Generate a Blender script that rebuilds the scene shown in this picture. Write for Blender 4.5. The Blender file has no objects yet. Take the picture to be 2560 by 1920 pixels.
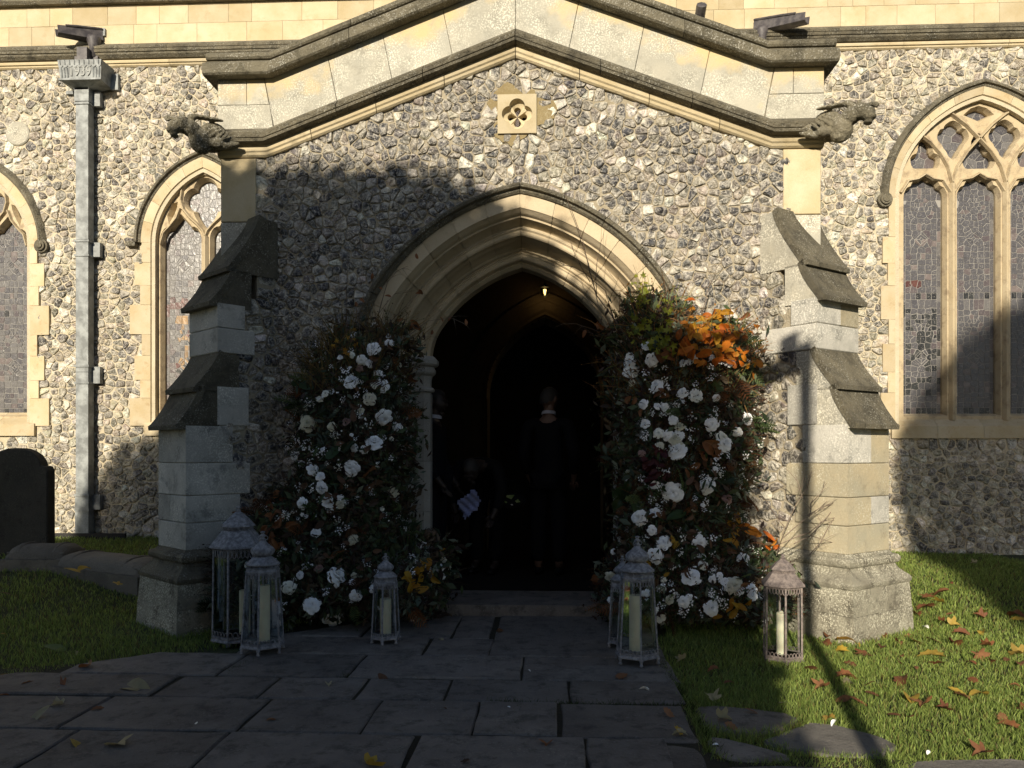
import bpy, bmesh, math, random
import numpy as np
from mathutils import Vector, Matrix
from mathutils.geometry import tessellate_polygon
random.seed(7)
rng = np.random.default_rng(7)
SC = bpy.context.scene
COL = SC.collection
R = math.radians
PI = math.pi

# ------------------------------------------------------------------ camera, sky, sun, exposure
CAMX, CAMY, CAMZ = 0.25, -6.15, 1.30
YAW = R(2.6)
FPX, HOR = 1950.0, 1130.0          # focal length and horizon row, in pixels of the 2560 px wide photograph
cam_d = bpy.data.cameras.new('camera')
cam = bpy.data.objects.new('camera', cam_d)
COL.objects.link(cam)
cam.location = (CAMX, CAMY, CAMZ)
cam.rotation_euler = (R(90), 0, YAW)
cam_d.sensor_fit = 'HORIZONTAL'
cam_d.sensor_width = 36
cam_d.lens = 36 * FPX / 2560
cam_d.shift_y = (HOR - 960) / 2560
cam_d.clip_start = 0.05
cam_d.clip_end = 400
SC.camera = cam

SUN_AZ, SUN_EL = R(11.6), R(20.0)   # sun stands behind the camera, a little to the left
w = bpy.data.worlds.new('World')
SC.world = w
w.use_nodes = True
nt = w.node_tree
bg = nt.nodes['Background']
sky = nt.nodes.new('ShaderNodeTexSky')
sky.sky_type = 'NISHITA'
sky.sun_disc = False
sky.sun_elevation = SUN_EL
sky.sun_rotation = PI + SUN_AZ
sky.air_density = 1.0
sky.ozone_density = 2.2
sky.dust_density = 1.0
nt.links.new(sky.outputs[0], bg.inputs[0])
bg.inputs[1].default_value = 0.066
sd = bpy.data.lights.new('sun', 'SUN')
sd.energy = 5.0
sd.angle = R(0.53)
sd.color = (1.0, 0.89, 0.71)
sun = bpy.data.objects.new('sun', sd)
COL.objects.link(sun)
SDIR = Vector((math.sin(SUN_AZ) * math.cos(SUN_EL), math.cos(SUN_AZ) * math.cos(SUN_EL), -math.sin(SUN_EL)))
sun.rotation_euler = SDIR.to_track_quat('-Z', 'Y').to_euler()
SC.view_settings.view_transform = 'Standard'
SC.view_settings.look = 'None'
SC.view_settings.exposure = 0.46
SC.view_settings.gamma = 1
SC.view_settings.use_curve_mapping = False
SC.cycles.max_bounces = 6
SC.cycles.transparent_max_bounces = 16

# ------------------------------------------------------------------ measuring helpers (photo pixel -> real point at a known distance)
_F = (-math.sin(YAW), math.cos(YAW)); _Rt = (math.cos(YAW), math.sin(YAW))
def S(u, v, Y):
    a = (u - 1280) / FPX
    dx = _F[0] + _Rt[0] * a; dy = _F[1] + _Rt[1] * a; dz = -(v - HOR) / FPX
    t = (Y - CAMY) / dy
    return CAMX + t * dx, CAMZ + t * dz
def G(u, v, z=0.0):
    a = (u - 1280) / FPX
    dx = _F[0] + _Rt[0] * a; dy = _F[1] + _Rt[1] * a; dz = -(v - HOR) / FPX
    t = (z - CAMZ) / dz
    return CAMX + t * dx, CAMY + t * dy
def ppm(Y):                         # photo pixels per metre at depth Y
    return FPX / (Y - CAMY)

# ------------------------------------------------------------------ object helpers
def thing(name, label=None, cat=None, loc=(0, 0, 0), group=None, kind=None, rz=0):
    o = bpy.data.objects.new(name, None)
    COL.objects.link(o)
    o.location = loc
    o.rotation_euler = (0, 0, rz)
    o.empty_display_size = 0.1
    return tag(o, label, cat, group, kind)
def tag(o, label=None, cat=None, group=None, kind=None):
    if label: o['label'] = label
    if cat: o['category'] = cat
    if group: o['group'] = group
    if kind: o['kind'] = kind
    return o
def link(name, me, parent=None, mat=None):
    if mat is not None and not me.materials: me.materials.append(mat)
    o = bpy.data.objects.new(name, me)
    COL.objects.link(o)
    if parent is not None: o.parent = parent
    return o
def pymesh(V, F, mat=None, smooth=False, col=None):
    me = bpy.data.meshes.new('m')
    me.from_pydata([tuple(v) for v in V], [], F)
    if mat is not None: me.materials.append(mat)
    if smooth: me.polygons.foreach_set('use_smooth', [True] * len(me.polygons))
    if col is not None:
        at = me.color_attributes.new('Col', 'FLOAT_COLOR', 'POINT')
        at.data.foreach_set('color', np.asarray(col, dtype=np.float32).ravel())
    return me
def mk(name, V, F, mat, parent=None, smooth=False, col=None):
    return link(name, pymesh(V, F, mat, smooth, col), parent)
def fast(V, T, mat, col=None, smooth=False):
    V = np.asarray(V, dtype=np.float32); T = np.asarray(T, dtype=np.int32)
    me = bpy.data.meshes.new('m')
    me.vertices.add(len(V)); me.vertices.foreach_set('co', V.ravel())
    me.loops.add(T.size); me.loops.foreach_set('vertex_index', T.ravel())
    me.polygons.add(len(T))
    me.polygons.foreach_set('loop_start', np.arange(0, T.size, 3, dtype=np.int32))
    me.polygons.foreach_set('loop_total', np.full(len(T), 3, dtype=np.int32))
    if smooth: me.polygons.foreach_set('use_smooth', np.ones(len(T), dtype=bool))
    me.materials.append(mat)
    if col is not None:
        at = me.color_attributes.new('Col', 'FLOAT_COLOR', 'POINT')
        at.data.foreach_set('color', np.asarray(col, dtype=np.float32).ravel())
    me.update(calc_edges=True)
    me.validate()
    return me
class MB:
    """collects simple solids into one mesh"""
    def __init__(s): s.V = []; s.F = []
    def add(s, V, F):
        b = len(s.V); s.V += [tuple(v) for v in V]; s.F += [[i + b for i in f] for f in F]; return s
    def box(s, x0, x1, y0, y1, z0, z1):
        return s.add([(x0,y0,z0),(x1,y0,z0),(x1,y1,z0),(x0,y1,z0),(x0,y0,z1),(x1,y0,z1),(x1,y1,z1),(x0,y1,z1)],
                     [[0,3,2,1],[4,5,6,7],[0,1,5,4],[1,2,6,5],[2,3,7,6],[3,0,4,7]])
    def tube(s, pts, r, n=6, r1=None, cap=True):
        pts = [Vector(p) for p in pts]; m = len(pts); V = []; F = []
        for i, p in enumerate(pts):
            t = (pts[min(i + 1, m - 1)] - pts[max(i - 1, 0)]).normalized()
            a = t.cross(Vector((0, 0, 1)) if abs(t.z) < .9 else Vector((1, 0, 0))).normalized(); b = t.cross(a)
            rr = r if r1 is None else r + (r1 - r) * i / max(1, m - 1)
            for k in range(n):
                c = 2 * PI * k / n
                V.append(p + a * (rr * math.cos(c)) + b * (rr * math.sin(c)))
        for i in range(m - 1):
            for k in range(n):
                F.append([i*n+k, i*n+(k+1) % n, (i+1)*n+(k+1) % n, (i+1)*n+k])
        if cap: F += [list(range(n))[::-1], [(m-1)*n+k for k in range(n)]]
        return s.add(V, F)
    def lathe(s, prof, n=24, c=(0, 0, 0), rot=0.0, flute=0.0, cap=True):
        V = []; F = []; m = len(prof)
        for r, z in prof:
            for k in range(n):
                a = rot + 2 * PI * k / n
                rr = r * (1 - (flute if k % 2 else 0))
                V.append((c[0] + rr * math.cos(a), c[1] + rr * math.sin(a), c[2] + z))
        for i in range(m - 1):
            for k in range(n): F.append([i*n+k, i*n+(k+1) % n, (i+1)*n+(k+1) % n, (i+1)*n+k])
        if cap: F += [list(range(n))[::-1], [(m-1)*n+k for k in range(n)]]
        return s.add(V, F)
    def mesh(s, mat, smooth=False): return pymesh(s.V, s.F, mat, smooth)
    def obj(s, name, mat, parent=None, smooth=False): return link(name, s.mesh(mat, smooth), parent)
def smooth_angle(o, deg=40):
    me = o.data
    me.polygons.foreach_set('use_smooth', [True] * len(me.polygons))
    bm = bmesh.new(); bm.from_mesh(me)
    for e in bm.edges:
        if len(e.link_faces) == 2 and e.calc_face_angle(0) > R(deg): e.smooth = False
    bm.to_mesh(me); bm.free()
    return o

def area2(p): return sum(p[i][0]*p[(i+1) % len(p)][1] - p[(i+1) % len(p)][0]*p[i][1] for i in range(len(p))) / 2
def inset(p, d):
    """offset a simple polygon inwards (CCW) by d"""
    n = len(p); out = []
    for i in range(n):
        ax, ay = p[i-1]; bx, by = p[i]; cx, cy = p[(i+1) % n]
        e1 = Vector((bx-ax, by-ay)); e2 = Vector((cx-bx, cy-by))
        if e1.length < 1e-9 or e2.length < 1e-9: out.append((bx, by)); continue
        e1.normalize(); e2.normalize()
        n1 = Vector((-e1.y, e1.x)); n2 = Vector((-e2.y, e2.x)); m = n1 + n2
        if m.length < 1e-6: m = n1
        m.normalize(); k = d / max(.35, m.dot(n1))
        out.append((bx + m.x * k, by + m.y * k))
    return out
XZ = (Vector((0, 0, 0)), Vector((1, 0, 0)), Vector((0, 0, 1)), Vector((0, -1, 0)))   # origin, a-axis, b-axis, outward normal
def block_mesh(poly, fr, h0, h1, mat, bev=.005, wob=.0015):
    if area2(poly) < 0: poly = poly[::-1]
    O, A, B, N = fr; n = len(poly); ins = inset(poly, bev)
    P = lambda q, h: O + A * q[0] + B * q[1] + N * h
    j = lambda: random.uniform(-wob, wob)
    hh = h1 + j()
    V = [P(q, h0) for q in poly] + [P(q, hh - bev) for q in poly] + [P(q, hh + j()) for q in ins]
    F = [[i, (i+1) % n, n+(i+1) % n, n+i] for i in range(n)] + [[n+i, n+(i+1) % n, 2*n+(i+1) % n, 2*n+i] for i in range(n)]
    F += [[2*n+i for i in range(n)], [i for i in range(n)][::-1]]
    if A.cross(B).dot(N) < 0: F = [f[::-1] for f in F]
    return pymesh(V, F, mat)
def block(name, poly, fr, h0, h1, mat, parent, bev=.005, wob=.0015):
    return link(name, block_mesh(poly, fr, h0, h1, mat, bev, wob), parent)
def rect(a0, a1, b0, b1): return [(a0, b0), (a1, b0), (a1, b1), (a0, b1)]
def plate_mesh(outer, holes, y0, y1, mat, grow=0.0, split=False):
    """plate in XZ between y0 (front) and y1 (back) with holes; grow>0 chamfers the holes open at the front"""
    if area2(outer) < 0: outer = outer[::-1]
    hs = [h if area2(h) > 0 else h[::-1] for h in holes]
    V = []; F = []
    def layer(rings, y, flip):
        base = len(V); flat = [q for r in rings for q in r]
        V.extend([(q[0], y, q[1]) for q in flat])
        for t in tessellate_polygon([[Vector((q[0], q[1], 0)) for q in r] for r in rings]):
            a, b, c = [flat[k] for k in t]
            s = (b[0]-a[0])*(c[1]-a[1]) - (c[0]-a[0])*(b[1]-a[1])
            t = list(t) if (s > 0) != flip else list(t)[::-1]
            F.append([base + k for k in t])
        return base
    front = [outer] + [inset(h, -grow) if grow else h for h in hs]
    back = [outer] + hs
    b0 = layer(front, y0, False); b1 = layer(back, y1, True)
    off = 0
    for ri, r in enumerate(back):
        n = len(r)
        ym = y0 + (y1 - y0) * .45
        if ri and grow:                 # chamfer then straight reveal
            bm_ = len(V); V.extend([(q[0], ym, q[1]) for q in r])
            for i in range(n):
                k = (i+1) % n
                F.append([b0+off+i, b0+off+k, bm_+k, bm_+i]); F.append([bm_+i, bm_+k, b1+off+k, b1+off+i])
        else:
            for i in range(n):
                k = (i+1) % n
                f = [b0+off+i, b0+off+k, b1+off+k, b1+off+i]
                F.append(f if ri else f[::-1])
        off += n
    return pymesh(V, F, mat)

# ------------------------------------------------------------------ materials
M = {}
def newmat(name):
    m = bpy.data.materials.new(name); m.use_nodes = True
    t = m.node_tree; b = t.nodes['Principled BSDF']; return m, t, b
def nd(t, typ, **kw):
    n = t.nodes.new(typ)
    for k, v in kw.items(): setattr(n, k, v)
    return n
def noise(t, vec, scale, detail=4, rough=.55, lac=2.0):
    n = nd(t, 'ShaderNodeTexNoise'); n.inputs['Scale'].default_value = scale; n.inputs['Detail'].default_value = detail
    n.inputs['Roughness'].default_value = rough
    if vec is not None: t.links.new(vec, n.inputs['Vector'])
    return n.outputs['Fac']
def ramp(t, fac, lo, hi):
    n = nd(t, 'ShaderNodeMapRange'); n.clamp = True
    n.inputs['From Min'].default_value = lo; n.inputs['From Max'].default_value = hi
    t.links.new(fac, n.inputs['Value']); return n.outputs[0]
def mixc(t, fac, a, b, mode='MIX'):
    n = nd(t, 'ShaderNodeMix', data_type='RGBA', blend_type=mode)
    for s, x in ((n.inputs[0], fac), (n.inputs[6], a), (n.inputs[7], b)):
        if isinstance(x, (int, float)): s.default_value = x
        elif isinstance(x, tuple): s.default_value = (*x, 1) if len(x) == 3 else x
        else: t.links.new(x, s)
    return n.outputs[2]
def mul(t, a, b, op='MULTIPLY'):
    n = nd(t, 'ShaderNodeMath', operation=op)
    for s, x in ((n.inputs[0], a), (n.inputs[1], b)):
        if isinstance(x, (int, float)): s.default_value = x
        else: t.links.new(x, s)
    return n.outputs[0]
def bump(t, b, h, strength, dist=.01):
    n = nd(t, 'ShaderNodeBump'); n.inputs['Strength'].default_value = strength; n.inputs['Distance'].default_value = dist
    t.links.new(h, n.inputs['Height']); t.links.new(n.outputs[0], b.inputs['Normal'])
def stone(name, base, base2, spot=(.6, .6, .56), spot_amt=.5, dark=(.08, .075, .06), dark_amt=.5, rough=.9, bmp=.5, s=1.0, spot_lo=.56, dark_lo=.55, vary=.16):
    m, t, b = newmat(name)
    g = nd(t, 'ShaderNodeNewGeometry').outputs['Position']; oi = nd(t, 'ShaderNodeObjectInfo').outputs['Random']
    off = nd(t, 'ShaderNodeVectorMath', operation='ADD'); t.links.new(g, off.inputs[0])
    sc = mul(t, oi, 37.0); cx = nd(t, 'ShaderNodeCombineXYZ'); t.links.new(sc, cx.inputs[0]); t.links.new(sc, cx.inputs[2]); t.links.new(cx.outputs[0], off.inputs[1])
    pv = off.outputs[0]
    c = mixc(t, ramp(t, noise(t, pv, 3.0*s, 6, .6), .35, .65), base, base2)
    c = mixc(t, mul(t, ramp(t, noise(t, pv, 7*s, 9, .72), dark_lo, dark_lo+.13), dark_amt), c, dark)
    f1 = ramp(t, noise(t, g, 85, 3, .6), spot_lo, spot_lo+.06); f2 = ramp(t, noise(t, pv, 4*s, 4), .38, .6)
    c = mixc(t, mul(t, mul(t, f1, f2), spot_amt), c, spot)
    n = nd(t, 'ShaderNodeMapRange'); n.inputs['To Min'].default_value = 1-vary; n.inputs['To Max'].default_value = 1+vary*.6; t.links.new(oi, n.inputs['Value'])
    gr = noise(t, g, 230, 2)
    c = mixc(t, 1.0, c, n.outputs[0], 'MULTIPLY')
    c = mixc(t, .35, c, mixc(t, gr, (.45, .45, .45), (1.5, 1.5, 1.5)), 'MULTIPLY')
    t.links.new(c, b.inputs['Base Color']); b.inputs['Roughness'].default_value = rough
    b.inputs['Specular IOR Level'].default_value = .25
    h = mul(t, noise(t, g, 55, 7, .7), noise(t, g, 11, 4), 'ADD')
    bump(t, b, h, bmp, .012)
    M[name] = m; return m
stone('cream', (.46, .375, .225), (.54, .465, .32), spot=(.45, .43, .37), spot_amt=.45, dark=(.35, .27, .14), dark_amt=.35, bmp=.3, spot_lo=.6)
stone('arch', (.47, .38, .25), (.55, .46, .32), spot=(.5, .46, .38), spot_amt=.25, dark=(.28, .22, .15), dark_amt=.5, bmp=.3, s=.8, vary=.07)
stone('jamb', (.29, .275, .24), (.37, .355, .32), spot=(.55, .55, .52), spot_amt=.3, dark=(.2, .2, .18), dark_amt=.4, bmp=.25, vary=.22)
stone('speckled', (.44, .41, .33), (.33, .32, .28), spot=(.74, .70, .58), spot_amt=.85, dark=(.19, .18, .15), dark_amt=.6, bmp=.5, spot_lo=.52, dark_lo=.5)
stone('quoin_grey', (.50, .48, .43), (.36, .35, .31), spot=(.72, .70, .62), spot_amt=.75, dark=(.12, .12, .11), dark_amt=.6, bmp=.5, spot_lo=.53, dark_lo=.52, vary=.25)
stone('quoin_buff', (.46, .39, .26), (.38, .35, .26), spot=(.66, .63, .5), spot_amt=.7, dark=(.17, .15, .11), dark_amt=.55, bmp=.5, spot_lo=.55, vary=.28)
stone('mould_dark', (.21, .185, .13), (.145, .13, .095), spot=(.5, .49, .42), spot_amt=.65, dark=(.05, .046, .035), dark_amt=.7, bmp=1.6, spot_lo=.56, dark_lo=.48)
stone('mould_green', (.23, .205, .145), (.16, .145, .105), spot=(.55, .53, .46), spot_amt=.75, dark=(.06, .055, .038), dark_amt=.6, bmp=1.6, spot_lo=.56, dark_lo=.48)
stone('weathering', (.165, .145, .10), (.11, .10, .075), spot=(.45, .44, .37), spot_amt=.8, dark=(.05, .045, .033), dark_amt=.6, bmp=1.0, spot_lo=.58, dark_lo=.47)
stone('cream_mould', (.47, .385, .235), (.55, .47, .32), spot=(.42, .4, .33), spot_amt=.4, dark=(.2, .16, .09), dark_amt=.5, bmp=.4)
stone('window_stone', (.50, .40, .24), (.56, .48, .335), spot=(.5, .45, .36), spot_amt=.3, dark=(.36, .23, .11), dark_amt=.6, bmp=.25, s=1.3)
stone('tracery', (.42, .335, .21), (.48, .40, .27), spot=(.45, .42, .36), spot_amt=.3, dark=(.23, .175, .12), dark_amt=.75, dark_lo=.5, bmp=.25)
stone('mortar', (.32, .275, .195), (.43, .375, .275), spot=(.6, .56, .46), spot_amt=.4, dark=(.2, .17, .12), dark_amt=.4, bmp=1.0)
stone('mortar_pale', (.52, .45, .32), (.61, .54, .40), spot=(.6, .56, .46), spot_amt=.4, dark=(.3, .25, .16), dark_amt=.4, bmp=1.0)
stone('tan_mortar', (.26, .20, .10), (.31, .25, .135), spot=(.55, .5, .36), spot_amt=.3, dark=(.26, .18, .07), dark_amt=.3, bmp=.7)
stone('paving', (.155, .135, .120), (.225, .20, .175), spot=(.34, .32, .28), spot_amt=.55, dark=(.07, .064, .056), dark_amt=.75, bmp=1.0, rough=.72, vary=.3, spot_lo=.60, dark_lo=.5, s=1.4)
stone('paving_pale', (.19, .175, .155), (.15, .14, .125), spot=(.22, .22, .2), spot_amt=.4, dark=(.07, .065, .055), dark_amt=.6, bmp=.9, rough=.85)
stone('gravestone', (.06, .056, .048), (.04, .04, .034), spot=(.10, .10, .08), spot_amt=.5, dark=(.012, .012, .01), dark_amt=.6, bmp=1.0)
stone('bodystone', (.20, .185, .155), (.14, .13, .11), spot=(.26, .25, .22), spot_amt=.5, dark=(.05, .048, .035), dark_amt=.6, bmp=1.3)
stone('plinth_stone', (.33, .31, .24), (.24, .22, .17), spot=(.66, .63, .5), spot_amt=.9, dark=(.09, .08, .06), dark_amt=.75, bmp=1.0, spot_lo=.52, dark_lo=.49)
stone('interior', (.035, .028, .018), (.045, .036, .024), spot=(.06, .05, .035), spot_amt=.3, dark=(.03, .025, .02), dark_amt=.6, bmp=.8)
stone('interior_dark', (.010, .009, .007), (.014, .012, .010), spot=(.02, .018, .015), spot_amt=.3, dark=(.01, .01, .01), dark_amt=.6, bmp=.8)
stone('soil', (.045, .040, .028), (.06, .055, .036), spot=(.05, .045, .03), spot_amt=.5, dark=(.01, .01, .007), dark_amt=.6, bmp=2.0)

# parapet stones: cream where the coping sheltered them, pale grey speckled lichen lower down
def parapet_mat():
    m = stone('parapet', (.45, .425, .35), (.35, .34, .29), spot=(.72, .69, .58), spot_amt=.85, dark=(.24, .23, .19), dark_amt=.5, bmp=.4, spot_lo=.52, dark_lo=.5, vary=.08)
    t = m.node_tree; b = t.nodes['Principled BSDF']; src = b.inputs['Base Color'].links[0].from_socket
    sp = nd(t, 'ShaderNodeSeparateXYZ'); g = nd(t, 'ShaderNodeNewGeometry').outputs['Position']; t.links.new(g, sp.inputs[0])
    ax = mul(t, sp.outputs[0], 0, 'ABSOLUTE'); line = mul(t, mul(t, ax, 1.95, 'MINIMUM'), -.375)
    d = mul(t, mul(t, sp.outputs[2], line, 'SUBTRACT'), noise(t, g, 2.2, 3), 'SUBTRACT')   # height on the parapet face minus noise
    d = mul(t, d, mul(t, noise(t, g, 9, 4), .35), 'ADD')
    c = mixc(t, ramp(t, d, 4.53, 4.72), src, (.55, .44, .25))
    t.links.new(c, b.inputs['Base Color'])
parapet_mat()

def attr_mat(name, rough=.6, spec=.4, mott=.5, sc=60, bmp=.3, light=(.62, .58, .5), dark=(.03, .03, .035)):
    m, t, b = newmat(name)
    a = nd(t, 'ShaderNodeAttribute', attribute_name='Col').outputs['Color']
    g = nd(t, 'ShaderNodeNewGeometry').outputs['Position']
    dv = nd(t, 'ShaderNodeTexNoise'); dv.inputs['Scale'].default_value = 22; dv.inputs['Detail'].default_value = 3; t.links.new(g, dv.inputs['Vector'])
    ad = nd(t, 'ShaderNodeVectorMath', operation='MULTIPLY_ADD'); t.links.new(dv.outputs['Color'], ad.inputs[0]); ad.inputs[1].default_value = (.05, .05, .05); t.links.new(g, ad.inputs[2])
    w = ad.outputs[0]
    c = mixc(t, mul(t, ramp(t, noise(t, w, sc, 5, .65), .54, .60), mott), a, light)
    c = mixc(t, mul(t, ramp(t, noise(t, w, sc*.62, 6, .7), .52, .60), mott), c, dark)
    vn = nd(t, 'ShaderNodeTexVoronoi', feature='DISTANCE_TO_EDGE'); vn.inputs['Scale'].default_value = 16; t.links.new(w, vn.inputs['Vector'])
    c = mixc(t, mul(t, ramp(t, vn.outputs['Distance'], .07, .0), .55), c, light)      # pale veins of cortex
    c = mixc(t, .6, c, mixc(t, noise(t, g, sc*2.4, 4), (.3, .3, .3), (1.7, 1.7, 1.7)), 'MULTIPLY')
    t.links.new(c, b.inputs['Base Color']); b.inputs['Roughness'].default_value = rough
    b.inputs['Specular IOR Level'].default_value = spec
    bump(t, b, mul(t, noise(t, w, sc*.6, 7, .7), mul(t, vn.outputs['Distance'], 2.0), 'ADD'), bmp, .012)
    M[name] = m; return m
attr_mat('flint', rough=.38, spec=.5, mott=.62, sc=38, bmp=1.0, light=(.54, .50, .43))
def simple(name, col, rough=.6, metal=0, spec=.5, nz=0, nscale=20, col2=None, bmp=0, emit=None):
    m, t, b = newmat(name)
    b.inputs['Base Color'].default_value = (*col, 1); b.inputs['Roughness'].default_value = rough
    b.inputs['Metallic'].default_value = metal; b.inputs['Specular IOR Level'].default_value = spec
    tc = nd(t, 'ShaderNodeNewGeometry').outputs['Position']
    if col2:
        t.links.new(mixc(t, ramp(t, noise(t, tc, nscale, 6, .65), .4, .62), col, col2), b.inputs['Base Color'])
    if bmp: bump(t, b, noise(t, tc, nscale*2, 5), bmp, .004)
    if emit: b.inputs['Emission Color'].default_value = (*emit[:3], 1); b.inputs['Emission Strength'].default_value = emit[3]
    M[name] = m; return m
simple('lead', (.15, .16, .16), .55, .0, .4, col2=(.30, .32, .32), nscale=9, bmp=.3)
simple('lead_pale', (.26, .27, .26), .6)
simple('lead_dark', (.05, .045, .05), .55, .0, .4, col2=(.11, .10, .10), nscale=14, bmp=.3)
simple('lantern_metal', (.15, .15, .165), .7, .0, .3, col2=(.33, .33, .345), nscale=40, bmp=.5)
simple('lantern_rust', (.12, .10, .095), .75, .0, .3, col2=(.24, .20, .18), nscale=40, bmp=.5)
simple('wax', (.72, .69, .52), .5, 0, .4, col2=(.66, .62, .46), nscale=15)
M['wax'].node_tree.nodes['Principled BSDF'].inputs['Subsurface Weight'].default_value = .15
simple('wick', (.03, .025, .02), .9)
simple('suit', (.004, .0045, .007), .85, spec=.2)
simple('suit_grey', (.005, .005, .006), .85, spec=.2)
simple('shirt', (.45, .46, .52), .8)
simple('skin', (.15, .09, .065), .6)
simple('skin_dark', (.03, .02, .016), .6)
simple('hair', (.03, .027, .025), .7)
simple('hair_grey', (.10, .09, .085), .7)
simple('shoe', (.01, .01, .01), .4)
simple('blue_cloth', (.25, .29, .50), .9, col2=(.20, .23, .42), nscale=30)
simple('green_patch', (.10, .20, .04), .8, col2=(.25, .28, .12), nscale=40)
simple('white_patch', (.5, .5, .45), .8)
simple('bulb', (1, .8, .4), .4, emit=(1.0, .66, .20, 2.6))
simple('iron', (.02, .02, .02), .6)
simple('twig', (.07, .045, .03), .85, col2=(.13, .09, .06), nscale=30)
simple('twig_grey', (.16, .12, .09), .85, col2=(.24, .19, .14), nscale=30)
simple('bark', (.05, .04, .03), .9, col2=(.09, .07, .05), nscale=8)
simple('came', (.25, .24, .225), .6)
simple('mesh_wire', (.25, .22, .22), .6)
simple('wood_dark', (.008, .006, .005), .7)

def glass_sheet():
    m, t, b = newmat('lantern_glass')
    t.nodes.remove(b)
    tr = nd(t, 'ShaderNodeBsdfTransparent'); tr.inputs[0].default_value = (.93, .95, .95, 1)
    gl = nd(t, 'ShaderNodeBsdfGlossy'); gl.inputs['Roughness'].default_value = .03; gl.inputs[0].default_value = (.9, .95, 1, 1)
    fr = nd(t, 'ShaderNodeFresnel'); fr.inputs[0].default_value = 1.5
    mx = nd(t, 'ShaderNodeMixShader'); t.links.new(fr.outputs[0], mx.inputs[0]); t.links.new(tr.outputs[0], mx.inputs[1]); t.links.new(gl.outputs[0], mx.inputs[2])
    t.links.new(mx.outputs[0], t.nodes['Material Output'].inputs[0]); M['glass'] = m
glass_sheet()
def pane_mat():
    m, t, b = newmat('stained_pane')
    oi = nd(t, 'ShaderNodeObjectInfo'); g = nd(t, 'ShaderNodeNewGeometry').outputs['Position']
    c = mixc(t, ramp(t, oi.outputs['Random'], .1, .95), (.060, .058, .066), (.125, .12, .118))
    c = mixc(t, 1.0, c, oi.outputs['Color'], 'MULTIPLY')
    c = mixc(t, .5, c, mixc(t, noise(t, g, 25, 5), (.5, .5, .5), (1.5, 1.5, 1.5)), 'MULTIPLY')
    c = mixc(t, ramp(t, noise(t, g, 90, 2), .62, .66), c, (.22, .21, .20))
    t.links.new(c, b.inputs['Base Color']); b.inputs['Roughness'].default_value = .32; b.inputs['Specular IOR Level'].default_value = .5
    bump(t, b, noise(t, g, 22, 3), .35, .01); M['pane'] = m
pane_mat()
def leafmat(name, stops, rough=.55, trans=.35, attr=False, vein=True):
    """leaf: colour picked per object (or per vertex), light passes partly through"""
    m, t, b = newmat(name)
    if attr: c = nd(t, 'ShaderNodeAttribute', attribute_name='Col').outputs['Color']
    else:
        r = nd(t, 'ShaderNodeValToRGB'); e = r.color_ramp.elements
        while len(e) < len(stops): e.new(.5)
        for i, s in enumerate(stops): e[i].position = i / max(1, len(stops)-1); e[i].color = (*s, 1)
        t.links.new(nd(t, 'ShaderNodeObjectInfo').outputs['Random'], r.inputs[0]); c = r.outputs[0]
    g = nd(t, 'ShaderNodeNewGeometry').outputs['Position']
    c = mixc(t, .25 if name.startswith(('rose', 'bloss')) else .6, c, mixc(t, noise(t, g, 35, 4), (.45, .42, .38), (1.5, 1.5, 1.5)), 'MULTIPLY')
    t.links.new(c, b.inputs['Base Color']); b.inputs['Roughness'].default_value = rough; b.inputs['Specular IOR Level'].default_value = .3
    tl = nd(t, 'ShaderNodeBsdfTranslucent'); t.links.new(c, tl.inputs[0])
    mx = nd(t, 'ShaderNodeMixShader'); mx.inputs[0].default_value = trans
    t.links.new(b.outputs[0], mx.inputs[1]); t.links.new(tl.outputs[0], mx.inputs[2]); t.links.new(mx.outputs[0], t.nodes['Material Output'].inputs[0])
    M[name] = m; return m
leafmat('grass', None, attr=True, trans=.45, rough=.5)
leafmat('foliage', None, attr=True, trans=.3)
leafmat('leaf_orange', [(.42, .10, .01), (.55, .17, .015), (.50, .22, .02), (.28, .07, .015)])
leafmat('leaf_gold', [(.45, .25, .02), (.38, .17, .015), (.5, .32, .04)])
leafmat('leaf_lime', [(.17, .20, .02), (.28, .28, .03), (.10, .14, .02), (.38, .36, .05)])
leafmat('leaf_copper', [(.22, .085, .03), (.30, .13, .05), (.14, .055, .025)])
leafmat('leaf_brown', [(.12, .065, .035), (.17, .09, .05), (.07, .045, .03)])
leafmat('leaf_green', [(.025, .045, .015), (.04, .07, .02), (.018, .03, .012)], rough=.35, trans=.15)
leafmat('leaf_sage', [(.12, .17, .06), (.18, .24, .09), (.07, .11, .04)])
leafmat('leaf_plum', [(.09, .02, .02), (.06, .015, .02), (.12, .035, .03)])
leafmat('fallen_brown', [(.27, .115, .05), (.20, .08, .04), (.36, .18, .085), (.16, .065, .035)])
leafmat('fallen_yellow', [(.50, .34, .05), (.42, .30, .08), (.48, .26, .05)])
leafmat('fallen_pale', [(.42, .36, .20), (.50, .44, .28), (.35, .30, .16)])
leafmat('rose_white', [(.9, .9, .87), (.93, .93, .93), (.88, .90, .92), (.86, .86, .76)], trans=.04, rough=.6)
leafmat('rose_cream', [(.66, .64, .48), (.72, .70, .58)], trans=.2)
leafmat('rose_pink', [(.30, .18, .16), (.38, .25, .22)], trans=.2)
leafmat('blossom', [(.9, .9, .92), (.85, .85, .8)], trans=.1)
leafmat('dried_flower', [(.14, .10, .07), (.20, .15, .10)], trans=.2)

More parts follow.
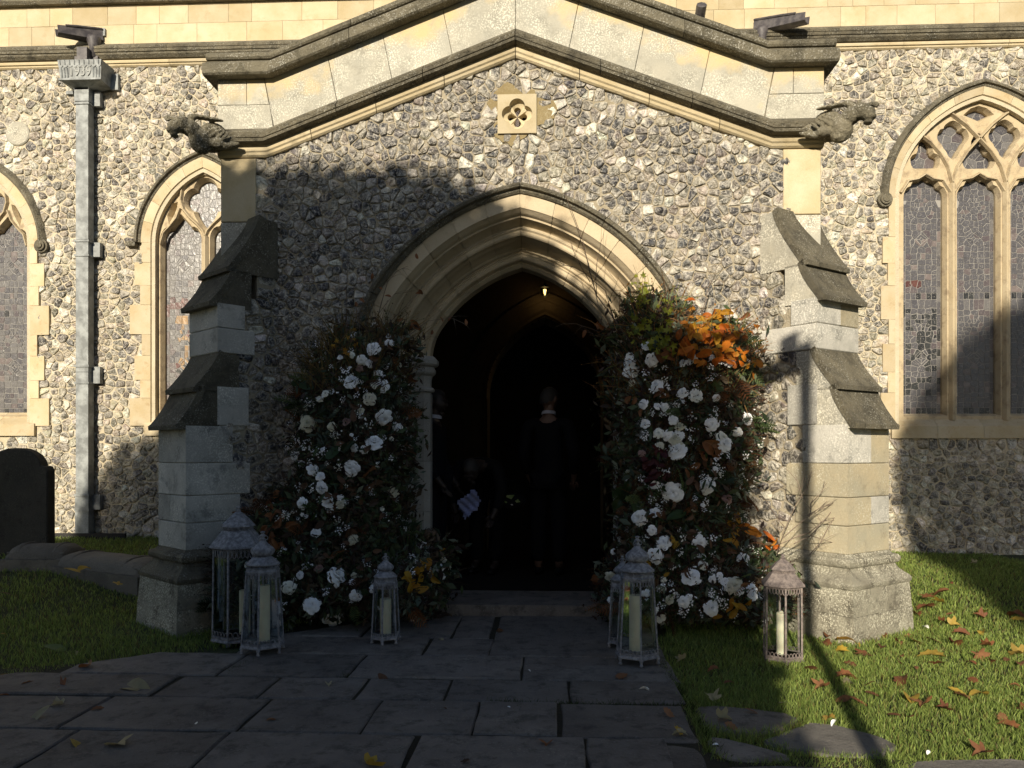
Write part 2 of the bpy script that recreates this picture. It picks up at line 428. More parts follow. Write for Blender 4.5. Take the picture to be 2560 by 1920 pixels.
# ------------------------------------------------------------------ flintwork
def clip(poly, nx, ny, c):
    out = []; n = len(poly)
    for i in range(n):
        p = poly[i-1]; q = poly[i]
        a = p[0]*nx + p[1]*ny - c; b = q[0]*nx + q[1]*ny - c
        if (a <= 0) != (b <= 0):
            t = a / (a - b); out.append((p[0] + (q[0]-p[0])*t, p[1] + (q[1]-p[1])*t))
        if b <= 0: out.append(q)
    return out
def cells(pts, gap, spacing, maxr=1.02):
    P = np.array(pts); out = []
    if len(P) < 2: return [None]*len(P)
    for i, p in enumerate(P):
        d = np.hypot(P[:, 0]-p[0], P[:, 1]-p[1]); idx = np.where(d < spacing*2.3)[0]; idx = idx[np.argsort(d[idx])][1:14]
        r = spacing*maxr*1.08
        poly = [(p[0]+r*math.cos(a*PI/5+i), p[1]+r*math.sin(a*PI/5+i)) for a in range(10)]
        for j in idx:
            q = P[j]; nx, ny = (q-p); L = math.hypot(nx, ny); nx /= L; ny /= L
            g = gap*random.uniform(.4, 2.0)
            poly = clip(poly, nx, ny, p[0]*nx + p[1]*ny + L/2 - g/2)
            if len(poly) < 3: break
        out.append(poly if len(poly) >= 3 else None)
    return out
def rounded(poly, q=.14):
    out = []; n = len(poly)
    for i in range(n):
        a = poly[i]; b = poly[(i+1) % n]
        out.append((a[0]+(b[0]-a[0])*q, a[1]+(b[1]-a[1])*q)); out.append((a[0]+(b[0]-a[0])*(1-q), a[1]+(b[1]-a[1])*(1-q)))
    res = []
    for p in out:
        if not res or math.hypot(p[0]-res[-1][0], p[1]-res[-1][1]) > .004: res.append(p)
    if len(res) > 3 and math.hypot(res[0][0]-res[-1][0], res[0][1]-res[-1][1]) < .004: res.pop()
    return res
FLC = [((.034, .035, .042), .24), ((.078, .073, .070), .26), ((.165, .145, .118), .27), ((.28, .245, .19), .13), ((.56, .53, .46), .10)]
FLC_BACK = [((.07, .064, .06), .12), ((.15, .135, .105), .24), ((.27, .235, .17), .30), ((.40, .355, .26), .20), ((.62, .585, .50), .14)]
def pick(tbl):
    r = random.random() * sum(p for _, p in tbl)
    for c, p in tbl:
        r -= p
        if r <= 0: break
    k = random.uniform(.75, 1.25); return tuple(min(.8, x*k*random.uniform(.94, 1.06)) for x in c)
def flint_geo(poly, fr, h, tbl):
    O, A, B, N = fr
    poly = rounded([(p[0]+random.uniform(-.004, .004), p[1]+random.uniform(-.004, .004)) for p in poly], .14); n = len(poly)
    if n < 4: return None
    cx = sum(p[0] for p in poly)/n; cy = sum(p[1] for p in poly)/n
    cc = pick(tbl); rimc = tuple(cc[k]*.45 + (.40, .36, .28)[k]*.55 for k in range(3)); k0 = random.random()
    rimc = tuple(cc[k]*(1-k0*.8) + rimc[k]*k0*.8 for k in range(3))
    tx, ty = random.uniform(-.22, .22), random.uniform(-.22, .22); ox, oy = random.uniform(-.018, .018), random.uniform(-.018, .018)
    V = []; C = []; ph = random.uniform(0, 6.28)
    white = (.56, .52, .43)
    for sc, hh, col in ((1, -.006, rimc), (.93, h*.55, rimc), (.70, h*.88, tuple((a+b)/2 for a, b in zip(cc, rimc))), (.34, h*1.0, cc)):
        for q, p in enumerate(poly):
            js = .02 if sc > .9 else .11
            x = cx + (p[0]-cx)*sc*(1+random.uniform(-js, js)) + (ox if sc < .7 else 0); y = cy + (p[1]-cy)*sc*(1+random.uniform(-js, js)) + (oy if sc < .7 else 0)
            z = hh + (0 if sc == 1 else (x-cx)*tx + (y-cy)*ty + random.uniform(-.004, .004))
            V.append(O + A*x + B*y + N*z); kk = random.uniform(.65, 1.3)
            wv = max(0, .5+.9*math.sin(ph + q*6.28/n + sc*2))*(.75 if sc > .6 else .25)*k0
            C.append(tuple(min(.8, (c*(1-wv) + w_*wv)*kk) for c, w_ in zip(col, white))+(1,))
    F = [[r*n+i, r*n+(i+1) % n, (r+1)*n+(i+1) % n, (r+1)*n+i] for r in range(3) for i in range(n)] + [[3*n+i for i in range(n)]]
    if area2(poly)*A.cross(B).dot(N) < 0: F = [f[::-1] for f in F]
    return V, F, C, abs(area2(poly)), (cx, cy)
def flints(parent, pts, fr, spacing, gap=.010, h=.02, tbl=FLC, nparts=0, part='flint', keep=None, seen=None):
    """flints bedded in a plane; the nparts largest in sight become parts, the rest one joined part"""
    geo = []
    for c in cells(pts, gap, spacing):
        if not c: continue
        if keep and not keep(c): continue
        g = flint_geo(c, fr, h*random.uniform(.6, 1.3), tbl)
        if g: geo.append(g)
    geo.sort(key=lambda g: -(g[3] + (1 if (seen and seen(*g[4])) else 0)))
    for g in geo[:nparts]:
        mk(part, g[0], g[1], M['flint'], parent, random.random() < .35, g[2])
    V, F, C = [], [], []
    for g in geo[nparts:]:
        b = len(V); V += g[0]; F += [[i+b for i in f] for f in g[1]]; C += g[2]
    if V:
        o = mk('flint_facing', V, F, M['flint'], parent, False, C); o['kind'] = 'stuff'
    return len(geo)
def scatter(x0, x1, z0, z1, sx, sz, jit, ok):
    pts = []; r = 0; z = z0
    while z < z1:
        x = x0 + (sx/2 if r % 2 else 0)
        while x < x1:
            px, pz = x + random.uniform(-jit, jit)*sx, z + random.uniform(-jit, jit)*sz
            if ok(px, pz): pts.append((px, pz))
            x += sx*random.uniform(.72, 1.3)
        z += sz*random.uniform(.85, 1.12); r += 1
    return pts

# ------------------------------------------------------------------ arches
class Arch:
    """four-centred arch: half span a, rise r, haunch radius k*a swept through phi"""
    def __init__(s, cx, zs, a, r, k=.5, phi=R(50)):
        s.cx, s.zs, s.a, s.r, s.phi = cx, zs, a, r, phi; s.r1 = k*a; s.c1 = a - s.r1
        lo, hi = s.r1, 60*a
        def top(r2):
            X = s.c1 + (s.r1-r2)*math.cos(phi); Z = (s.r1-r2)*math.sin(phi); return Z + math.sqrt(max(0, r2*r2 - X*X))
        for _ in range(80):
            m = (lo+hi)/2
            if top(m) < r: lo = m
            else: hi = m
        s.r2 = (lo+hi)/2; s.X2 = s.c1 + (s.r1-s.r2)*math.cos(phi); s.Z2 = (s.r1-s.r2)*math.sin(phi)
    def apex(s, d=0): return s.zs + s.Z2 + math.sqrt(max(0, (s.r2+d)**2 - s.X2**2))
    def pt(s, t, d=0):
        """t 0 at right springing, 1 at apex; returns right-hand point at offset d"""
        ts = s.r1*s.phi/(s.r1*s.phi + s.r2*max(.05, math.acos(max(-1, min(1, -s.X2/s.r2)))-s.phi))
        if t <= ts:
            a = s.phi*t/ts; return s.cx + s.c1 + (s.r1+d)*math.cos(a), s.zs + (s.r1+d)*math.sin(a)
        psi = math.acos(max(-1, min(1, -s.X2/(s.r2+d)))); a = s.phi + (psi-s.phi)*(t-ts)/(1-ts)
        return s.cx + s.X2 + (s.r2+d)*math.cos(a), s.zs + s.Z2 + (s.r2+d)*math.sin(a)
    def p(s, side, t, d=0):
        x, z = s.pt(t, d); return (x, z) if side > 0 else (2*s.cx - x, z)
    def outline(s, d=0, n=14):
        R_ = [s.p(1, i/n, d) for i in range(n+1)]; L = [s.p(-1, i/n, d) for i in range(n)]
        return R_ + L[::-1]
def sweep_arch(ar, side, t0, t1, prof, mat, n=4, wob=0.0):
    """prof: list of (d, y) from the inner back round the front to the outer back; closed solid"""
    V = []; F = []; m = len(prof)
    for i in range(n+1):
        t = t0 + (t1-t0)*i/n
        for d, y in prof:
            x, z = ar.p(side, t, d); V.append((x, y, z))
    for i in range(n):
        for k in range(m):
            F.append([i*m+k, i*m+(k+1) % m, (i+1)*m+(k+1) % m, (i+1)*m+k])
    F += [[k for k in range(m)][::-1], [n*m+k for k in range(m)]]
    if side < 0: F = [f[::-1] for f in F]
    me = pymesh(V, F, mat)
    return me
def fixn(o):
    bm = bmesh.new(); bm.from_mesh(o.data); bmesh.ops.recalc_face_normals(bm, faces=bm.faces); bm.to_mesh(o.data); bm.free(); return o
def line_sweep(name, path, prof, mat, parent, y0=0):
    """prof (h up, y) carried along a path of (x,z), offsets vertical; closed solid"""
    V = []; F = []; m = len(prof)
    for x, z in path:
        for h, y in prof: V.append((x, y0+y, z+h))
    n = len(path)-1
    for i in range(n):
        for k in range(m): F.append([i*m+k, (i+1)*m+k, (i+1)*m+(k+1) % m, i*m+(k+1) % m])
    F += [[k for k in range(m)], [n*m+k for k in range(m)][::-1]]
    return fixn(mk(name, V, F, mat, parent))
def split_path(kinks, cuts, gap=.003):
    """kinks: polyline (x,z); returns sub-paths between cut xs"""
    def zat(x):
        for (x0, z0), (x1, z1) in zip(kinks, kinks[1:]):
            if x0 <= x <= x1: return z0 + (z1-z0)*(x-x0)/(x1-x0)
        return kinks[-1][1]
    out = []
    for a, b in zip(cuts, cuts[1:]):
        xs = [a+gap] + [k[0] for k in kinks if a+gap < k[0] < b-gap] + [b-gap]
        out.append([(x, zat(x)) for x in xs])
    return out

# ================================================================== THE PORCH
def quatre(c, rho, n=48, cx=0, cz=0, bottom=1.0):
    out = []
    for i in range(n):
        th = 2*PI*i/n; best = 0
        for k in range(4):
            dl = th - k*PI/2; q = rho*rho - (c*math.sin(dl))**2
            if q > 0: best = max(best, c*math.cos(dl) + math.sqrt(q))
        out.append((cx + best*math.cos(th), cz + best*math.sin(th)))
    return out
QX, QZ, QS = .012, 3.955, .153
porch = thing('church_porch', 'flint church porch with moulded limestone doorway, gabled parapet and stepped corner buttresses', 'porch')
DX = 0.035
AR = Arch(DX, 2.10, .785, .768, .61, R(35))
HX = 2.36                                   # half width of the porch
STR_FLAT, SLOPE, KX = 3.65, .378, 1.98
def str_z(x): return STR_FLAT + max(0, KX-abs(x))*SLOPE
# core wall (mortar) with the door opening
ro = [AR.p(1, i/14, .38) for i in range(15)] + [AR.p(-1, i/14, .38) for i in range(14)][::-1]
outer = [(-HX+.02, -.1), (DX-.785-.38, -.1)] + [ro[-1-i] for i in range(len(ro))] + [(DX+.785+.38, -.1), (HX-.02, -.1), (HX-.02, 4.2), (KX, 4.2), (0, 4.2+KX*SLOPE), (-KX, 4.2), (-HX+.02, 4.2)]
o = link('core_wall', plate_mesh(outer, [quatre(.062, .066, 40, QX, QZ)], 0.0, .30, M['mortar']), porch); fixn(o)
inn = [AR.p(1, i/14, .04) for i in range(15)] + [AR.p(-1, i/14, .04) for i in range(14)][::-1]
outer = [(-HX+.03, -.1), (DX-.785-.04, -.1)] + [inn[-1-i] for i in range(len(inn))] + [(DX+.785+.04, -.1), (HX-.03, -.1), (HX-.03, 4.1), (0, 4.1+KX*SLOPE), (-HX+.03, 4.1)]
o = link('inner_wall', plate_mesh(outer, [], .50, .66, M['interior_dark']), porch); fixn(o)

# moulded orders of the door arch
def arcpts(cx, cy, r, a0, a1, n): return [(cx + r*math.cos(R(a0+(a1-a0)*i/n)), cy + r*math.sin(R(a0+(a1-a0)*i/n))) for i in range(n+1)]
face = [(0, .62), (0, .475), (.022, .445), (.034, .45), (.040, .43)] + arcpts(.066, .405, .026, 150, 300, 4) + [(.088, .372), (.098, .38)] \
     + [(.104, .365), (.112, .388), (.132, .382), (.150, .35), (.160, .30), (.163, .262), (.168, .252), (.174, .222)] + arcpts(.198, .196, .024, 170, 300, 4) + [(.222, .160), (.230, .168)] \
     + [(.232, .182), (.246, .178), (.260, .150), (.270, .105), (.276, .07), (.288, .066), (.294, .045), (.304, .02), (.318, .004), (.325, -.014)]
DS = 1.07
face = [(d*DS, y) for d, y in face]
front = face + [(.425*DS, -.014), (.425*DS, .29), (.30, .62)]
NV = 6
mort = sweep_arch(AR, 1, 0, 1, [(d+.006, y+.006) for d, y in face] + [(.42*DS, -.006), (.42*DS, .28), (.30, .61)], M['mortar_pale'], 26)
o = fixn(link('arch_bedding', mort, porch)); mort = sweep_arch(AR, -1, 0, 1, [(d+.006, y+.006) for d, y in face] + [(.42*DS, -.006), (.42*DS, .28), (.30, .61)], M['mortar_pale'], 26)
fixn(link('arch_bedding', mort, porch))
for side in (1, -1):
    for i in range(NV):
        g = .0022
        o = link('voussoir', sweep_arch(AR, side, i/NV + (g if i else 0), (i+1)/NV - g, front, M['arch'], 7), porch); fixn(o)
        smooth_angle(o, 28)
# hood mould
hood = [(.425, .02), (.425, -.03), (.438, -.048), (.452, -.052), (.458, -.085), (.475, -.092), (.490, -.075), (.512, .02)]
hood = [(d*DS, y) for d, y in hood]
for side in (1, -1):
    for i in range(5):
        o = fixn(link('hood_mould', sweep_arch(AR, side, i/5 + .0015, (i+1)/5 - .0015, hood, M['mould_dark'], 7), porch)); smooth_angle(o, 35)
# jambs: splayed outer order plain to the ground, shaft with capital inside
for side in (1, -1):
    X = lambda d: DX + side*(.785 + d)
    prof = [(.425, -.012), (.310, -.012), (.300, .02), (.235, .10), (.225, .09), (.215, .11), (.150, .215), (.125, .215), (.110, .25), (.110, .60), (.34, .60), (.34, .28), (.425, .28)]
    z = .02; k = 0
    while z < 2.095:
        z1 = min(2.098, z + (.46, .39, .52, .35)[k % 4])
        V = [(X(d), y, zz) for zz in (z+.002, z1-.002) for d, y in prof]; m = len(prof)
        F = [[i, (i+1) % m, m+(i+1) % m, m+i] for i in range(m)] + [list(range(m)), [m+i for i in range(m)][::-1]]
        fixn(mk('jamb_stone', V, F, M['jamb'], porch)); z = z1; k += 1
    cx_, cy_ = X(.062), .385
    zz = .30; k = 0
    while zz < 1.80:
        z1 = min(1.80, zz + (.50, .42, .36, .40)[k % 4])
        mb = MB().lathe([(.088, zz+.0015), (.088, z1-.0015)], 8, (cx_, cy_, 0), PI/8); mb.box(min(X(.0), X(.12)), max(X(.0), X(.12)), .385, .60, zz+.0015, z1-.0015)
        mb.obj('shaft_stone', M['jamb'], porch); zz = z1; k += 1
    cap = [(.090, 1.80), (.112, 1.805), (.118, 1.822), (.108, 1.838), (.088, 1.845), (.090, 1.90), (.098, 1.935), (.118, 1.95), (.128, 1.965), (.128, 1.99), (.118, 2.0), (.116, 2.01), (.140, 2.02), (.152, 2.035), (.152, 2.065), (.118, 2.10), (.1, 2.10)]
    o = MB().lathe(cap, 8, (cx_, cy_, 0), PI/8).obj('capital', M['jamb'], porch)
    base = [(.13, 0.0), (.13, .17), (.118, .19), (.125, .205), (.118, .222), (.10, .24), (.108, .262), (.10, .28), (.088, .302)]
    MB().lathe(base, 8, (cx_, cy_, 0), PI/8).obj('shaft_base', M['jamb'], porch)
# flat wall strip behind shafts
# quoins flush with the parapet ends
qs = [(3.17, 3.645)] 
for side in (1, -1):
    xs = (side*2.07, side*HX)
    for z0, z1, inn_ in ((3.14, 3.645, 2.075), (2.85, 3.135, 1.93)):
        a, b = sorted((side*inn_, side*HX))
        block('quoin_stone', rect(a, b, z0, z1-.002), XZ, -.28, .026, M['cream' if z0 > 3 else 'speckled'], porch)
# string course under the parapet: cream cavetto and dark weathered drip
kk = [(-2.40, STR_FLAT), (-KX, STR_FLAT), (0, STR_FLAT + KX*SLOPE), (KX, STR_FLAT), (2.40, STR_FLAT)]
cuts = [-2.38, -1.66, -1.16, -.62, -.18, .0, .44, .95, 1.5, 2.38]
cuts = [-2.38, -1.62, -1.1, -.56, 0, .5, 1.04, 1.58, 2.38]
creamp = [(0, .02), (0, -.03), (.012, -.045), (.030, -.05), (.040, -.062), (.058, -.066), (.070, -.055), (.084, -.052), (.084, .02)]
darkp = [(.084, .02), (.084, -.07), (.092, -.125), (.108, -.132), (.118, -.118), (.122, -.128), (.150, -.138), (.158, -.12), (.163, -.105), (.172, -.108), (.200, -.078), (.238, -.012), (.238, .02)]
for pth in split_path(kk, cuts): smooth_angle(line_sweep('string_course', pth, creamp, M['cream_mould'], porch), 30)
cuts2 = [-2.38, -1.4, -.72, 0, .66, 1.36, 2.38]
for pth in split_path(kk, cuts2): smooth_angle(line_sweep('drip_course', pth, darkp, M['mould_dark'], porch), 30)
# ashlar parapet
PF = STR_FLAT + .225; CB = 4.275            # foot of the ashlar, underside of the coping, at the flat ends
def zlow(x): return PF + max(0, KX-abs(x))*SLOPE
def zhigh(x): return CB + max(0, KX-.03-abs(x))*SLOPE
joints = [-1.93, -1.42, -.98, -.5, 0, .42, .93, 1.44, 1.93]
tl = .075                                    # joints stand square to the slope
for a, b in zip(joints, joints[1:]):
    sa = 0 if a == 0 else math.copysign(tl, a); sb = 0 if b == 0 else math.copysign(tl, b)
    p = [(a, zlow(a)), (b, zlow(b)), (b+sb, zhigh(b+sb)), (a+sa, zhigh(a+sa))]
    p = [(a-.0 if k in (0,) else q[0], q[1]) for k, q in enumerate(p)]
    g = .0018; p = [(p[0][0]+g, p[0][1]), (p[1][0]-g, p[1][1]), (p[2][0]-g, p[2][1]), (p[3][0]+g, p[3][1])]
    block('parapet_stone', p, XZ, -.24, .022, M['parapet'], porch, .003)
for side in (1, -1):
    e = 2.385; zm = 4.075
    for (a, b, z0, z1) in ((1.935, 2.15, zm, CB), (2.154, e, zm, CB), (1.935, e, PF, zm-.003)):
        pl = [(side*a, z0), (side*b, z0), (side*b, z1), (side*a, z1)]
        if a < 2: pl = [(side*1.935, z0 + 0), (side*b, z0), (side*b, z1), (side*(1.935+(tl if z1 == CB else .03)), z1)]
        if a < 2 and z0 == zm: pl[0] = (side*(1.935+.035), z0)
        block('parapet_stone', pl, XZ, -.24, .022, M['parapet'], porch, .003)
# coping with roll
kc = [(-2.47, CB), (-KX+.03, CB), (0, CB + (KX-.03)*SLOPE), (KX-.03, CB), (2.47, CB)]
cop = [(0, .28), (0, -.11), (.012, -.125), (.085, -.125), (.095, -.115), (.140, -.035), (.150, -.03), (.152, -.05), (.165, -.062), (.190, -.062), (.205, -.048), (.208, -.02), (.208, .28)]
for pth in split_path(kc, [-2.47, -1.3, -.45, 0, .5, 1.3, 2.47], .002): smooth_angle(line_sweep('coping_stone', pth, cop, M['mould_green'], porch), 30)
# quatrefoil opening and its patch of tan mortar
q1 = quatre(.058, .062, 48, QX, QZ); q2 = quatre(.050, .028, 48, QX, QZ)
o = link('quatrefoil_panel', plate_mesh([(QX-QS, QZ-QS), (QX+QS, QZ-QS), (QX+QS, QZ+QS), (QX-QS, QZ+QS)], [q1], -.035, .0, M['cream']), porch)
V = [(x, -.001, z) for x, z in q1] + [(QX + (x-QX)*.93, .012, QZ+(z-QZ)*.93) for x, z in q1] + [(x, .035, z) for x, z in q2] + [(x, .12, z) for x, z in q2]
n = 48; F = [[r*n+i, r*n+(i+1) % n, (r+1)*n+(i+1) % n, (r+1)*n+i] for r in range(3) for i in range(n)]
mk('quatrefoil_recess', V, F, M['cream_mould'], porch)
mk('quatrefoil_back', [(QX-.1, .11, QZ-.1), (QX+.1, .11, QZ-.1), (QX+.1, .11, QZ+.1), (QX-.1, .11, QZ+.1)], [[0, 1, 2, 3]], M['interior_dark'], porch)
mb = MB()
for i in range(9):
    for s in (1, -1):
        zz = QZ-.075 + i*.014; mb.tube([(QX-.015, .045, zz), (QX+.015, .045, zz+s*.022)], .0022, 4)
mb.obj('wire_mesh', M['mesh_wire'], porch)
pat = []
for i in range(46):
    a = 2*PI*i/46; r = .215 + .05*math.sin(3*a+1) + random.uniform(-.03, .03); ex = 1.2 if math.sin(a) > .75 else 1
    pat.append((QX + .01 + r*math.cos(a)*(1.08 + .2*(math.sin(a) < -.3)*(math.cos(a) > 0)), QZ - .0 + r*math.sin(a)*ex*.95))
pat = [p for p in pat]
o = link('mortar_patch', plate_mesh(pat, [quatre(.062, .068, 40, QX, QZ)], -.016, -.001, M['tan_mortar']), porch)

def door_clear(x, z, d=.455):
    dx = abs(x-DX)
    if z < AR.zs: return dx > .785 + d
    if z > AR.apex(d): return True
    for i in range(40):
        px, pz = AR.pt(i/39, d)
        if pz >= z: return dx > px - DX
    return True
def ok_front(x, z):
    if not (z < str_z(x) + .02 and abs(x) < (2.06 if z > 3.14 else 2.0)): return False
    if abs(x-QX) < QS+.01 and abs(z-QZ) < QS+.01: return False
    r = math.hypot(x-QX, z-QZ)
    if r < .23 and random.random() < .72: return False
    return door_clear(x, z, .535)
pts = scatter(-2.02, 2.06, .03, 4.45, .083, .066, .36, ok_front)
pts = [p for p in pts if random.random() > .07]
nf = flints(porch, pts, XZ, .084, gap=.003, h=.016, nparts=300, seen=lambda x, z: z > 1.2)
# step and floor
MB().box(DX-.99, DX+.99, -.02, .62, -.05, .095).obj('door_step', M['paving'], porch)
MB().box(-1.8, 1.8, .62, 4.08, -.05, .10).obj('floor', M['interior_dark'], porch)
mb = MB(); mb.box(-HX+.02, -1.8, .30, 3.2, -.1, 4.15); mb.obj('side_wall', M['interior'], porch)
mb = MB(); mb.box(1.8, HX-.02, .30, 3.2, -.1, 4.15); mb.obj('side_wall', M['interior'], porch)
V = [(-2.3, .3, 4.0), (0, .3, 4.7), (2.3, .3, 4.0), (-2.3, 3.2, 4.0), (0, 3.2, 4.7), (2.3, 3.2, 4.0)]
mk('roof', [(x, y, z+dz) for dz in (0, .12) for x, y, z in V], [[0, 1, 4, 3], [1, 2, 5, 4], [6, 9, 10, 7], [7, 10, 11, 8]], M['wood_dark'], porch)
for k in range(9):
    y = .75 + k*.28; mb = MB()
    for s in (1, -1): mb.tube([(s*2.1, y, 3.98), (0, y, 4.62)], .05, 4)
    mb.obj('rafter', M['wood_dark'], porch)

# ---------------------------------------------------------------- diagonal buttresses (parts of the porch, each with stones of its own)
def buttress(side, A0, alpha, w):
    e = Vector((side*math.sin(alpha), -math.cos(alpha), 0)); t = Vector((side*math.cos(alpha), math.sin(alpha), 0)); up = Vector((0, 0, 1))
    O = Vector((A0[0], A0[1], 0))
    bt = thing('buttress', None, None); bt.parent = porch
    def loc(s, tt, z): return O + e*s + t*tt + up*z
    def sbox(s0, s1, t0, t1, z0, z1, name, mat, bev=.006):
        # bevelled stone in the buttress's own axes
        V = []; F = []
        for z, i in ((z0, bev), (z0+bev, 0), (z1-bev, 0), (z1, bev)):
            for s, tt in ((s0, t0+i), (s1-i, t0+i), (s1-i, t1-i), (s0, t1-i)): V.append(loc(s, tt, z))
        for r in range(3):
            for k in range(4): F.append([r*4+k, r*4+(k+1) % 4, (r+1)*4+(k+1) % 4, (r+1)*4+k])
        F += [[3, 2, 1, 0], [12, 13, 14, 15]]
        return fixn(mk(name, V, F, mat, bt))
    hw = w/2
    # cores, one per stage
    stages = [(.54, 1.52, .60), (1.50, 2.44, .36), (2.42, 3.10, .05)]
    mb = MB()
    for z0, z1, Sx in stages:
        V = [loc(s, tt, z) for z in (z0, z1) for s, tt in ((-.35, -hw+.02), (Sx-.02, -hw+.02), (Sx-.02, hw-.02), (-.35, hw-.02))]
        mb.add(V, [[0, 1, 5, 4], [1, 2, 6, 5], [2, 3, 7, 6], [3, 0, 4, 7], [4, 5, 6, 7]])
    fixn(mb.obj('core', M['mortar'], bt))
    pts_t = {-1: [], 1: []}
    courses = [(.60, .80, .60, .46), (.80, 1.10, .44, .30), (1.10, 1.31, .25, .50), (1.31, 1.50, .44, .44)]
    mats = [M['quoin_buff' if side > 0 else 'quoin_grey'], M['quoin_grey']]
    holes = []
    def course(z0, z1, Sx, ln, two, mi):
        m = mats[mi % 2]
        if two:
            sbox(Sx-ln, Sx, -hw, .03, z0, z1-.003, 'quoin_stone', m); sbox(Sx-ln*.6, Sx, .033, hw, z0, z1-.003, 'quoin_stone', mats[(mi+1) % 2])
        else: sbox(Sx-ln, Sx, -hw, hw, z0, z1-.003, 'quoin_stone', m)
        holes.append((z0, z1, Sx-ln))
    course(.58, .78, .60, .56, 0, 0); course(.78, .98, .60, .42, 1, 0); course(.98, 1.22, .60, .50, 0, 0); course(1.22, 1.50, .60, .36, 1, 1)
    course(2.05, 2.24, .36, .55 if side > 0 else .3, 0, 1); course(2.24, 2.43, .36, .22, 1, 1); course(1.50, 1.80, .36, .25, 0, 1)
    # weatherings: curved slabs with a drip nose
    def curve(s0, z0, s1, z1, k): return [(s0 + (s1-s0)*(i/8)**k, z0 - (z0-z1)*i/8) for i in range(9)]
    def sideprism(prof, name, mat, wd=0.0):
        V = [loc(s, tt, z) for tt in (-hw-wd, hw+wd) for s, z in prof]; m = len(prof)
        F = [[i, (i+1) % m, m+(i+1) % m, m+i] for i in range(m)]
        o = mk(name, V, F + [list(range(m)), [m+i for i in range(m)][::-1]], mat, bt); bm = bmesh.new(); bm.from_mesh(o.data)
        bmesh.ops.triangulate(bm, faces=[f for f in bm.faces if len(f.verts) > 4]); bmesh.ops.recalc_face_normals(bm, faces=bm.faces); bm.to_mesh(o.data); bm.free()
        return smooth_angle(o, 35)
    def slab(s0, z0, s1, z1, k=1.35, th=.050, wd=.004):
        c = curve(s0, z0, s1, z1, k)
        low = [(s-.045, z-.022) for s, z in c[:-1]] + [(s1-.035, z1-.045)]
        sideprism(c + [(s1+.020, z1-.014), (s1+.016, z1-.046)] + low[::-1], 'weathering_stone', M['weathering'], wd)
        # the pale kneeler under it, cut to the same curve
        zb = z1-.043; kn = [(s-.040, z-.028) for s, z in c if z-.028 > zb+.01]
        back = s0-.16
        sideprism(kn + [(s1-.040, zb), (back, zb), (back, z0-.03)], 'kneeler_stone', M['speckled' if side > 0 else 'weathering'], -.002)
        holes.append((zb, z0, back))
    slab(.02, 3.16, .27, 2.72); slab(.245, 2.72, .41, 2.44, k=1.45)
    slab(.345, 2.07, .53, 1.79); slab(.505, 1.79, .66, 1.51, k=1.45)
    # plinth: moulded cap rings and battered base
    def ring(off, z): return [loc(s, tt, z) for s, tt in ((-.30, -hw-off), (.60+off, -hw-off), (.60+off, hw+off), (-.30, hw+off))]
    def rings(lst, name, mat, sm=False):
        V = [v for off, z in lst for v in ring(off, z)]; n = len(lst)
        F = [[r*4+k, r*4+k+1, (r+1)*4+k+1, (r+1)*4+k] for r in range(n-1) for k in range(3)]
        F.append([(n-1)*4, (n-1)*4+1, (n-1)*4+2, (n-1)*4+3])
        return smooth_angle(fixn(mk(name, V, F, mat, bt)), 35)
    rings([(.035, .49), (.05, .50), (.058, .515), (.058, .535), (.045, .553), (.02, .56), (.0, .582)], 'plinth_roll', M['mould_dark' if side < 0 else 'plinth_stone'])
    rings([(.10, .35), (.11, .365), (.112, .385), (.10, .405), (.07, .43), (.045, .455), (.03, .49), (0, .49)], 'plinth_moulding', M['mould_dark' if side < 0 else 'plinth_stone'])
    rings([(.125, -.12), (.115, .16), (.112, .17)], 'plinth_base', M['plinth_stone'])
    rings([(.112, .173), (.10, .35), (.0, .35)], 'plinth_base', M['plinth_stone'])
    # flint on the two side faces
    for sg in (-1, 1):
        fr = (O + t*(sg*(hw-.02)), e, up, t*sg)
        def okp(s, z):
            Sx = .60 if z < 1.5 else (.36 if z < 2.43 else .05)
            if z > 2.43 and s > .02: return False
            lim = Sx
            for z0, z1, sl in holes:
                if z0-.005 < z < z1+.005: lim = min(lim, sl)
            if 1.5 < z < 2.05: lim = min(lim, .34)
            return s < lim-.03
        pts = scatter(-.3, .62, .6, 3.0, .088, .074, .3, okp)
        flints(bt, pts, fr, .086, gap=.006, h=.014, nparts=30, part='flint')
    return bt
buttress(1, (2.19, 0.03), R(37), .52)
buttress(-1, (-2.17, 0.03), R(41), .48)

# gargoyles on the string course ends
def blobs(parts, voxel=.012, disp=.012, seed=0):
    bm = bmesh.new()
    for c, r, rot in parts:
        mt = Matrix.Translation(c) @ Matrix.Rotation(R(rot[1]), 4, 'Y') @ Matrix.Rotation(R(rot[2]), 4, 'Z') @ Matrix.Rotation(R(rot[0]), 4, 'X') @ Matrix.Diagonal((r[0], r[1], r[2], 1))
        bmesh.ops.create_icosphere(bm, subdivisions=3, radius=1, matrix=mt)
    me = bpy.data.meshes.new('b'); bm.to_mesh(me); bm.free()
    ob = bpy.data.objects.new('tmp', me); COL.objects.link(ob)
    md = ob.modifiers.new('r', 'REMESH'); md.mode = 'VOXEL'; md.voxel_size = voxel; md.use_smooth_shade = True
    tx = bpy.data.textures.new('t', 'CLOUDS'); tx.noise_scale = .03; tx.noise_depth = 4
    dm = ob.modifiers.new('d', 'DISPLACE'); dm.texture = tx; dm.strength = disp; dm.mid_level = .5; dm.texture_coords = 'GLOBAL'
    ev = ob.evaluated_get(bpy.context.evaluated_depsgraph_get())
    out = bpy.data.meshes.new_from_object(ev); bpy.data.objects.remove(ob); out.materials.clear()
    return out
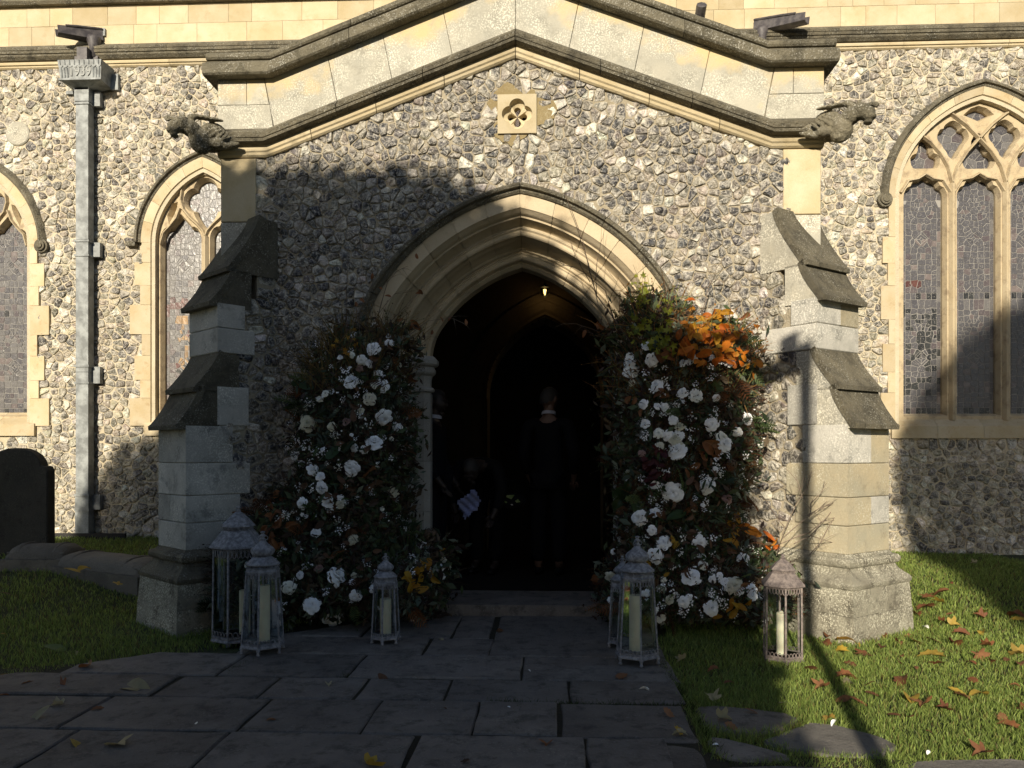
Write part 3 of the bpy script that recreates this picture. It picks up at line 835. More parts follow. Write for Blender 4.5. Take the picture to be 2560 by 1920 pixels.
def gargoyle(side):
    """weathered winged beast leaning out from the corner, head turned outwards"""
    s = side; c = Vector((s*2.42, -.10, 3.80))
    P = [((-s*.02, .02, -.01), (.105, .085, .10), (0, s*10, 0)), ((s*.045, -.05, -.06), (.075, .08, .085), (0, 0, 0)), ((s*.03, -.06, -.12), (.055, .05, .04), (0, 0, 0)),
         ((-s*.12, .02, -.045), (.12, .06, .045), (0, s*14, 0)), ((s*.095, -.10, .01), (.06, .07, .055), (0, 0, 0)), ((s*.15, -.15, .025), (.055, .07, .052), (0, 0, 0)),
         ((s*.185, -.19, -.005), (.045, .055, .045), (0, 0, 0)), ((s*.195, -.215, -.045), (.034, .045, .022), (0, 0, 0)), ((s*.185, -.20, -.075), (.026, .036, .012), (0, s*15, 0)),
         ((s*.215, -.165, .07), (.042, .018, .014), (0, -s*12, 0)), ((s*.255, -.165, .072), (.022, .016, .02), (0, 0, 0)), ((s*.135, -.16, .082), (.018, .016, .028), (0, s*20, 0)),
         ((s*.0, -.07, .108), (.13, .035, .012), (0, -s*9, 0)), ((s*.09, -.10, .10), (.045, .03, .022), (0, s*25, 0)), ((-s*.17, -.035, -.095), (.08, .024, .020), (0, s*10, 0)),
         ((-s*.09, -.06, -.085), (.05, .035, .03), (0, 0, 0))]
    for k in range(5): P.append(((s*(-.02-.03*k), -.075, .03-.022*k), (.06, .012, .010), (0, s*(18+6*k), 0)))
    parts = [(c + Vector(p), r, rot) for p, r, rot in P]
    parts = [(c_, tuple(q*1.16 for q in r_), rt_) for c_, r_, rt_ in parts]
    me = blobs(parts, .0075, .014); me.materials.append(M['mould_green']); o = link('gargoyle', me, porch)
    return o
gargoyle(1); gargoyle(-1)

# ================================================================== THE AISLE WALL BEHIND
YA = 3.2
aisle = thing('aisle_wall', 'long flint wall of the church aisle behind the porch, with ashlar parapet and stone cornice', 'church wall', (0, 0, 0))
AFR = (Vector((0, YA, 0)), Vector((1, 0, 0)), Vector((0, 0, 1)), Vector((0, -1, 0)))
WA = [S(508, 386, YA)[0], S(-50, 386, YA)[0]]; WB = S(2455, 207, YA)[0]
def win_hole(ar, d, zb): 
    o_ = ar.outline(d); return [(ar.cx+ar.a+d, zb)] + o_ + [(ar.cx-ar.a-d, zb)]
ZG = 1.77                                     # foot of the glass
winA = [Arch(x, 3.86, .60, .86, 1.42, R(25)) for x in WA]
winB = Arch(WB, 4.28, .95, 1.14, 1.13, R(36))
ID = Arch(.22, 2.0, .70, .92, 1.2, R(36))    # inner doorway
zc0 = S(700, 163, YA)[1]                      # underside of the cornice
holes = [win_hole(a, .0, 1.52) for a in winA] + [win_hole(winB, 0, 1.52)]
dh = [(.22+.70, .05)] + ID.outline(0) + [(.22-.70, .05)]
o = link('core_wall', plate_mesh([(-9, -.3), (9, -.3), (9, zc0+.05), (-9, zc0+.05)], holes + [dh], YA, YA+.55, M['mortar_pale']), aisle); fixn(o)

def bar_sweep(pts, w, y0, y1, mb):
    """moulded tracery bar along (x,z) points: narrow fillet in front, wide at the back"""
    n = len(pts); prof = [(-w/2, y1), (-w/2, (y0+y1)/2+.01), (-w*.16, y0), (w*.16, y0), (w/2, (y0+y1)/2+.01), (w/2, y1)]; V = []; F = []; m = 6
    for i, p in enumerate(pts):
        a = Vector(pts[max(0, i-1)]); b = Vector(pts[min(n-1, i+1)]); t = (b-a).normalized(); nx, nz = -t.y, t.x
        for d, y in prof: V.append((p[0]+nx*d, y, p[1]+nz*d))
    for i in range(n-1):
        for k in range(m): F.append([i*m+k, i*m+(k+1) % m, (i+1)*m+(k+1) % m, (i+1)*m+k])
    F += [list(range(m)), [(n-1)*m+k for k in range(m)][::-1]]
    mb.add(V, F)
def cusp_head(cx, zs, a, keys, n=26):
    out = []
    for i in range(n+1):
        th = 180*i/n
        q = th if th <= 90 else 180-th
        for (t0, r0), (t1, r1) in zip(keys, keys[1:]):
            if t0 <= q <= t1:
                f = (q-t0)/(t1-t0); r = r0 + (r1-r0)*f; break
        out.append((cx + a*r*math.cos(R(th)), zs + a*r*math.sin(R(th))))
    return out
HK = [(0, 1), (20, 1.02), (38, 1.0), (46, .90), (50, .83), (56, .86), (70, .98), (80, 1.08), (90, 1.28)]
HKB = [(0, 1), (15, 1.0), (30, .97), (38, .84), (44, .88), (60, 1.0), (70, .96), (76, .91), (82, .97), (90, 1.08)]
def polar(cx, cz, keys, sc, n=40):
    out = []
    for i in range(n):
        th = 360*i/n
        for (t0, r0), (t1, r1) in zip(keys, keys[1:]):
            if t0 <= th <= t1:
                f = (th-t0)/(t1-t0); f = f*f*(3-2*f); r = r0 + (r1-r0)*f; break
        out.append((cx + sc*r*math.cos(R(th)), cz + sc*r*math.sin(R(th))))
    return out
TRE = [(0, .62), (25, .60), (40, .62), (90, 1.55), (140, .62), (155, .60), (180, .75), (205, 1.02), (225, .95), (250, .62), (270, .66), (290, .62), (315, .95), (335, 1.02), (360, .62)]
TRE = [(0, .95), (30, .60), (50, .66), (90, 1.5), (130, .66), (150, .60), (180, .95), (215, 1.0), (240, .70), (270, .60), (300, .70), (325, 1.0), (360, .95)]
UPP = [(0, .95), (25, .9), (42, .72), (62, .88), (90, 1.0), (118, .88), (138, .72), (155, .9), (180, .95), (215, .80), (245, .95), (270, 1.45), (295, .95), (325, .80), (360, .95)]
def window(ar, kind, label_glass=None):
    wn = thing('church_window', None, None); wn.parent = aisle
    cx = ar.cx; yf = YA + .02; hl = []
    if kind == 'A':
        for s in (-1, 1):
            c = cx + s*.312; zs = 3.90
            hl.append([(c-.232, ZG), (c+.232, ZG)] + cusp_head(c, zs, .232, HK))
        q = []
        for i in range(48):
            th = 2*PI*i/48; best = 0
            for k in range(4):
                dl = th - k*PI/2; r_ = .125; c_ = .125; qq = r_*r_ - (c_*math.sin(dl))**2
                if qq > 0: best = max(best, c_*math.cos(dl) + math.sqrt(qq))
            x, z = best*math.cos(th), best*math.sin(th)
            if z < -.15: z *= 1.0 + .35*max(0, 1-abs(x)/.1)
            q.append((cx+x, 4.40+z))
        hl.append(q)
        for s in (-1, 1): hl.append([(cx+s*x, z) for x, z in ((.450, 4.185), (.415, 4.25), (.388, 4.32), (.384, 4.345), (.402, 4.34), (.432, 4.27), (.456, 4.215))])
        plates = 1; zsill = 1.50
    else:
        for k in (-1, 0, 1):
            c = cx + k*.615; hl.append([(c-.228, ZG-.02), (c+.228, ZG-.02)] + cusp_head(c, 4.30, .228, HKB))
            hl.append(polar(c, 4.765, TRE, .176 if k == 0 else .156))
        for k in (-.5, .5): hl.append(polar(cx+k*.59, 5.015, UPP, .168))
        hl.append([(cx+x, z) for x, z in ((-.135, 5.275), (0, 5.215), (.135, 5.275), (.08, 5.325), (0, 5.35), (-.08, 5.325))])
        zsill = 1.46
    out = [(cx+ar.a-.002, 1.60)] + ar.outline(-.002) + [(cx-ar.a+.002, 1.60)]
    o = link('tracery', plate_mesh(out, hl, yf+.05, yf+.20, M['tracery'], grow=.028 if kind == 'A' else .024), wn)
    mb = MB()                                  # moulded nosings on mullions and the flowing bars
    if kind == 'A':
        bar_sweep([(cx, ZG-.1), (cx, 3.8), (cx, 3.95)], .075, yf+.005, yf+.06, mb)
        for s in (-1, 1):
            bar_sweep([(cx, 3.95)] + [(cx+s*x, z) for x, z in ((.03, 4.02), (.10, 4.10), (.19, 4.18), (.27, 4.28), (.305, 4.40), (.29, 4.52), (.23, 4.62), (.13, 4.685), (0, 4.71))], .042, yf+.01, yf+.06, mb)
            bar_sweep([(cx+s*x, z) for x, z in ((.56, 3.86), (.52, 4.0), (.44, 4.08), (.36, 4.18), (.315, 4.30))], .036, yf+.012, yf+.06, mb)
    else:
        for k in (-.5, .5):
            c = cx + k*.615; bar_sweep([(c, ZG-.1), (c, 4.3), (c, 4.46)], .075, yf+.005, yf+.06, mb)
            sg = 1 if k > 0 else -1
            bar_sweep([(c, 4.46), (c-sg*.06, 4.66), (c-sg*.17, 4.83), (c-sg*.305, 4.98), (c-sg*.45, 5.14), (c-sg*.60, 5.26), (c-sg*.66, 5.30)], .042, yf+.008, yf+.06, mb)
            bar_sweep([(c, 4.46), (c+sg*.05, 4.66), (c+sg*.14, 4.82), (c+sg*.25, 4.95), (c+sg*.34, 5.02)], .042, yf+.008, yf+.06, mb)
        for k in (-1, 0, 1):
            c = cx + k*.615
            bar_sweep([(c-.29, 4.36), (c-.20, 4.50), (c-.09, 4.52), (c, 4.575), (c+.09, 4.52), (c+.20, 4.50), (c+.29, 4.36)], .04, yf+.015, yf+.06, mb)
    fixn(mb.obj('mullion', M['tracery'], wn))
    # frame: moulded reveal, jamb stones, hood
    fr_prof = [(-.004, .13), (.008, .045), (.022, .028), (.030, .034), (.05, -.020), (.16 if kind == 'A' else .13, -.040), (.16 if kind == 'A' else .13, .13)]
    for s in (1, -1):
        for i in range(5): smooth_angle(fixn(link('arch_stone', sweep_arch(ar, s, i/5 + (.001 if i else 0), (i+1)/5-.001, [(d, YA+y) for d, y in fr_prof], M['window_stone'], 5), wn)), 35)
        z = 1.62; k = 0; seq = (.34, .22, .30, .26, .36, .24, .28, .32)
        while z < ar.zs - .01:
            z1 = min(ar.zs, z + seq[k % 8]*(1 if kind == 'A' else 1.1))
            if ar.zs - z1 < .12: z1 = ar.zs
            ext = (.30, .17, .24, .15)[k % 4] if kind == 'A' else (.22, .14, .20, .13)[k % 4]
            prof = fr_prof[:-2] + [(ext, -.036), (ext, .13)]
            V = [(ar.cx + s*(ar.a + d), YA+y, zz) for zz in (z+.0015, z1-.0015) for d, y in prof]; m = len(prof)
            F = [[i, (i+1) % m, m+(i+1) % m, m+i] for i in range(m)] + [list(range(m)), [m+i for i in range(m)][::-1]]
            fixn(mk('jamb_stone', V, F, M['window_stone'], wn)); z = z1; k += 1
        hd = .16 if kind == 'A' else .13
        hp = [(hd, .02), (hd, -.035), (hd+.015, -.05), (hd+.03, -.055), (hd+.035, -.085), (hd+.05, -.09), (hd+.085, -.05), (hd+.10, .02)]
        for i in range(4): smooth_angle(fixn(link('hood_mould', sweep_arch(ar, s, i/4+.001, (i+1)/4-.001, [(d, YA+y) for d, y in hp], M['mould_dark'], 6), wn)), 35)
        lx = ar.cx + s*(ar.a + hd + .05)
        if kind == 'A' and ar is winA[0]:
            MB().box(min(lx, lx+s*.12), max(lx, lx+s*.12), YA-.085, YA, ar.zs-.05, ar.zs+.005).obj('label_stop', M['mould_dark'], wn)
        else:
            mb = MB()
            for r_, d_ in ((.085, .06), (.06, .085), (.035, .10)):
                V = [(lx + r_*math.cos(2*PI*i/20), YA-yy, ar.zs-.03 + r_*math.sin(2*PI*i/20)) for yy in (0, d_) for i in range(20)]
                mb.add(V, [[i, (i+1) % 20, 20+(i+1) % 20, 20+i] for i in range(20)] + [[20+i for i in range(20)]])
            fixn(mb.obj('label_stop', M['mould_dark'], wn))
    # sill
    hw_ = ar.a + (.12 if kind == 'A' else .10)
    n_s = 3 if kind == 'A' else 4
    for i in range(n_s):
        a = cx-hw_ + 2*hw_*i/n_s + .002; b = cx-hw_ + 2*hw_*(i+1)/n_s - .002
        V = [(x, y, z) for x in (a, b) for y, z in ((YA+.22, zsill+.33), (YA-.02, zsill+.16), (YA-.045, zsill+.14), (YA-.045, zsill), (YA+.22, zsill))]
        F = [[0, 1, 6, 5], [1, 2, 7, 6], [2, 3, 8, 7], [3, 4, 9, 8], [4, 0, 5, 9], [0, 4, 3, 2, 1], [5, 6, 7, 8, 9]]
        fixn(mk('sill_stone', V, F, M['window_stone'], wn))
    # leaded glass: one pane a piece, came sheet behind
    yg = yf + .150
    mk('lead_came', [(cx-ar.a, yg+.006, 1.6), (cx+ar.a, yg+.006, 1.6), (cx+ar.a, yg+.006, ar.apex(0)), (cx-ar.a, yg+.006, ar.apex(0))], [[0, 1, 2, 3]], M['came'], wn)
    GFR = (Vector((0, yg+.004, 0)), Vector((1, 0, 0)), Vector((0, 0, 1)), Vector((0, -1, 0)))
    def inside(x, z, poly):
        c = False; n = len(poly)
        for i in range(n):
            x0, z0 = poly[i-1]; x1, z1 = poly[i]
            if (z0 > z) != (z1 > z) and x < (x1-x0)*(z-z0)/(z1-z0)+x0: c = not c
        return c
    npane = 0; allp = []
    dark = (.22, .24, .24, 1); red = (1.0, .42, .36, 1); amb = (2.2, 1.4, .6, 1); base = (1, 1, 1, 1); rose = (1.15, .98, .95, 1)
    for hi, h in enumerate(hl):
        xs = [p[0] for p in h]; zs = [p[1] for p in h]; light = (max(zs)-min(zs)) > 1.5
        if h is None or max(xs) < S(-30, 600, YA+.2)[0] or min(xs) > S(2590, 600, YA+.2)[0]:
            pass
        P = []
        x0, x1, z0, z1 = min(xs), max(xs), min(zs), max(zs); c = (x0+x1)/2
        polys = []
        if light:
            bw = .045; z = z0 + .01; zt = 3.86 if kind == 'A' else 4.26
            mid = 3.0 if kind == 'A' else 3.12
            for sx in (x0, x1-bw):              # border strips
                z = z0
                while z < zt-.08:
                    zz = z + random.choice((.09, .13, .16)); polys.append(([(sx+.003, z+.003), (sx+bw-.003, z+.003), (sx+bw-.003, min(zz, zt)-.003), (sx+.003, min(zz, zt)-.003)], 'b')); z = zz
            for zz in (z0, mid):                # bands
                for k in range(6):
                    a = x0+bw + (x1-x0-2*bw)*k/6; b = x0+bw + (x1-x0-2*bw)*(k+1)/6; polys.append((rect(a+.003, b-.003, zz+.003, zz+.075), 'q'))
            sp = .070 if kind == 'B' else .080
            pts = []; bad = lambda z: mid-.03 < z < mid+.11
            def mput(dx, z):                 # drawn once, mirrored about the light's middle like the glazier's cartoon
                for sg in ((-1, 1) if dx > .012 else (1,)):
                    x = c + sg*dx + random.uniform(-.004, .004)
                    if inside(x, z, h) and not bad(z) and abs(x-c) < (x1-x0)/2-bw-.01: pts.append((x, z))
            hw2 = (x1-x0)/2-bw
            for pa, pb in ((z0+.11, mid-.05), (mid+.12, z1)):
                H_ = pb-pa; zg = pa + H_*.60; used = []
                for q in range(7):            # gable made of two rows of little quarries
                    for o_ in (0, .038): mput(hw2*(1-q/6.5), zg + .30*q/6.5 + o_)
                zh = pa + H_*.46
                for q in range(9): mput(abs(.062*math.cos(PI*q/8)), zh + .062*math.sin(PI*q/8 - PI/2)*1.0) if q % 1 == 0 else None
                mput(0, zh)
                z = pa
                while z < pb:
                    for dx in (random.uniform(0, .02), hw2*random.uniform(.38, .52), hw2*random.uniform(.78, .9)):
                        if abs(z-zh) < .085 and dx < .085: continue
                        if abs(z - (zg + .30*(1-dx/hw2))) < .06: continue
                        mput(dx, z + random.uniform(-.012, .012))
                    z += random.uniform(.055, .085)
            uniq = []
            for p_ in pts:
                if all((p_[0]-q_[0])**2 + (p_[1]-q_[1])**2 > .018**2 for q_ in uniq): uniq.append(p_)
            pts = uniq
            z_ = zt + .01
            while z_ < z1:
                for e_ in (x0+bw*.5, x1-bw*.5):
                    q_ = (e_+random.uniform(-.01, .01), z_)
                    if inside(q_[0], q_[1], h): pts.append(q_)
                z_ += sp*.9
            cl = cells(pts, .005, .10, 1.1)
            for cc in cl:
                if not cc: continue
                if sum(p[1] for p in cc)/len(cc) < zt-.01: cc = clip(cc, -1, 0, -(x0+bw+.002)); cc = clip(cc, 1, 0, x1-bw-.002) if cc else cc
                cc = clip(cc, 0, -1, -(z0+.08)) if cc else cc
                if cc:
                    m_ = sum(p[1] for p in cc)/len(cc); cc = clip(cc, 0, 1, mid-.003) if m_ < mid+.03 else clip(cc, 0, -1, -(mid+.08))
                if cc and len(cc) >= 3 and abs(area2(cc)) > .0004: polys.append((cc, 'v'))
        else:
            sp = .085; pts = scatter(x0, x1, z0, z1, sp, sp, .3, lambda x, z: inside(x, z, h))
            for cc in cells(pts, .006, sp*1.2, 1.15):
                if cc: polys.append((cc, 'v'))
        for pl, ty in polys:
            if len(pl) < 3 or abs(area2(pl)) < .0003: continue
            mx = sum(p[0] for p in pl)/len(pl); mz = sum(p[1] for p in pl)/len(pl)
            off_ = not S(-8, 600, YA+.2)[0] < mx < S(2568, 600, YA+.2)[0]
            cv = base if random.random() < .86 else rose
            if ty == 'q' and random.random() < .4: cv = dark
            if kind == 'B':
                if hi == 0 and 2.0 < mz < 3.05 and random.random() < .48: cv = dark
                if hi == 0 and 3.27 < mz < 3.37 and mx < c-.02: cv = (.85, .32, .25, 1)
            elif ar is winA[0]:
                if hi == 0 and 2.05 < mz < 2.95 and mx > c-.08: cv = random.choice((dark, dark, amb, red, base, amb))
                elif hi == 0 and 3.05 < mz < 3.2: cv = red
                elif hi == 0 and mz < 2.9 and random.random() < .3: cv = rose
            allp.append((abs(area2(pl)) + (1 if cv not in (base,) else 0) - (5 if off_ else 0), pl, cv))
    allp.sort(key=lambda q: -q[0])
    nvis = min(280, sum(1 for q in allp if q[0] > -1))
    for _, pl, cv in allp[:nvis]:
        o = block('pane', pl, GFR, -.0015, .003, M['pane'], wn, .001, .0006); o.color = cv; npane += 1
    V = []; F = []
    for _, pl, cv in allp[nvis:]:
        me = block_mesh(pl, GFR, -.0015, .003, M['pane'], .001, .0006); b = len(V); V += [v.co.copy() for v in me.vertices]; F += [[i+b for i in p.vertices] for p in me.polygons]; bpy.data.meshes.remove(me)
    if V: mk('small_panes', V, F, M['pane'], wn)['kind'] = 'stuff'
    return wn, npane
for a in winA: print('panes', window(a, 'A')[1])
print('panes', window(winB, 'B')[1])
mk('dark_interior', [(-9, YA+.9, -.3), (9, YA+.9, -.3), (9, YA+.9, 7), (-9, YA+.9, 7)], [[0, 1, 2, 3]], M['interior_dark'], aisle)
# inner doorway of the porch
fixn(link('inner_facing', plate_mesh([(-1.82, .05), (1.82, .05), (1.82, 4.6), (-1.82, 4.6)], [[(.22+.70, .1)] + ID.outline(0) + [(.22-.70, .1)]], YA-.015, YA-.003, M['interior']), aisle))
ip = [(0, YA+.1), (0, YA-.01), (.02, YA-.04), (.05, YA-.03), (.08, YA-.045), (.17, YA-.05), (.18, YA-.06), (.27, YA-.06), (.27, YA+.1)]
for s in (1, -1):
    for i in range(4): fixn(link('inner_arch_stone', sweep_arch(ID, s, i/4+.001, (i+1)/4-.001, ip, M['interior'], 6), aisle))
    z = .1
    while z < 1.94:
        z1 = min(1.95, z+.46); V = [(ID.cx + s*(ID.a+d), y, zz) for zz in (z+.001, z1-.001) for d, y in ip]; m = len(ip)
        F = [[i, (i+1) % m, m+(i+1) % m, m+i] for i in range(m)] + [list(range(m)), [m+i for i in range(m)][::-1]]
        fixn(mk('inner_jamb_stone', V, F, M['interior'], aisle)); z = z1
# cornice: cream roll, dark weathered mouldings; parapet ashlar in two courses; coping
zt = S(295, 103, YA-.08)[1]; zr = zt - .205
L0, L1 = -7.6, 8.2
cuts = [L0, -6.6, -5.5, -4.35, -3.3, -2.2, 2.2, 3.3, 4.4, 5.6, 6.9, L1]
for a, b in zip(cuts, cuts[1:]):
    line_sweep('cornice_roll', [(a+.002, zr-.085), (b-.002, zr-.085)], [(0, .03), (0, -.02), (.015, -.04), (.03, -.042), (.036, -.06), (.055, -.064), (.07, -.055), (.085, -.035), (.085, .03)], M['cream_mould'], aisle, YA)
    smooth_angle(line_sweep('cornice_stone', [(a+.002, zr), (b-.002, zr)], [(0, .03), (0, -.07), (.03, -.11), (.05, -.115), (.055, -.10), (.06, -.12), (.085, -.128), (.095, -.115), (.10, -.125), (.125, -.13), (.14, -.11), (.205, -.02), (.205, .03)], M['mould_dark'], aisle, YA), 30)
MB().box(L0, L1, YA+.02, YA+.3, zt-.3, zt+1.2).obj('parapet_core', M['mortar_pale'], aisle)
zrow = [zt, zt+.243, zt+.486]
for r in range(2):
    x = L0 + r*.2
    while x < L1:
        wd_ = random.choice((.29, .36, .44, .62, .50)); 
        if not (-2.4 < x and x+wd_ < 2.4 and False): block('ashlar_block', rect(x+.0012, x+wd_-.0012, zrow[r]+.0012, zrow[r+1]-.0012), AFR, -.1, -.0, M['cream'], aisle, .002, .001)
        x += wd_
for a, b in zip(cuts, cuts[1:]):
    line_sweep('coping_stone', [(a+.002, zrow[2]), (b-.002, zrow[2])], [(0, .3), (0, -.06), (.03, -.09), (.10, -.08), (.16, .02), (.2, .3)], M['mould_dark'], aisle, YA)
# flints of the aisle wall
def hood_clear(ar, x, z, d, zb):
    if z < zb - .02: return True
    dx = abs(x-ar.cx)
    if z < ar.zs: return dx > ar.a + d
    if z > ar.apex(d): return True
    for i in range(30):
        px, pz = ar.pt(i/29, d)
        if pz >= z: return dx > px-ar.cx
    return True
ROUND = S(46, 335, YA)
def ok_back(x, z):
    if -3.15 < x < 3.15 or z > zr-.09: return False
    if math.hypot(x-ROUND[0], z-ROUND[1]) < .19: return False
    for a in winA:
        if not hood_clear(a, x, z, .20 if z < a.zs else .27, 1.47): return False
    return hood_clear(winB, x, z, .17 if z < winB.zs else .25, 1.43)
pts = scatter(-6.9, 7.3, .05, zr, .106, .076, .34, ok_back)
pts = [p for p in pts if random.random() > .06]
nb = flints(aisle, pts, AFR, .098, gap=.005, h=.018, tbl=FLC_BACK, nparts=300, seen=lambda x, z: -6.1 < x < -3.4 or 3.5 < x < 4.9)
print('flints', nf, nb)
rd = [(ROUND[0] + .155*math.cos(2*PI*i/16), ROUND[1] + .15*math.sin(2*PI*i/16)) for i in range(16)]
block('round_stone', rd, AFR, -.01, .026, M['speckled'], aisle, .012)

# ================================================================== GROUND
def sm(t): t = max(0, min(1, t)); return t*t*(3-2*t)
def gz(x, y):
    return sm((y+.2)/1.9) * (.27*sm((-x-2.3)/1.0) + .12*sm((x-2.6)/1.0)) + .006*math.sin(3.1*x+1)*math.sin(2.7*y)*sm(abs(x)-1.5)
V = []; F = []; xs = [-60, -25, -12] + [-8 + .25*i for i in range(65)] + [12, 25, 60]; ys = [-60, -30, -14] + [-7 + .25*i for i in range(43)] + [8, 30]
for y in ys:
    for x in xs: V.append((x, y, gz(x, y)-.018))
nx = len(xs)
F = [[j*nx+i, j*nx+i+1, (j+1)*nx+i+1, (j+1)*nx+i] for j in range(len(ys)-1) for i in range(nx-1)]
def lawn_mat():
    m, t, b = newmat('lawn'); g = nd(t, 'ShaderNodeNewGeometry').outputs['Position']
    c = mixc(t, ramp(t, noise(t, g, 14, 8, .7), .35, .6), (.035, .042, .014), (.07, .09, .024))
    c = mixc(t, ramp(t, noise(t, g, 2.5, 4), .5, .7), c, (.045, .038, .018))
    t.links.new(c, b.inputs['Base Color']); b.inputs['Roughness'].default_value = .95; bump(t, b, noise(t, g, 70, 6, .7), 1.0, .03); M['lawn'] = m
lawn_mat()
tag(mk('ground', V, F, M['lawn'], None, True), 'mossy earth under the churchyard grass and between the paving stones', None, None, 'structure')

def DD(u, v): return (u*2560/2212, v*2560/2212)
# path of stone flags, each a piece of its own
path = thing('path', 'dark path of worn rectangular stone flags leading to the porch', None, kind='structure')
GFRM = (Vector((0, 0, 0)), Vector((1, 0, 0)), Vector((0, 1, 0)), Vector((0, 0, 1)))
def gx(u, v): return G(u, v)[0]
mk('joint_sand', [(x, y, .0035) for x, y in ((-4.4, -7), (3.6, -7), (3.6, -2.9), (.93, -2.75), (.98, -.03), (-1.6, -.03), (-1.75, -1.2), (-4.4, -2.1))], [[0, 1, 2, 3, 4, 5, 6, 7]], M['soil'], path)
rows = [(-.03, -.78, [-1.9, -1.05, -.42, gx(1236, 1570)], 1600), (-.78, -1.24, [-1.7, -.62, gx(1228, 1625)], 1625)]
eA, eB = (G(*DD(0, 1470)), G(*DD(520, 1392)))
ln = Vector((eB[0]-eA[0], eB[1]-eA[1])).normalized(); nn = (-ln.y, ln.x)          # lawn edge on the left
def flag(poly, z=.0):
    if area2(poly) < 0: poly = poly[::-1]
    p2 = clip(poly, nn[0], nn[1], nn[0]*eA[0] + nn[1]*eA[1] + .06)
    if len(p2) < 3 or abs(area2(p2)) < .01: return
    # worn, slightly uneven edges
    out = []
    for i in range(len(p2)):
        a = Vector(p2[i]); b = Vector(p2[(i+1) % len(p2)]); L = (b-a).length; k = max(1, int(L/.13)); n_ = Vector((-(b-a).y, (b-a).x))/max(L, 1e-6)
        for j in range(k):
            q = a + (b-a)*(j/k); o_ = random.uniform(-.005, .007); q = q + n_*o_; out.append((q.x, q.y))
    dz = random.uniform(-.004, .006)
    block('paving_stone', inset(out, .004), (Vector((0, 0, z+dz)), GFRM[1], GFRM[2], GFRM[3]), -.03, .014, M['paving'], path, .008, .002)
def row(y0, y1, js, skew=0.0):
    for a, b in zip(js, js[1:]):
        g = .006; sk = random.uniform(-.01, .01)
        e = random.uniform(.001, .005); flag([(a+e, y1+g*.8), (b-e, y1+g*.8), (b-e+sk, y0-g*.8), (a+e+sk, y0-g*.8)])
row(-.03, -.78, [-1.75, -1.05, -.42, gx(1236, 1570)]); row(-.78, -1.24, [-1.75, -.55, gx(1228, 1625)])
row(-.03, -1.24, [gx(1232, 1600), 1.0])
row(-1.24, -1.74, [-2.6, gx(567, 1675), gx(886, 1675), gx(1306, 1675), 1.0])
row(-1.74, -2.13, [-4.2, -2.9, gx(395, 1732), gx(660, 1732), gx(898, 1732), gx(1118, 1732), gx(1422, 1732), .97])
row(-2.13, -2.62, [-4.2, -3.2, gx(181, 1804), gx(622, 1804), gx(923, 1804), gx(1190, 1804), gx(1397, 1804), .93])
row(-2.62, -3.10, [-4.2, -3.0, gx(110, 1884), gx(525, 1884), gx(1028, 1884), gx(1462, 1884), .78])
for k in range(8):
    y = -3.10-.47*k; js = [-4+random.uniform(-.3, .3)]
    while js[-1] < 3.6: js.append(js[-1] + random.uniform(.6, 1.05))
    row(y, y-.47, js)
def C3(x, y): return (1660 + x*900/2133, 1220 + y*900/2133)
def gp(pts, z=0): return [G(*C3(*p), z) for p in pts]
crazy = []
for pts, mt in (([(560, 1490), (680, 1450), (800, 1400), (870, 1378), (1050, 1400), (1280, 1462), (1400, 1520), (1320, 1562), (1200, 1590), (1000, 1580), (750, 1540)], 'paving_pale'),
            ([(170, 1290), (330, 1285), (560, 1305), (740, 1330), (805, 1362), (700, 1420), (560, 1455), (400, 1440), (240, 1400)], 'paving'),
            ([(250, 1462), (400, 1480), (560, 1520), (740, 1570), (760, 1600), (700, 1615), (400, 1610), (290, 1560)], 'paving'),
            ([(-160, 1390), (0, 1398), (120, 1420), (210, 1475), (210, 1500), (60, 1500), (-160, 1490)], 'paving'),
            ([(-160, 1520), (30, 1515), (180, 1530), (232, 1570), (262, 1659), (-150, 1680)], 'paving'),
            ([(1440, 1610), (1700, 1597), (2140, 1592), (2300, 1660), (2250, 1740), (1400, 1740)], 'paving_pale'),
            ([(300, 1640), (760, 1632), (1000, 1650), (1050, 1720), (300, 1740)], 'paving')):
    p = gp(pts, .015); crazy.append(p)
    if area2(p) < 0: p = p[::-1]
    block('paving_stone', rounded(p, .2), (Vector((0, 0, -.006)), GFRM[1], GFRM[2], GFRM[3]), -.03, .016, M[mt], path, .009, .002)

# grass: two stretches of lawn
def in_poly(x, y, poly):
    c = False; n = len(poly)
    for i in range(n):
        x0, y0 = poly[i-1]; x1, y1 = poly[i]
        if (y0 > y) != (y1 > y) and x < (x1-x0)*(y-y0)/(y1-y0)+x0: c = not c
    return c
edgeR = [G(*DD(u, v)) for u, v in ((1400, 1392), (1428, 1420), (1436, 1452), (1478, 1500), (1490, 1560), (1515, 1600), (1530, 1640))]
lawnR = [(1.15, -.02)] + [(1.1, -.6)] + edgeR + [(1.0, -2.84), (1.3, -2.95), (1.9, -2.98), (2.1, -2.88), (5.4, -2.86), (5.4, 3.2), (3.2, 3.2), (2.4, 0), (1.9, -.02)]
lawnL = [eA, G(*DD(120, 1448)), G(*DD(250, 1425)), G(*DD(350, 1414)), G(*DD(450, 1402)), G(*DD(560, 1390)), (-1.55, -.3), (-1.9, -.02), (-2.35, 0), (-3.0, 3.2), (-7.2, 3.2), (-7.2, -2.4)]
stones_out = [('r', -2.0, 0)]
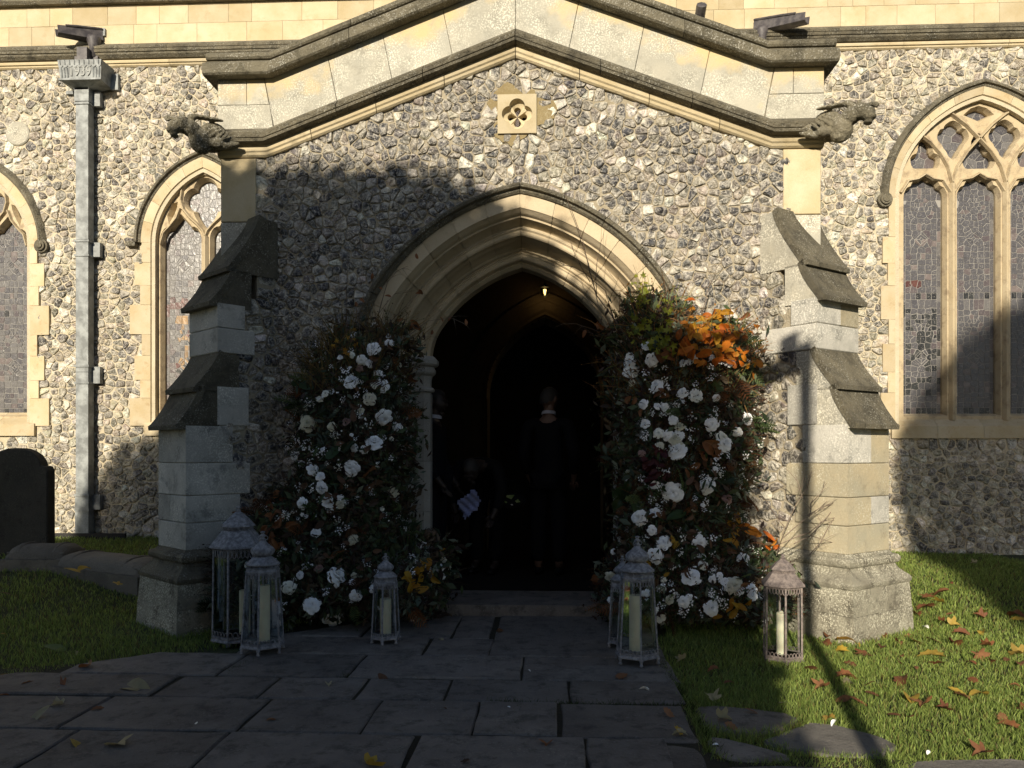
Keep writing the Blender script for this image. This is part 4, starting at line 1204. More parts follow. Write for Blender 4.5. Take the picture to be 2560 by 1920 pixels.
def grass(poly, bounds, dens, label, inner=()):
    x0, x1, y0, y1 = bounds; N = int((x1-x0)*(y1-y0)*dens)
    P = rng.uniform((x0, y0), (x1, y1), (N, 2)); d = np.hypot(P[:, 0]-CAMX, P[:, 1]-CAMY)
    clump = .55 + .45*np.sin(P[:, 0]*9+np.sin(P[:, 1]*7)*2)*np.sin(P[:, 1]*11+np.sin(P[:, 0]*5)*2)
    keep = rng.random(N) < np.minimum(1, (3.4/d)**1.7)*(.55+.45*clump)
    P = P[keep]
    # even-odd test, vectorised
    def inside(P, poly):
        c = np.zeros(len(P), bool); n = len(poly)
        for i in range(n):
            ax, ay = poly[i-1]; bx, by = poly[i]
            if ay == by: continue
            c ^= ((ay > P[:, 1]) != (by > P[:, 1])) & (P[:, 0] < (bx-ax)*(P[:, 1]-ay)/(by-ay)+ax)
        return c
    jit = P + rng.normal(0, .018, P.shape); k = inside(jit, poly)
    for q in inner:
        cx = sum(a for a, _ in q)/len(q); cy = sum(b for _, b in q)/len(q)
        k &= ~inside(P, [(cx+(a-cx)*.90, cy+(b-cy)*.86) for a, b in q])
    P = P[k]; n = len(P); print('blades', n)
    Z = np.array([gz(x, y) for x, y in P]) - .014
    d = np.hypot(P[:, 0]-CAMX, P[:, 1]-CAMY)
    H = rng.uniform(.022, .048, n)*(1+.25*np.sin(P[:, 0]*4)*np.sin(P[:, 1]*3.3)); W = rng.uniform(.0013, .0026, n)*np.maximum(1, d/4.2)
    az = rng.uniform(0, 2*PI, n); lean = rng.uniform(.1, .9, n)*H; a2 = rng.uniform(0, 2*PI, n)
    dx, dy = np.cos(az), np.sin(az); lx, ly = np.cos(a2)*lean, np.sin(a2)*lean
    V = np.zeros((n, 5, 3)); b = np.stack([P[:, 0], P[:, 1], Z], 1)
    s = np.stack([dx*W, dy*W, 0*W], 1)
    V[:, 0] = b - s; V[:, 1] = b + s
    mid = b + np.stack([lx*.35, ly*.35, H*.6], 1); V[:, 2] = mid + s*.75; V[:, 3] = mid - s*.75
    V[:, 4] = b + np.stack([lx, ly, H], 1)
    T = np.array([[0, 1, 2], [0, 2, 3], [3, 2, 4]])[None] + (np.arange(n)*5)[:, None, None]
    g = rng.random(n)[:, None]; c = (1-g)*np.array([.15, .23, .05]) + g*np.array([.38, .47, .125]); yl = rng.random(n) < .09
    c[yl] = np.array([.26, .22, .08]); c *= rng.uniform(.75, 1.2, n)[:, None]
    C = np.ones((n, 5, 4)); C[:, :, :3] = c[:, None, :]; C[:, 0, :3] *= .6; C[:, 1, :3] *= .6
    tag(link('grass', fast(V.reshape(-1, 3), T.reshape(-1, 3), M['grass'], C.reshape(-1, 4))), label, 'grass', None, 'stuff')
grass(lawnR, (.7, 5.4, -3.0, 3.2), 19000, 'sunlit green lawn to the right of the path, strewn with leaves', crazy)
grass(lawnL, (-7.2, -1.5, -2.5, 3.2), 11000, 'shaded green lawn left of the path in front of the wall')
# grass tufts in the path joints
P = []
for (x0, y0, x1, y1, n) in ((-.45, -1.74, .95, -2.13, 0), (.1, -2.13, 1.0, -2.13, 260), (-.05, -2.13, .12, -2.13, 90), (.95, -1.3, 1.0, -2.9, 500), (-3.2, -1.0, -1.5, -1.0, 0), (-.93, -1.74, -.9, -1.7, 40), (-1.55, -1.24, -1.62, -1.7, 120), (.1, -2.6, .12, -2.2, 40)):
    for _ in range(n):
        t = random.random(); P.append((x0+(x1-x0)*t+random.gauss(0, .015), y0+(y1-y0)*t+random.gauss(0, .012)))
V = []; T = []; C = []
for x, y in P:
    b = len(V); h = random.uniform(.012, .035); a = random.uniform(0, 6.28); c = random.uniform(.6, 1.2)
    V += [(x-.002, y, 0), (x+.002, y, 0), (x+math.cos(a)*h*.7, y+math.sin(a)*h*.7, h)]; T.append((b, b+1, b+2)); C += [(.05*c, .07*c, .015*c, 1)]*3
tag(link('joint_grass', fast(V, T, M['grass'], C)), 'thin tufts of grass growing in the joints of the flagged path', 'grass', None, 'stuff')

# ================================================================== WHAT STANDS BEHIND THE VIEWER AND SHADES THE SCENE
def to_plane(x0, z0, Y):          # a point of the wall plane followed back along the sunlight to distance Y
    return x0 + Y*math.tan(SUN_AZ), z0 - Y*math.tan(SUN_EL)/math.cos(SUN_AZ)
def dense_tree(name, label, sil, Y, thick=.5, step=.21, lr=.27, fringe=.16, hole=0.0, cat='tree'):
    pts2 = [to_plane(x, z, Y) for x, z in sil]
    root = thing(name, label, cat, (sum(p[0] for p in pts2)/len(pts2), Y, 0)); ox, oy = root.location.x, root.location.y
    zlo = min(p[1] for p in pts2); poly = [(x-ox, max(z, .15)) for x, z in pts2]
    bm = bmesh.new(); xs = [p[0] for p in poly]; zs = [p[1] for p in poly]
    def dist(x, z):
        m = 9
        for i in range(len(poly)):
            a = Vector(poly[i-1]); b = Vector(poly[i]); p = Vector((x, z)); ab = b-a; t = max(0, min(1, (p-a).dot(ab)/max(1e-9, ab.length_squared)))
            m = min(m, (p-(a+ab*t)).length)
        return m
    x = min(xs)
    V = []; T = []; C = []
    while x < max(xs):
        z = .15
        while z < max(zs):
            px, pz = x+random.uniform(-.06, .06), z+random.uniform(-.06, .06)
            if in_poly(px, pz, poly):
                d = dist(px, pz)
                if d > .10: bmesh.ops.create_icosphere(bm, subdivisions=1, radius=min(lr, d*.95+.03), matrix=Matrix.Translation((px, random.uniform(-thick, thick), pz)) @ Matrix.Diagonal((1, 1.4, 1, 1)))
            z += step
        x += step
    me = bpy.data.meshes.new('m'); bm.to_mesh(me); bm.free()
    # leaves over the whole outside, thick enough to close it, loose at the rim
    V = [v.co.copy() for v in me.vertices]; T = []
    me2V = []; me2T = []; C = []
    for i in range(len(poly)):
        a = Vector(poly[i-1]); b = Vector(poly[i]); L = (b-a).length; n = int(L*420)
        for _ in range(n):
            p = a + (b-a)*random.random(); r = random.gauss(0, fringe*.55); q = random.uniform(0, 6.28)
            c = Vector((p.x + r*math.cos(q), random.uniform(-thick, thick), p.y + r*math.sin(q)))
            s = random.uniform(.03, .07); u = Vector((random.gauss(0, 1), random.gauss(0, .5), random.gauss(0, 1))).normalized()*s; w_ = u.cross(Vector((random.gauss(0, .4), 1, random.gauss(0, .4)))).normalized()*s*.6
            k = len(me2V); me2V += [c-u, c+w_, c+u, c-w_]; me2T += [(k, k+1, k+2), (k, k+2, k+3)]; g = random.uniform(.6, 1.3); C += [(.03*g, .05*g, .015*g, 1)]*4
    for _ in range(9000):
        v = random.choice(V); c = v + Vector((random.gauss(0, .05), random.choice((-1, 1))*random.uniform(0, .2), random.gauss(0, .05)))
        s = random.uniform(.05, .1); u = Vector((random.gauss(0, 1), random.gauss(0, 1), random.gauss(0, 1))).normalized()*s; w_ = u.cross(Vector((random.gauss(0, 1), random.gauss(0, 1), .3))).normalized()*s*.5
        k = len(me2V); me2V += [c-u, c+w_, c+u, c-w_]; me2T += [(k, k+1, k+2), (k, k+2, k+3)]; g = random.uniform(.6, 1.3); C += [(.03*g, .05*g, .015*g, 1)]*4
    link('crown', me, root, M['leaf_green'])
    o = link('foliage', fast([tuple(v) for v in me2V], me2T, M['foliage'], C), root); o['kind'] = 'stuff'
    MB().tube([(0, 0, -.1), (.1, 0, 1.2), (0, 0, 2.6)], .22, 10, .14).obj('trunk', M['bark'], root)
    return root
silL = [(-5.95, -3), (-6.0, .2), (-5.95, 1.2), (-5.85, 1.8), (-5.6, 2.36), (-5.2, 2.52), (-4.6, 2.75), (-3.9, 3.1), (-3.2, 3.28), (-2.6, 3.36), (-2.35, 3.52), (-2.1, 3.38), (-1.7, 3.44), (-1.3, 3.36), (-1.0, 3.40), (-.6, 3.33), (-.3, 3.26), (-.05, 3.05), (.2, 2.88), (.45, 2.62), (.75, 2.46), (.95, 2.25), (1.15, 1.98), (1.42, 1.82), (1.66, 1.45), (1.72, 1.0), (1.72, .3), (1.80, -.4), (1.72, -.9), (1.9, -1.2), (1.95, -3)]
dense_tree('yew_tree', 'broad dense yew standing behind the viewer that shades the porch and path', silL, -9.0, .35)
silR = [(4.0, -3), (3.95, .2), (4.05, .9), (3.85, 1.8), (3.82, 2.5), (4.15, 3.1), (4.45, 3.5), (4.75, 3.85), (5.3, 4.1), (6.5, 4.6), (9, 4.9), (9, -3)]
dense_tree('holly_tree', 'tall dense holly behind the viewer that shades the far right of the wall', silR, -15.0, .5)
# the post whose thin shadow runs over the lawn and up the wall
px, pz = to_plane(2.21, 0, -6.9)
post = thing('signpost', 'slender dark post with a short side arm behind the viewer, throwing a thin shadow', 'post', (px, -6.9, 0))
ztop = to_plane(0, 1.97, -6.9)[1]
MB().tube([(0, 0, -.1), (0, 0, ztop)], .043, 10).obj('pole', M['wood_dark'], post)
MB().box(-.42, .045, -.02, .02, ztop-.18, ztop-.02).obj('arm', M['wood_dark'], post)
MB().box(-.17, -.045, -.02, .02, ztop-.021, ztop+.12).obj('finial', M['wood_dark'], post)
MB().box(-.70, -.42, -.018, .018, ztop-.05, ztop+.06).obj('board', M['wood_dark'], post)

# ================================================================== GRAVE MARKERS
gx_, _ = S(46, 1130, 1.5)[0], 0
hs = thing('headstone', 'upright dark mossy headstone with rounded top and small shoulders against the flint wall', 'headstone', (gx_, 1.5, 0))
k = 1/ppm(1.5); zb = gz(gx_, 1.5)
def hp_(u, v): x, z = S(u, v, 1.5); return (x-gx_, z)
tp = [hp_(u, v) for u, v in ((-36, 1430), (128, 1430), (128, 1176), (122, 1166), (112, 1164), (108, 1152), (98, 1138), (82, 1127), (64, 1121), (46, 1120), (28, 1121), (10, 1127), (-6, 1138), (-16, 1152), (-20, 1164), (-30, 1166), (-36, 1176))]
block('slab', tp, (Vector((0, 0, 0)), Vector((1, 0, 0)), Vector((0, 0, 1)), Vector((0, -1, 0))), -.06, .06, M['gravestone'], hs, .012)
def bodystone(a, b, wid, h, label):
    A_ = Vector((*a, 0)); B_ = Vector((*b, 0)); L = (B_-A_).length; ang = math.atan2((B_-A_).y, (B_-A_).x); zc = gz((a[0]+b[0])/2, (a[1]+b[1])/2)
    r = thing('grave_slab', label, 'grave slab', ((a[0]+b[0])/2, (a[1]+b[1])/2, zc), 'coped stones lying in the grass', rz=ang)
    V = []; F = []; n = 18; m = 11
    for i in range(n+1):
        t = i/n; x = -L/2 + L*t; e = min(1, min(t, 1-t)*9); hh = h*(.55+.45*e**.5)
        for j in range(m+1):
            a_ = PI*j/m; y = -wid/2*math.cos(a_)*(.9+.1*e); V.append((x, y, .05 + hh*math.sin(a_)**.8 + random.uniform(-.004, .004)))
    F = [[i*(m+1)+j, (i+1)*(m+1)+j, (i+1)*(m+1)+j+1, i*(m+1)+j+1] for i in range(n) for j in range(m)] + [[j for j in range(m+1)], [n*(m+1)+j for j in range(m+1)][::-1]]
    fixn(mk('coping', V, F, M['bodystone'], r, True))
    MB().box(-L/2-.03, L/2+.03, -wid/2-.03, wid/2+.03, -.12, .048).obj('base', M['bodystone'], r)
    mb = MB()
    for s in (-1, 1): mb.tube([(-L*.48, s*wid*.42, h*.42+.05), (L*.48, s*wid*.42, h*.42+.05)], .012, 5)
    for t in (-.3, .3): mb.tube([(t*L, wid/2*.95*math.cos(PI*q/8), .052+h*math.sin(PI*q/8)**.8) for q in range(1, 8)], .012, 5)
    mb.obj('carved_band', M['bodystone'], r)
bodystone(G(185, 1398, .26), G(400, 1440, .2), .42, .13, 'coped grave slab half hidden behind the left buttress plinth')
bodystone(G(45, 1386, .3), G(190, 1392, .28), .40, .13, 'coped grave slab lying beside the dark headstone, beyond another slab')

# ================================================================== RAINWATER GOODS
pu = 211; PX = S(pu, 700, YA-.12)[0]
dp = thing('downpipe', 'grey lead downpipe with a dated hopper head fixed to the flint wall', 'downpipe', (PX, YA-.11, 0))
def zp(v, Y=YA-.17): return S(pu, v, Y)[1]
def lbox(name, x0, x1, y0, y1, z0, z1, mat='lead', par=None): return MB().box(x0, x1, y0, y1, z0, z1).obj(name, M[mat], par or dp)
hw = .077
zs_ = [zp(1243), zp(930), zp(598), zp(222)]
for i in range(3): lbox('pipe', -hw, hw, -.06, .06, zs_[i]+.002, zs_[i+1]-.002)
lbox('pipe_shoe', -hw-.006, hw+.006, -.066, .06, zp(1340)+.02, zp(1243))
lbox('pipe_collar', -hw-.012, hw+.012, -.072, .06, zp(253), zp(205))
for v0, v1 in ((602, 638), (915, 957), (1238, 1275), (222, 258)):
    for s in (-1, 1):
        a, b = sorted((s*.075, s*.175 if s > 0 else s*.125)); lbox('bracket', a, b, .02, .085, zp(v1), zp(v0))
    lbox('pipe_band', -hw-.014, hw+.014, -.072, .05, zp(v0)-.012, zp(v0)+.012); lbox('pipe_band', -hw-.014, hw+.014, -.072, .05, zp(v1)-.012, zp(v1)+.012)
# hopper: tapered box with scalloped rim and the date
hy = YA-.11
def hx(u): return S(u, 170, YA-.29)[0]-PX
zt_, zb_ = S(200, 150, YA-.29)[1], S(200, 199, YA-.29)[1]
xl, xr = hx(149), hx(250)
V = [(xl-.02, -.185, zt_), (xr+.02, -.185, zt_), (xr+.03, .08, zt_), (xl-.03, .08, zt_), (xl, -.165, zb_), (xr, -.165, zb_), (xr, .08, zb_), (xl, .08, zb_), (-.09, -.07, zb_-.045), (.09, -.07, zb_-.045), (.09, .08, zb_-.045), (-.09, .08, zb_-.045)]
F = [[0, 1, 5, 4], [1, 2, 6, 5], [2, 3, 7, 6], [3, 0, 4, 7], [4, 5, 9, 8], [5, 6, 10, 9], [7, 6, 10, 11][::-1], [4, 8, 11, 7], [0, 3, 2, 1], [8, 9, 10, 11]]
fixn(mk('hopper_head', V, F, M['lead'], dp))
def on_front(t, zf, off=.004):            # point of the hopper's sloping front
    z = zb_ + (zt_-zb_)*zf; y = -.165 - .02*zf - off; x = (xl-.02*zf) + (xr-xl+.04*zf)*t; return (x, y, z)
mb = MB(); n = 9
for i in range(n):
    for k in range(5):
        t0 = (i + k/5)/n; t1 = (i+(k+1)/5)/n; z0 = .72 - .10*math.sin(PI*k/5); z1 = .72 - .10*math.sin(PI*(k+1)/5)
        a, b, c, d = on_front(t0, z0, .008), on_front(t1, z1, .008), on_front(t1, 1.0, .008), on_front(t0, 1.0, .008)
        mb.add([a, b, c, d], [[0, 1, 2, 3]])
    mb.tube([on_front((i+.5)/n, .98, .012), on_front((i+.5)/n, .76, .012)], .006, 4)
mb.obj('scalloped_rim', M['lead'], dp)
lbox('hopper_base_moulding', xl-.012, xr+.012, -.187, -.15, zb_-.002, zb_+.02)
mb = MB()
for t in (.06, .13, .20, .82, .89, .96): mb.tube([on_front(t, .62, .004), on_front(t, .12, .004)], .009, 5)
mb.obj('ornament', M['lead'], dp)
fc = bpy.data.curves.new('t', 'FONT'); fc.body = '1939'; fc.size = .165; fc.extrude = .003; fc.align_x = 'CENTER'; fc.bevel_depth = .001
to = bpy.data.objects.new('t', fc); COL.objects.link(to); dgm = bpy.context.evaluated_depsgraph_get()
tme = bpy.data.meshes.new_from_object(to.evaluated_get(dgm)); bpy.data.objects.remove(to); tme.materials.clear(); tme.materials.append(M['lead_pale'])
lo = link('date_lettering', tme, dp); lo.location = ((xl+xr)/2-.0, -.178, zb_+.05); lo.rotation_euler = (R(90), 0, 0); lo.scale = (.85, 1, 1)
for s in (-1, 1):
    a = xr+.0 if s > 0 else xl-.07; lbox('bracket', a, a+.09, .05, .10, zb_-.02 if s > 0 else zb_-.06, zt_-.06 if s > 0 else zb_-.02, 'lead')
lbox('outlet_pipe', -.06+.02, .065+.02, -.10, .02, zt_-.04, zt_+.20, 'lead_dark')
lbox('outlet_bracket', -.13, .16, .0, .08, zt_+.04, zt_+.14, 'lead_dark')
# spouts: lead chutes splayed out from the parapet
def spout(u, v, dirx, label, ln=.52):
    x, z = S(u, v, YA-.1)
    sp = thing('lead_spout', label, 'rainwater spout', (x, YA, z))
    d = Vector((dirx, -.60, -.11)).normalized(); up = Vector((0, 0, 1)); side = d.cross(up).normalized(); up = side.cross(d)
    mb = MB(); hw_, hh = .085, .15
    prof = [(-hw_, hh), (-hw_*.95, .02), (-hw_*.4, 0), (hw_*.4, 0), (hw_*.95, .02), (hw_, hh)]; V = []; F = []
    for k, L in enumerate((-.05, ln*.5, ln)):
        for inner in (0, 1):
            for a, b in prof:
                f = .88 if inner else 1; hb = (b*(1-.35*k/2)+ (.012 if inner and b < hh else 0)); V.append(d*L + side*(a*f*(1-.1*k)) + up*hb)
    m = 6
    for k in range(2):
        for i in range(m-1):
            o_ = k*12 + i; F.append([o_, o_+1, o_+13, o_+12]); o_ += 6; F.append([o_, o_+12, o_+13, o_+1])
        F.append([k*12, k*12+12, k*12+18, k*12+6]); F.append([k*12+5, k*12+11, k*12+23, k*12+17])
    for k in (0, 2): 
        for i in range(m-1): F.append([k*12+i, k*12+6+i, k*12+7+i, k*12+i+1])
    fixn(mk('trough', V, F, M['lead_dark'], sp))
    mb = MB()
    for s in (-1, 1): mb.tube([d*(-.05) + side*(s*hw_) + up*hh, d*ln*.5 + side*(s*hw_*.95) + up*hh*.83, d*ln*.8 + side*(s*hw_*.85) + up*hh*.72], .013, 6)
    mb.obj('rolled_edge', M['lead_dark'], sp)
    mb = MB(); mb.lathe([(.05, -.22), (.06, -.08), (.085, .0), (.08, .03)], 10, (0, -.08, 0)); mb.obj('neck', M['lead_dark'], sp, True)
    MB().box(.0, .11, -.03, .02, .08, .17).obj('flashing', M['lead'], sp)
spout(232, 98, -.62, 'dark lead spout jutting from the parapet above the dated hopper head', .44)
spout(1905, 76, .74, 'dark lead spout jutting from the parapet above the right end of the porch coping', .56)
MB().tube([S(1748, 30, YA-.15)[0:1]+(YA-.15, S(1748, 30, YA-.15)[1]-.1), S(1748, 30, YA-.15)[0:1]+(YA-.3, S(1748, 30, YA-.15)[1])], .06, 8).obj('overflow_outlet', M['lead_dark'], aisle)
MB().box(PX-.45, PX+.55, YA-.20, YA-.17, gz(PX, YA)-.08, gz(PX, YA)+.05).obj('gully_kerb', M['wood_dark'], dp).location = (-PX, -(YA-.11), 0)

# ================================================================== LEAVES, ROSES, TWIGS
def leaf_mesh(kind, mat, seed=0, curl=.25):
    rd_ = random.Random(seed); pts = []
    if kind == 'oval':
        for i in range(14):
            a = 2*PI*i/14; x = math.cos(a); y = math.sin(a)*.52*(1-.25*x); pts.append((x*(1.0 if x < .8 else 1.12), y))
    elif kind == 'lance':
        for i in range(12):
            a = 2*PI*i/12; pts.append((math.cos(a), math.sin(a)*.26))
    elif kind == 'maple':
        lob = [(0, 1), (18, .62), (30, .48), (44, .74), (60, .92), (76, .55), (90, .42), (108, .62), (125, .70), (145, .45), (165, .30), (180, .22)]
        for a, r in lob + [(360-a, r) for a, r in lob[::-1] if 0 < a < 180]:
            r *= rd_.uniform(.9, 1.1); pts.append((r*math.cos(R(a)), r*math.sin(R(a))))
    else:                                    # oak-like wavy edge
        for i in range(22):
            a = 2*PI*i/22; r = 1 if i % 2 else .78; pts.append((math.cos(a)*r, math.sin(a)*.5*r*(1-.2*math.cos(a))))
    V = []; n = len(pts)
    def z(x, y): return -curl*(x*x)*.6 + abs(y)*curl*1.3 + rd_.uniform(-.03, .03)
    for s in (1, .5):
        for x, y in pts: V.append((x*s, y*s, z(x*s, y*s)))
    V.append((0, 0, 0))
    F = [[i, (i+1) % n, n+(i+1) % n, n+i] for i in range(n)] + [[n+i, n+(i+1) % n, 2*n] for i in range(n)]
    if kind in ('maple', 'oval', 'oak'):        # stalk
        b = len(V); V += [(-.95*(.3 if kind == 'maple' else 1), -.018, 0), (-.95*(.3 if kind == 'maple' else 1), .018, 0), (-1.35*(.65 if kind == 'maple' else 1), 0, .06)]; F.append([b, b+1, b+2])
    return pymesh(V, F, mat, True)
LM = {}
def leaf_of(kind, mat, v=0):
    k = (kind, mat, v)
    if k not in LM: LM[k] = leaf_mesh(kind, M[mat], hash(kind) % 97 * 0 + v*13 + len(kind), (.12, .35, .6)[v % 3])
    return LM[k]
def rose_mesh(seed, openness=1.0):
    rd_ = random.Random(seed); V = []; F = []
    layers = [(3, .18, .62, .08, 1.25), (4, .34, .62, .22, 1.2), (5, .54, .56, .38, 1.15), (5, .76, .46, .60, 1.15), (5, .96, .30, .85, 1.15), (6, 1.02, .12, 1.0, 1.05)]
    for li, (n, Rr, H, o, wd) in enumerate(layers):
        o *= openness
        for k in range(n):
            ph = 2*PI*k/n + li*.7 + rd_.uniform(-.2, .2); Rk = Rr*rd_.uniform(.9, 1.1); b = len(V); nu, nv = 5, 4
            for j in range(nv):
                v = j/(nv-1)
                for i in range(nu):
                    u = -1 + 2*i/(nu-1); wdt = wd*PI/n*1.25*(.35 + .65*math.sin(PI*min(.97, .18+v*.62)))
                    a = ph + u*wdt
                    r = Rk*(.18 + .82*v**(1.0+.5*(1-o))) * (1 - .06*u*u)
                    z = H*math.sin(v*PI*.55)*(1.25-.55*o) + (.10 if li < 3 else .0) - o*.18*v**3*(1+.9*u*u) + (1-abs(u))*.03 + rd_.uniform(-.015, .015)
                    if j == nv-1: r *= 1 - .16*abs(u)**3 + rd_.uniform(-.03, .03)
                    V.append((r*math.cos(a), r*math.sin(a), z))
            for j in range(nv-1):
                for i in range(nu-1): F.append([b+j*nu+i, b+j*nu+i+1, b+(j+1)*nu+i+1, b+(j+1)*nu+i])
    return V, F
ROSES = {}
def rose_of(mat, v):
    if (mat, v) not in ROSES:
        V, F = rose_mesh(40+v, (1.0, .8, 1.15, .9)[v]); ROSES[(mat, v)] = pymesh(V, F, M[mat], True)
    return ROSES[(mat, v)]
def floret_geo(V, F, c, s, n, rd_):
    b = len(V); u = n.cross(Vector((.3, .2, 1))).normalized(); w_ = n.cross(u); ph = rd_.uniform(0, 6)
    V.append(c)
    for k in range(10):
        a = ph + 2*PI*k/10; r = s if k % 2 == 0 else s*.5; V.append(c + (u*math.cos(a) + w_*math.sin(a))*r + n*(s*.35))
    F += [[b, b+1+k, b+1+(k+1) % 10] for k in range(10)]
SPR = []
for q in range(4):
    rd_ = random.Random(q); V = []; F = []
    for i in range(16):
        c = Vector((rd_.gauss(0, .35), rd_.gauss(0, .45), rd_.uniform(0, .5))); nn_ = (c*.8 + Vector((0, 0, .9))).normalized(); floret_geo(V, F, c, rd_.uniform(.10, .2), nn_, rd_)
    SPR.append(pymesh(V, F, M['blossom'], True))
def aim(o, nrm, spin):
    q = Vector(nrm).to_track_quat('Z', 'Y'); o.rotation_mode = 'QUATERNION'; from mathutils import Quaternion
    o.rotation_quaternion = q @ Quaternion((0, 0, 1), spin)

class Arrangement:
    def __init__(s, name, label, cat, poly_d, base, ymax, Yref=-.3):
        s.root = thing(name, label, cat, (base[0], base[1], 0)); s.b = base
        P = [S(u*2560/2212, v*2560/2212, Yref) for u, v in poly_d]; s.poly = []
        for i in range(len(P)):
            a, b = Vector(P[i]), Vector(P[(i+1) % len(P)]); L = (b-a).length; k = max(1, int(L/.05)); nr = Vector(((b-a).y, -(b-a).x)).normalized()
            for j in range(k):
                q = a + (b-a)*(j/k); o_ = random.gauss(-.012, .030); q = q + nr*o_; s.poly.append((q.x, max(.0, q.y)))
        s.ymax = ymax
    def dist(s, x, z):
        m = 9
        for i in range(len(s.poly)):
            a = s.poly[i-1]; b = s.poly[i]; abx, aby = b[0]-a[0], b[1]-a[1]; t = max(0, min(1, ((x-a[0])*abx+(z-a[1])*aby)/(abx*abx+aby*aby+1e-9)))
            m = min(m, math.hypot(x-a[0]-abx*t, z-a[1]-aby*t))
        return m
    def front(s, x, z):
        d = s.dist(x, z) if in_poly(x, z, s.poly) else 0
        return -.10 - (s.ymax + .30*max(0, min(1, (.75-z)/.6)))*math.sin(min(1, d/.26)*PI/2)
    def at(s, u, v, off=0.0):
        Y = -.4
        for _ in range(4):
            x, z = S(u, v, Y); Y = s.front(x, z) - off
        x, z = S(u, v, Y); return Vector((x, Y, z))
    def put(s, me, name, p, size, nrm=None, tilt=.35, squash=1):
        o = link(name, me, s.root); o.location = p - Vector((s.b[0], s.b[1], 0)); o.scale = (size, size, size*squash)
        if nrm is None:
            cx = sum(q[0] for q in s.poly)/len(s.poly); nrm = Vector(((p.x-cx)*.7, -1, .25))
        nrm = (Vector(nrm).normalized() + Vector((random.gauss(0, tilt), random.gauss(0, tilt*.4), random.gauss(0, tilt)))).normalized()
        aim(o, nrm, random.uniform(0, 6.28)); return o
    def foliage(s, N, cols, size=(.014, .052)):
        xs = [p[0] for p in s.poly]; zs = [p[1] for p in s.poly]; V = []; T = []; C = []
        n = 0
        # precomputed distance grid keeps this quick
        gx0, gx1, gz0, gz1 = min(xs), max(xs), min(zs), max(zs); nx_, nz_ = 60, 110
        grid = [[s.front(gx0+(gx1-gx0)*i/nx_, gz0+(gz1-gz0)*j/nz_) if in_poly(gx0+(gx1-gx0)*i/nx_, gz0+(gz1-gz0)*j/nz_, s.poly) else None for j in range(nz_+1)] for i in range(nx_+1)]
        while n < N:
            x = random.uniform(gx0, gx1); z = random.uniform(gz0, gz1)
            yf = grid[int((x-gx0)/(gx1-gx0)*nx_)][int((z-gz0)/(gz1-gz0)*nz_)]
            if yf is None: continue
            n += 1
            y = yf + abs(random.gauss(0, .07)) if random.random() < .8 else random.uniform(yf, -.05)
            fz = .075 if random.random() < .16 else .025
            c = Vector((x+random.gauss(0, fz), y+random.gauss(0, .02), z+random.gauss(0, fz))) - Vector((s.b[0], s.b[1], 0))
            if c.z < .02: continue
            h = random.uniform(*size); u = Vector((random.gauss(0, 1), random.gauss(0, .5), random.gauss(.2, 1))).normalized()
            w_ = u.cross(Vector((random.gauss(0, .6), -1, random.gauss(0, .6)))).normalized()*h*random.uniform(.22, .5); u = u*h
            nz = u.cross(w_).normalized()*h*.12; k = len(V)
            V += [c-u, c+w_+nz, c+u, c-w_+nz]; T += [(k, k+1, k+2), (k, k+2, k+3)]
            # colour drifts in clumps
            t = .5+.5*math.sin(x*13+math.sin(z*9)*2)*math.sin(z*11+x*5)
            col = random.choices(cols, weights=[max(.05, (1.3-abs(t*len(cols)-i-.5))) for i in range(len(cols))])[0]; g = random.uniform(.6, 1.35)
            C += [(col[0]*g, col[1]*g, col[2]*g, 1)]*4
        o = link('foliage', fast([tuple(v) for v in V], T, M['foliage'], C), s.root); o['kind'] = 'stuff'
    def wisps(s, N, cols, L=(.06, .19), r=.0016, zmin=-1, up=.5):
        V = []; T = []; C = []; n = 0; xs = [p[0] for p in s.poly]; zs = [p[1] for p in s.poly]
        while n < N:
            x = random.uniform(min(xs), max(xs)); z = random.uniform(min(zs), max(zs))
            if z < zmin or not in_poly(x, z, s.poly): continue
            n += 1; y = s.front(x, z); p = Vector((x, y+.02, z)) - Vector((s.b[0], s.b[1], 0)); cx = sum(xs)/len(xs)
            d = Vector(((x-cx)*1.0+random.gauss(0, .6), -abs(random.gauss(.5, .3))*(1 if zmin < 0 else .35), random.gauss(up, .6))).normalized()*random.uniform(*L)
            col = random.choice(cols); g = random.uniform(.7, 1.3); q = p + d*.5 + Vector((0, 0, random.uniform(-.01, .02))); e = p + d + Vector((0, 0, -.02)); sd_ = d.cross(Vector((0, 1, 0))).normalized()*r*1.4
            k = len(V); V += [p-sd_, p+sd_, q+sd_, q-sd_, e]; T += [(k, k+1, k+2), (k, k+2, k+3), (k+3, k+2, k+4)]
            for _ in range(5):                 # leaflets or seed heads along the wisp
                f = random.random(); c = p + (q-p)*f*2 if f < .5 else q + (e-q)*(f*2-1); h = random.uniform(.005, .012); a = Vector((random.gauss(0, 1), random.gauss(0, 1), random.gauss(0, 1))).normalized()*h; b_ = a.cross(Vector((random.random(), 1, random.random()))).normalized()*h*.5
                m = len(V); V += [c-a, c+b_, c+a, c-b_]; T += [(m, m+1, m+2), (m, m+2, m+3)]
            C += [(col[0]*g, col[1]*g, col[2]*g, 1)]*(len(V)-len(C))
        o = link('fine_sprays', fast([tuple(v) for v in V], T, M['foliage'], C), s.root); o['kind'] = 'stuff'
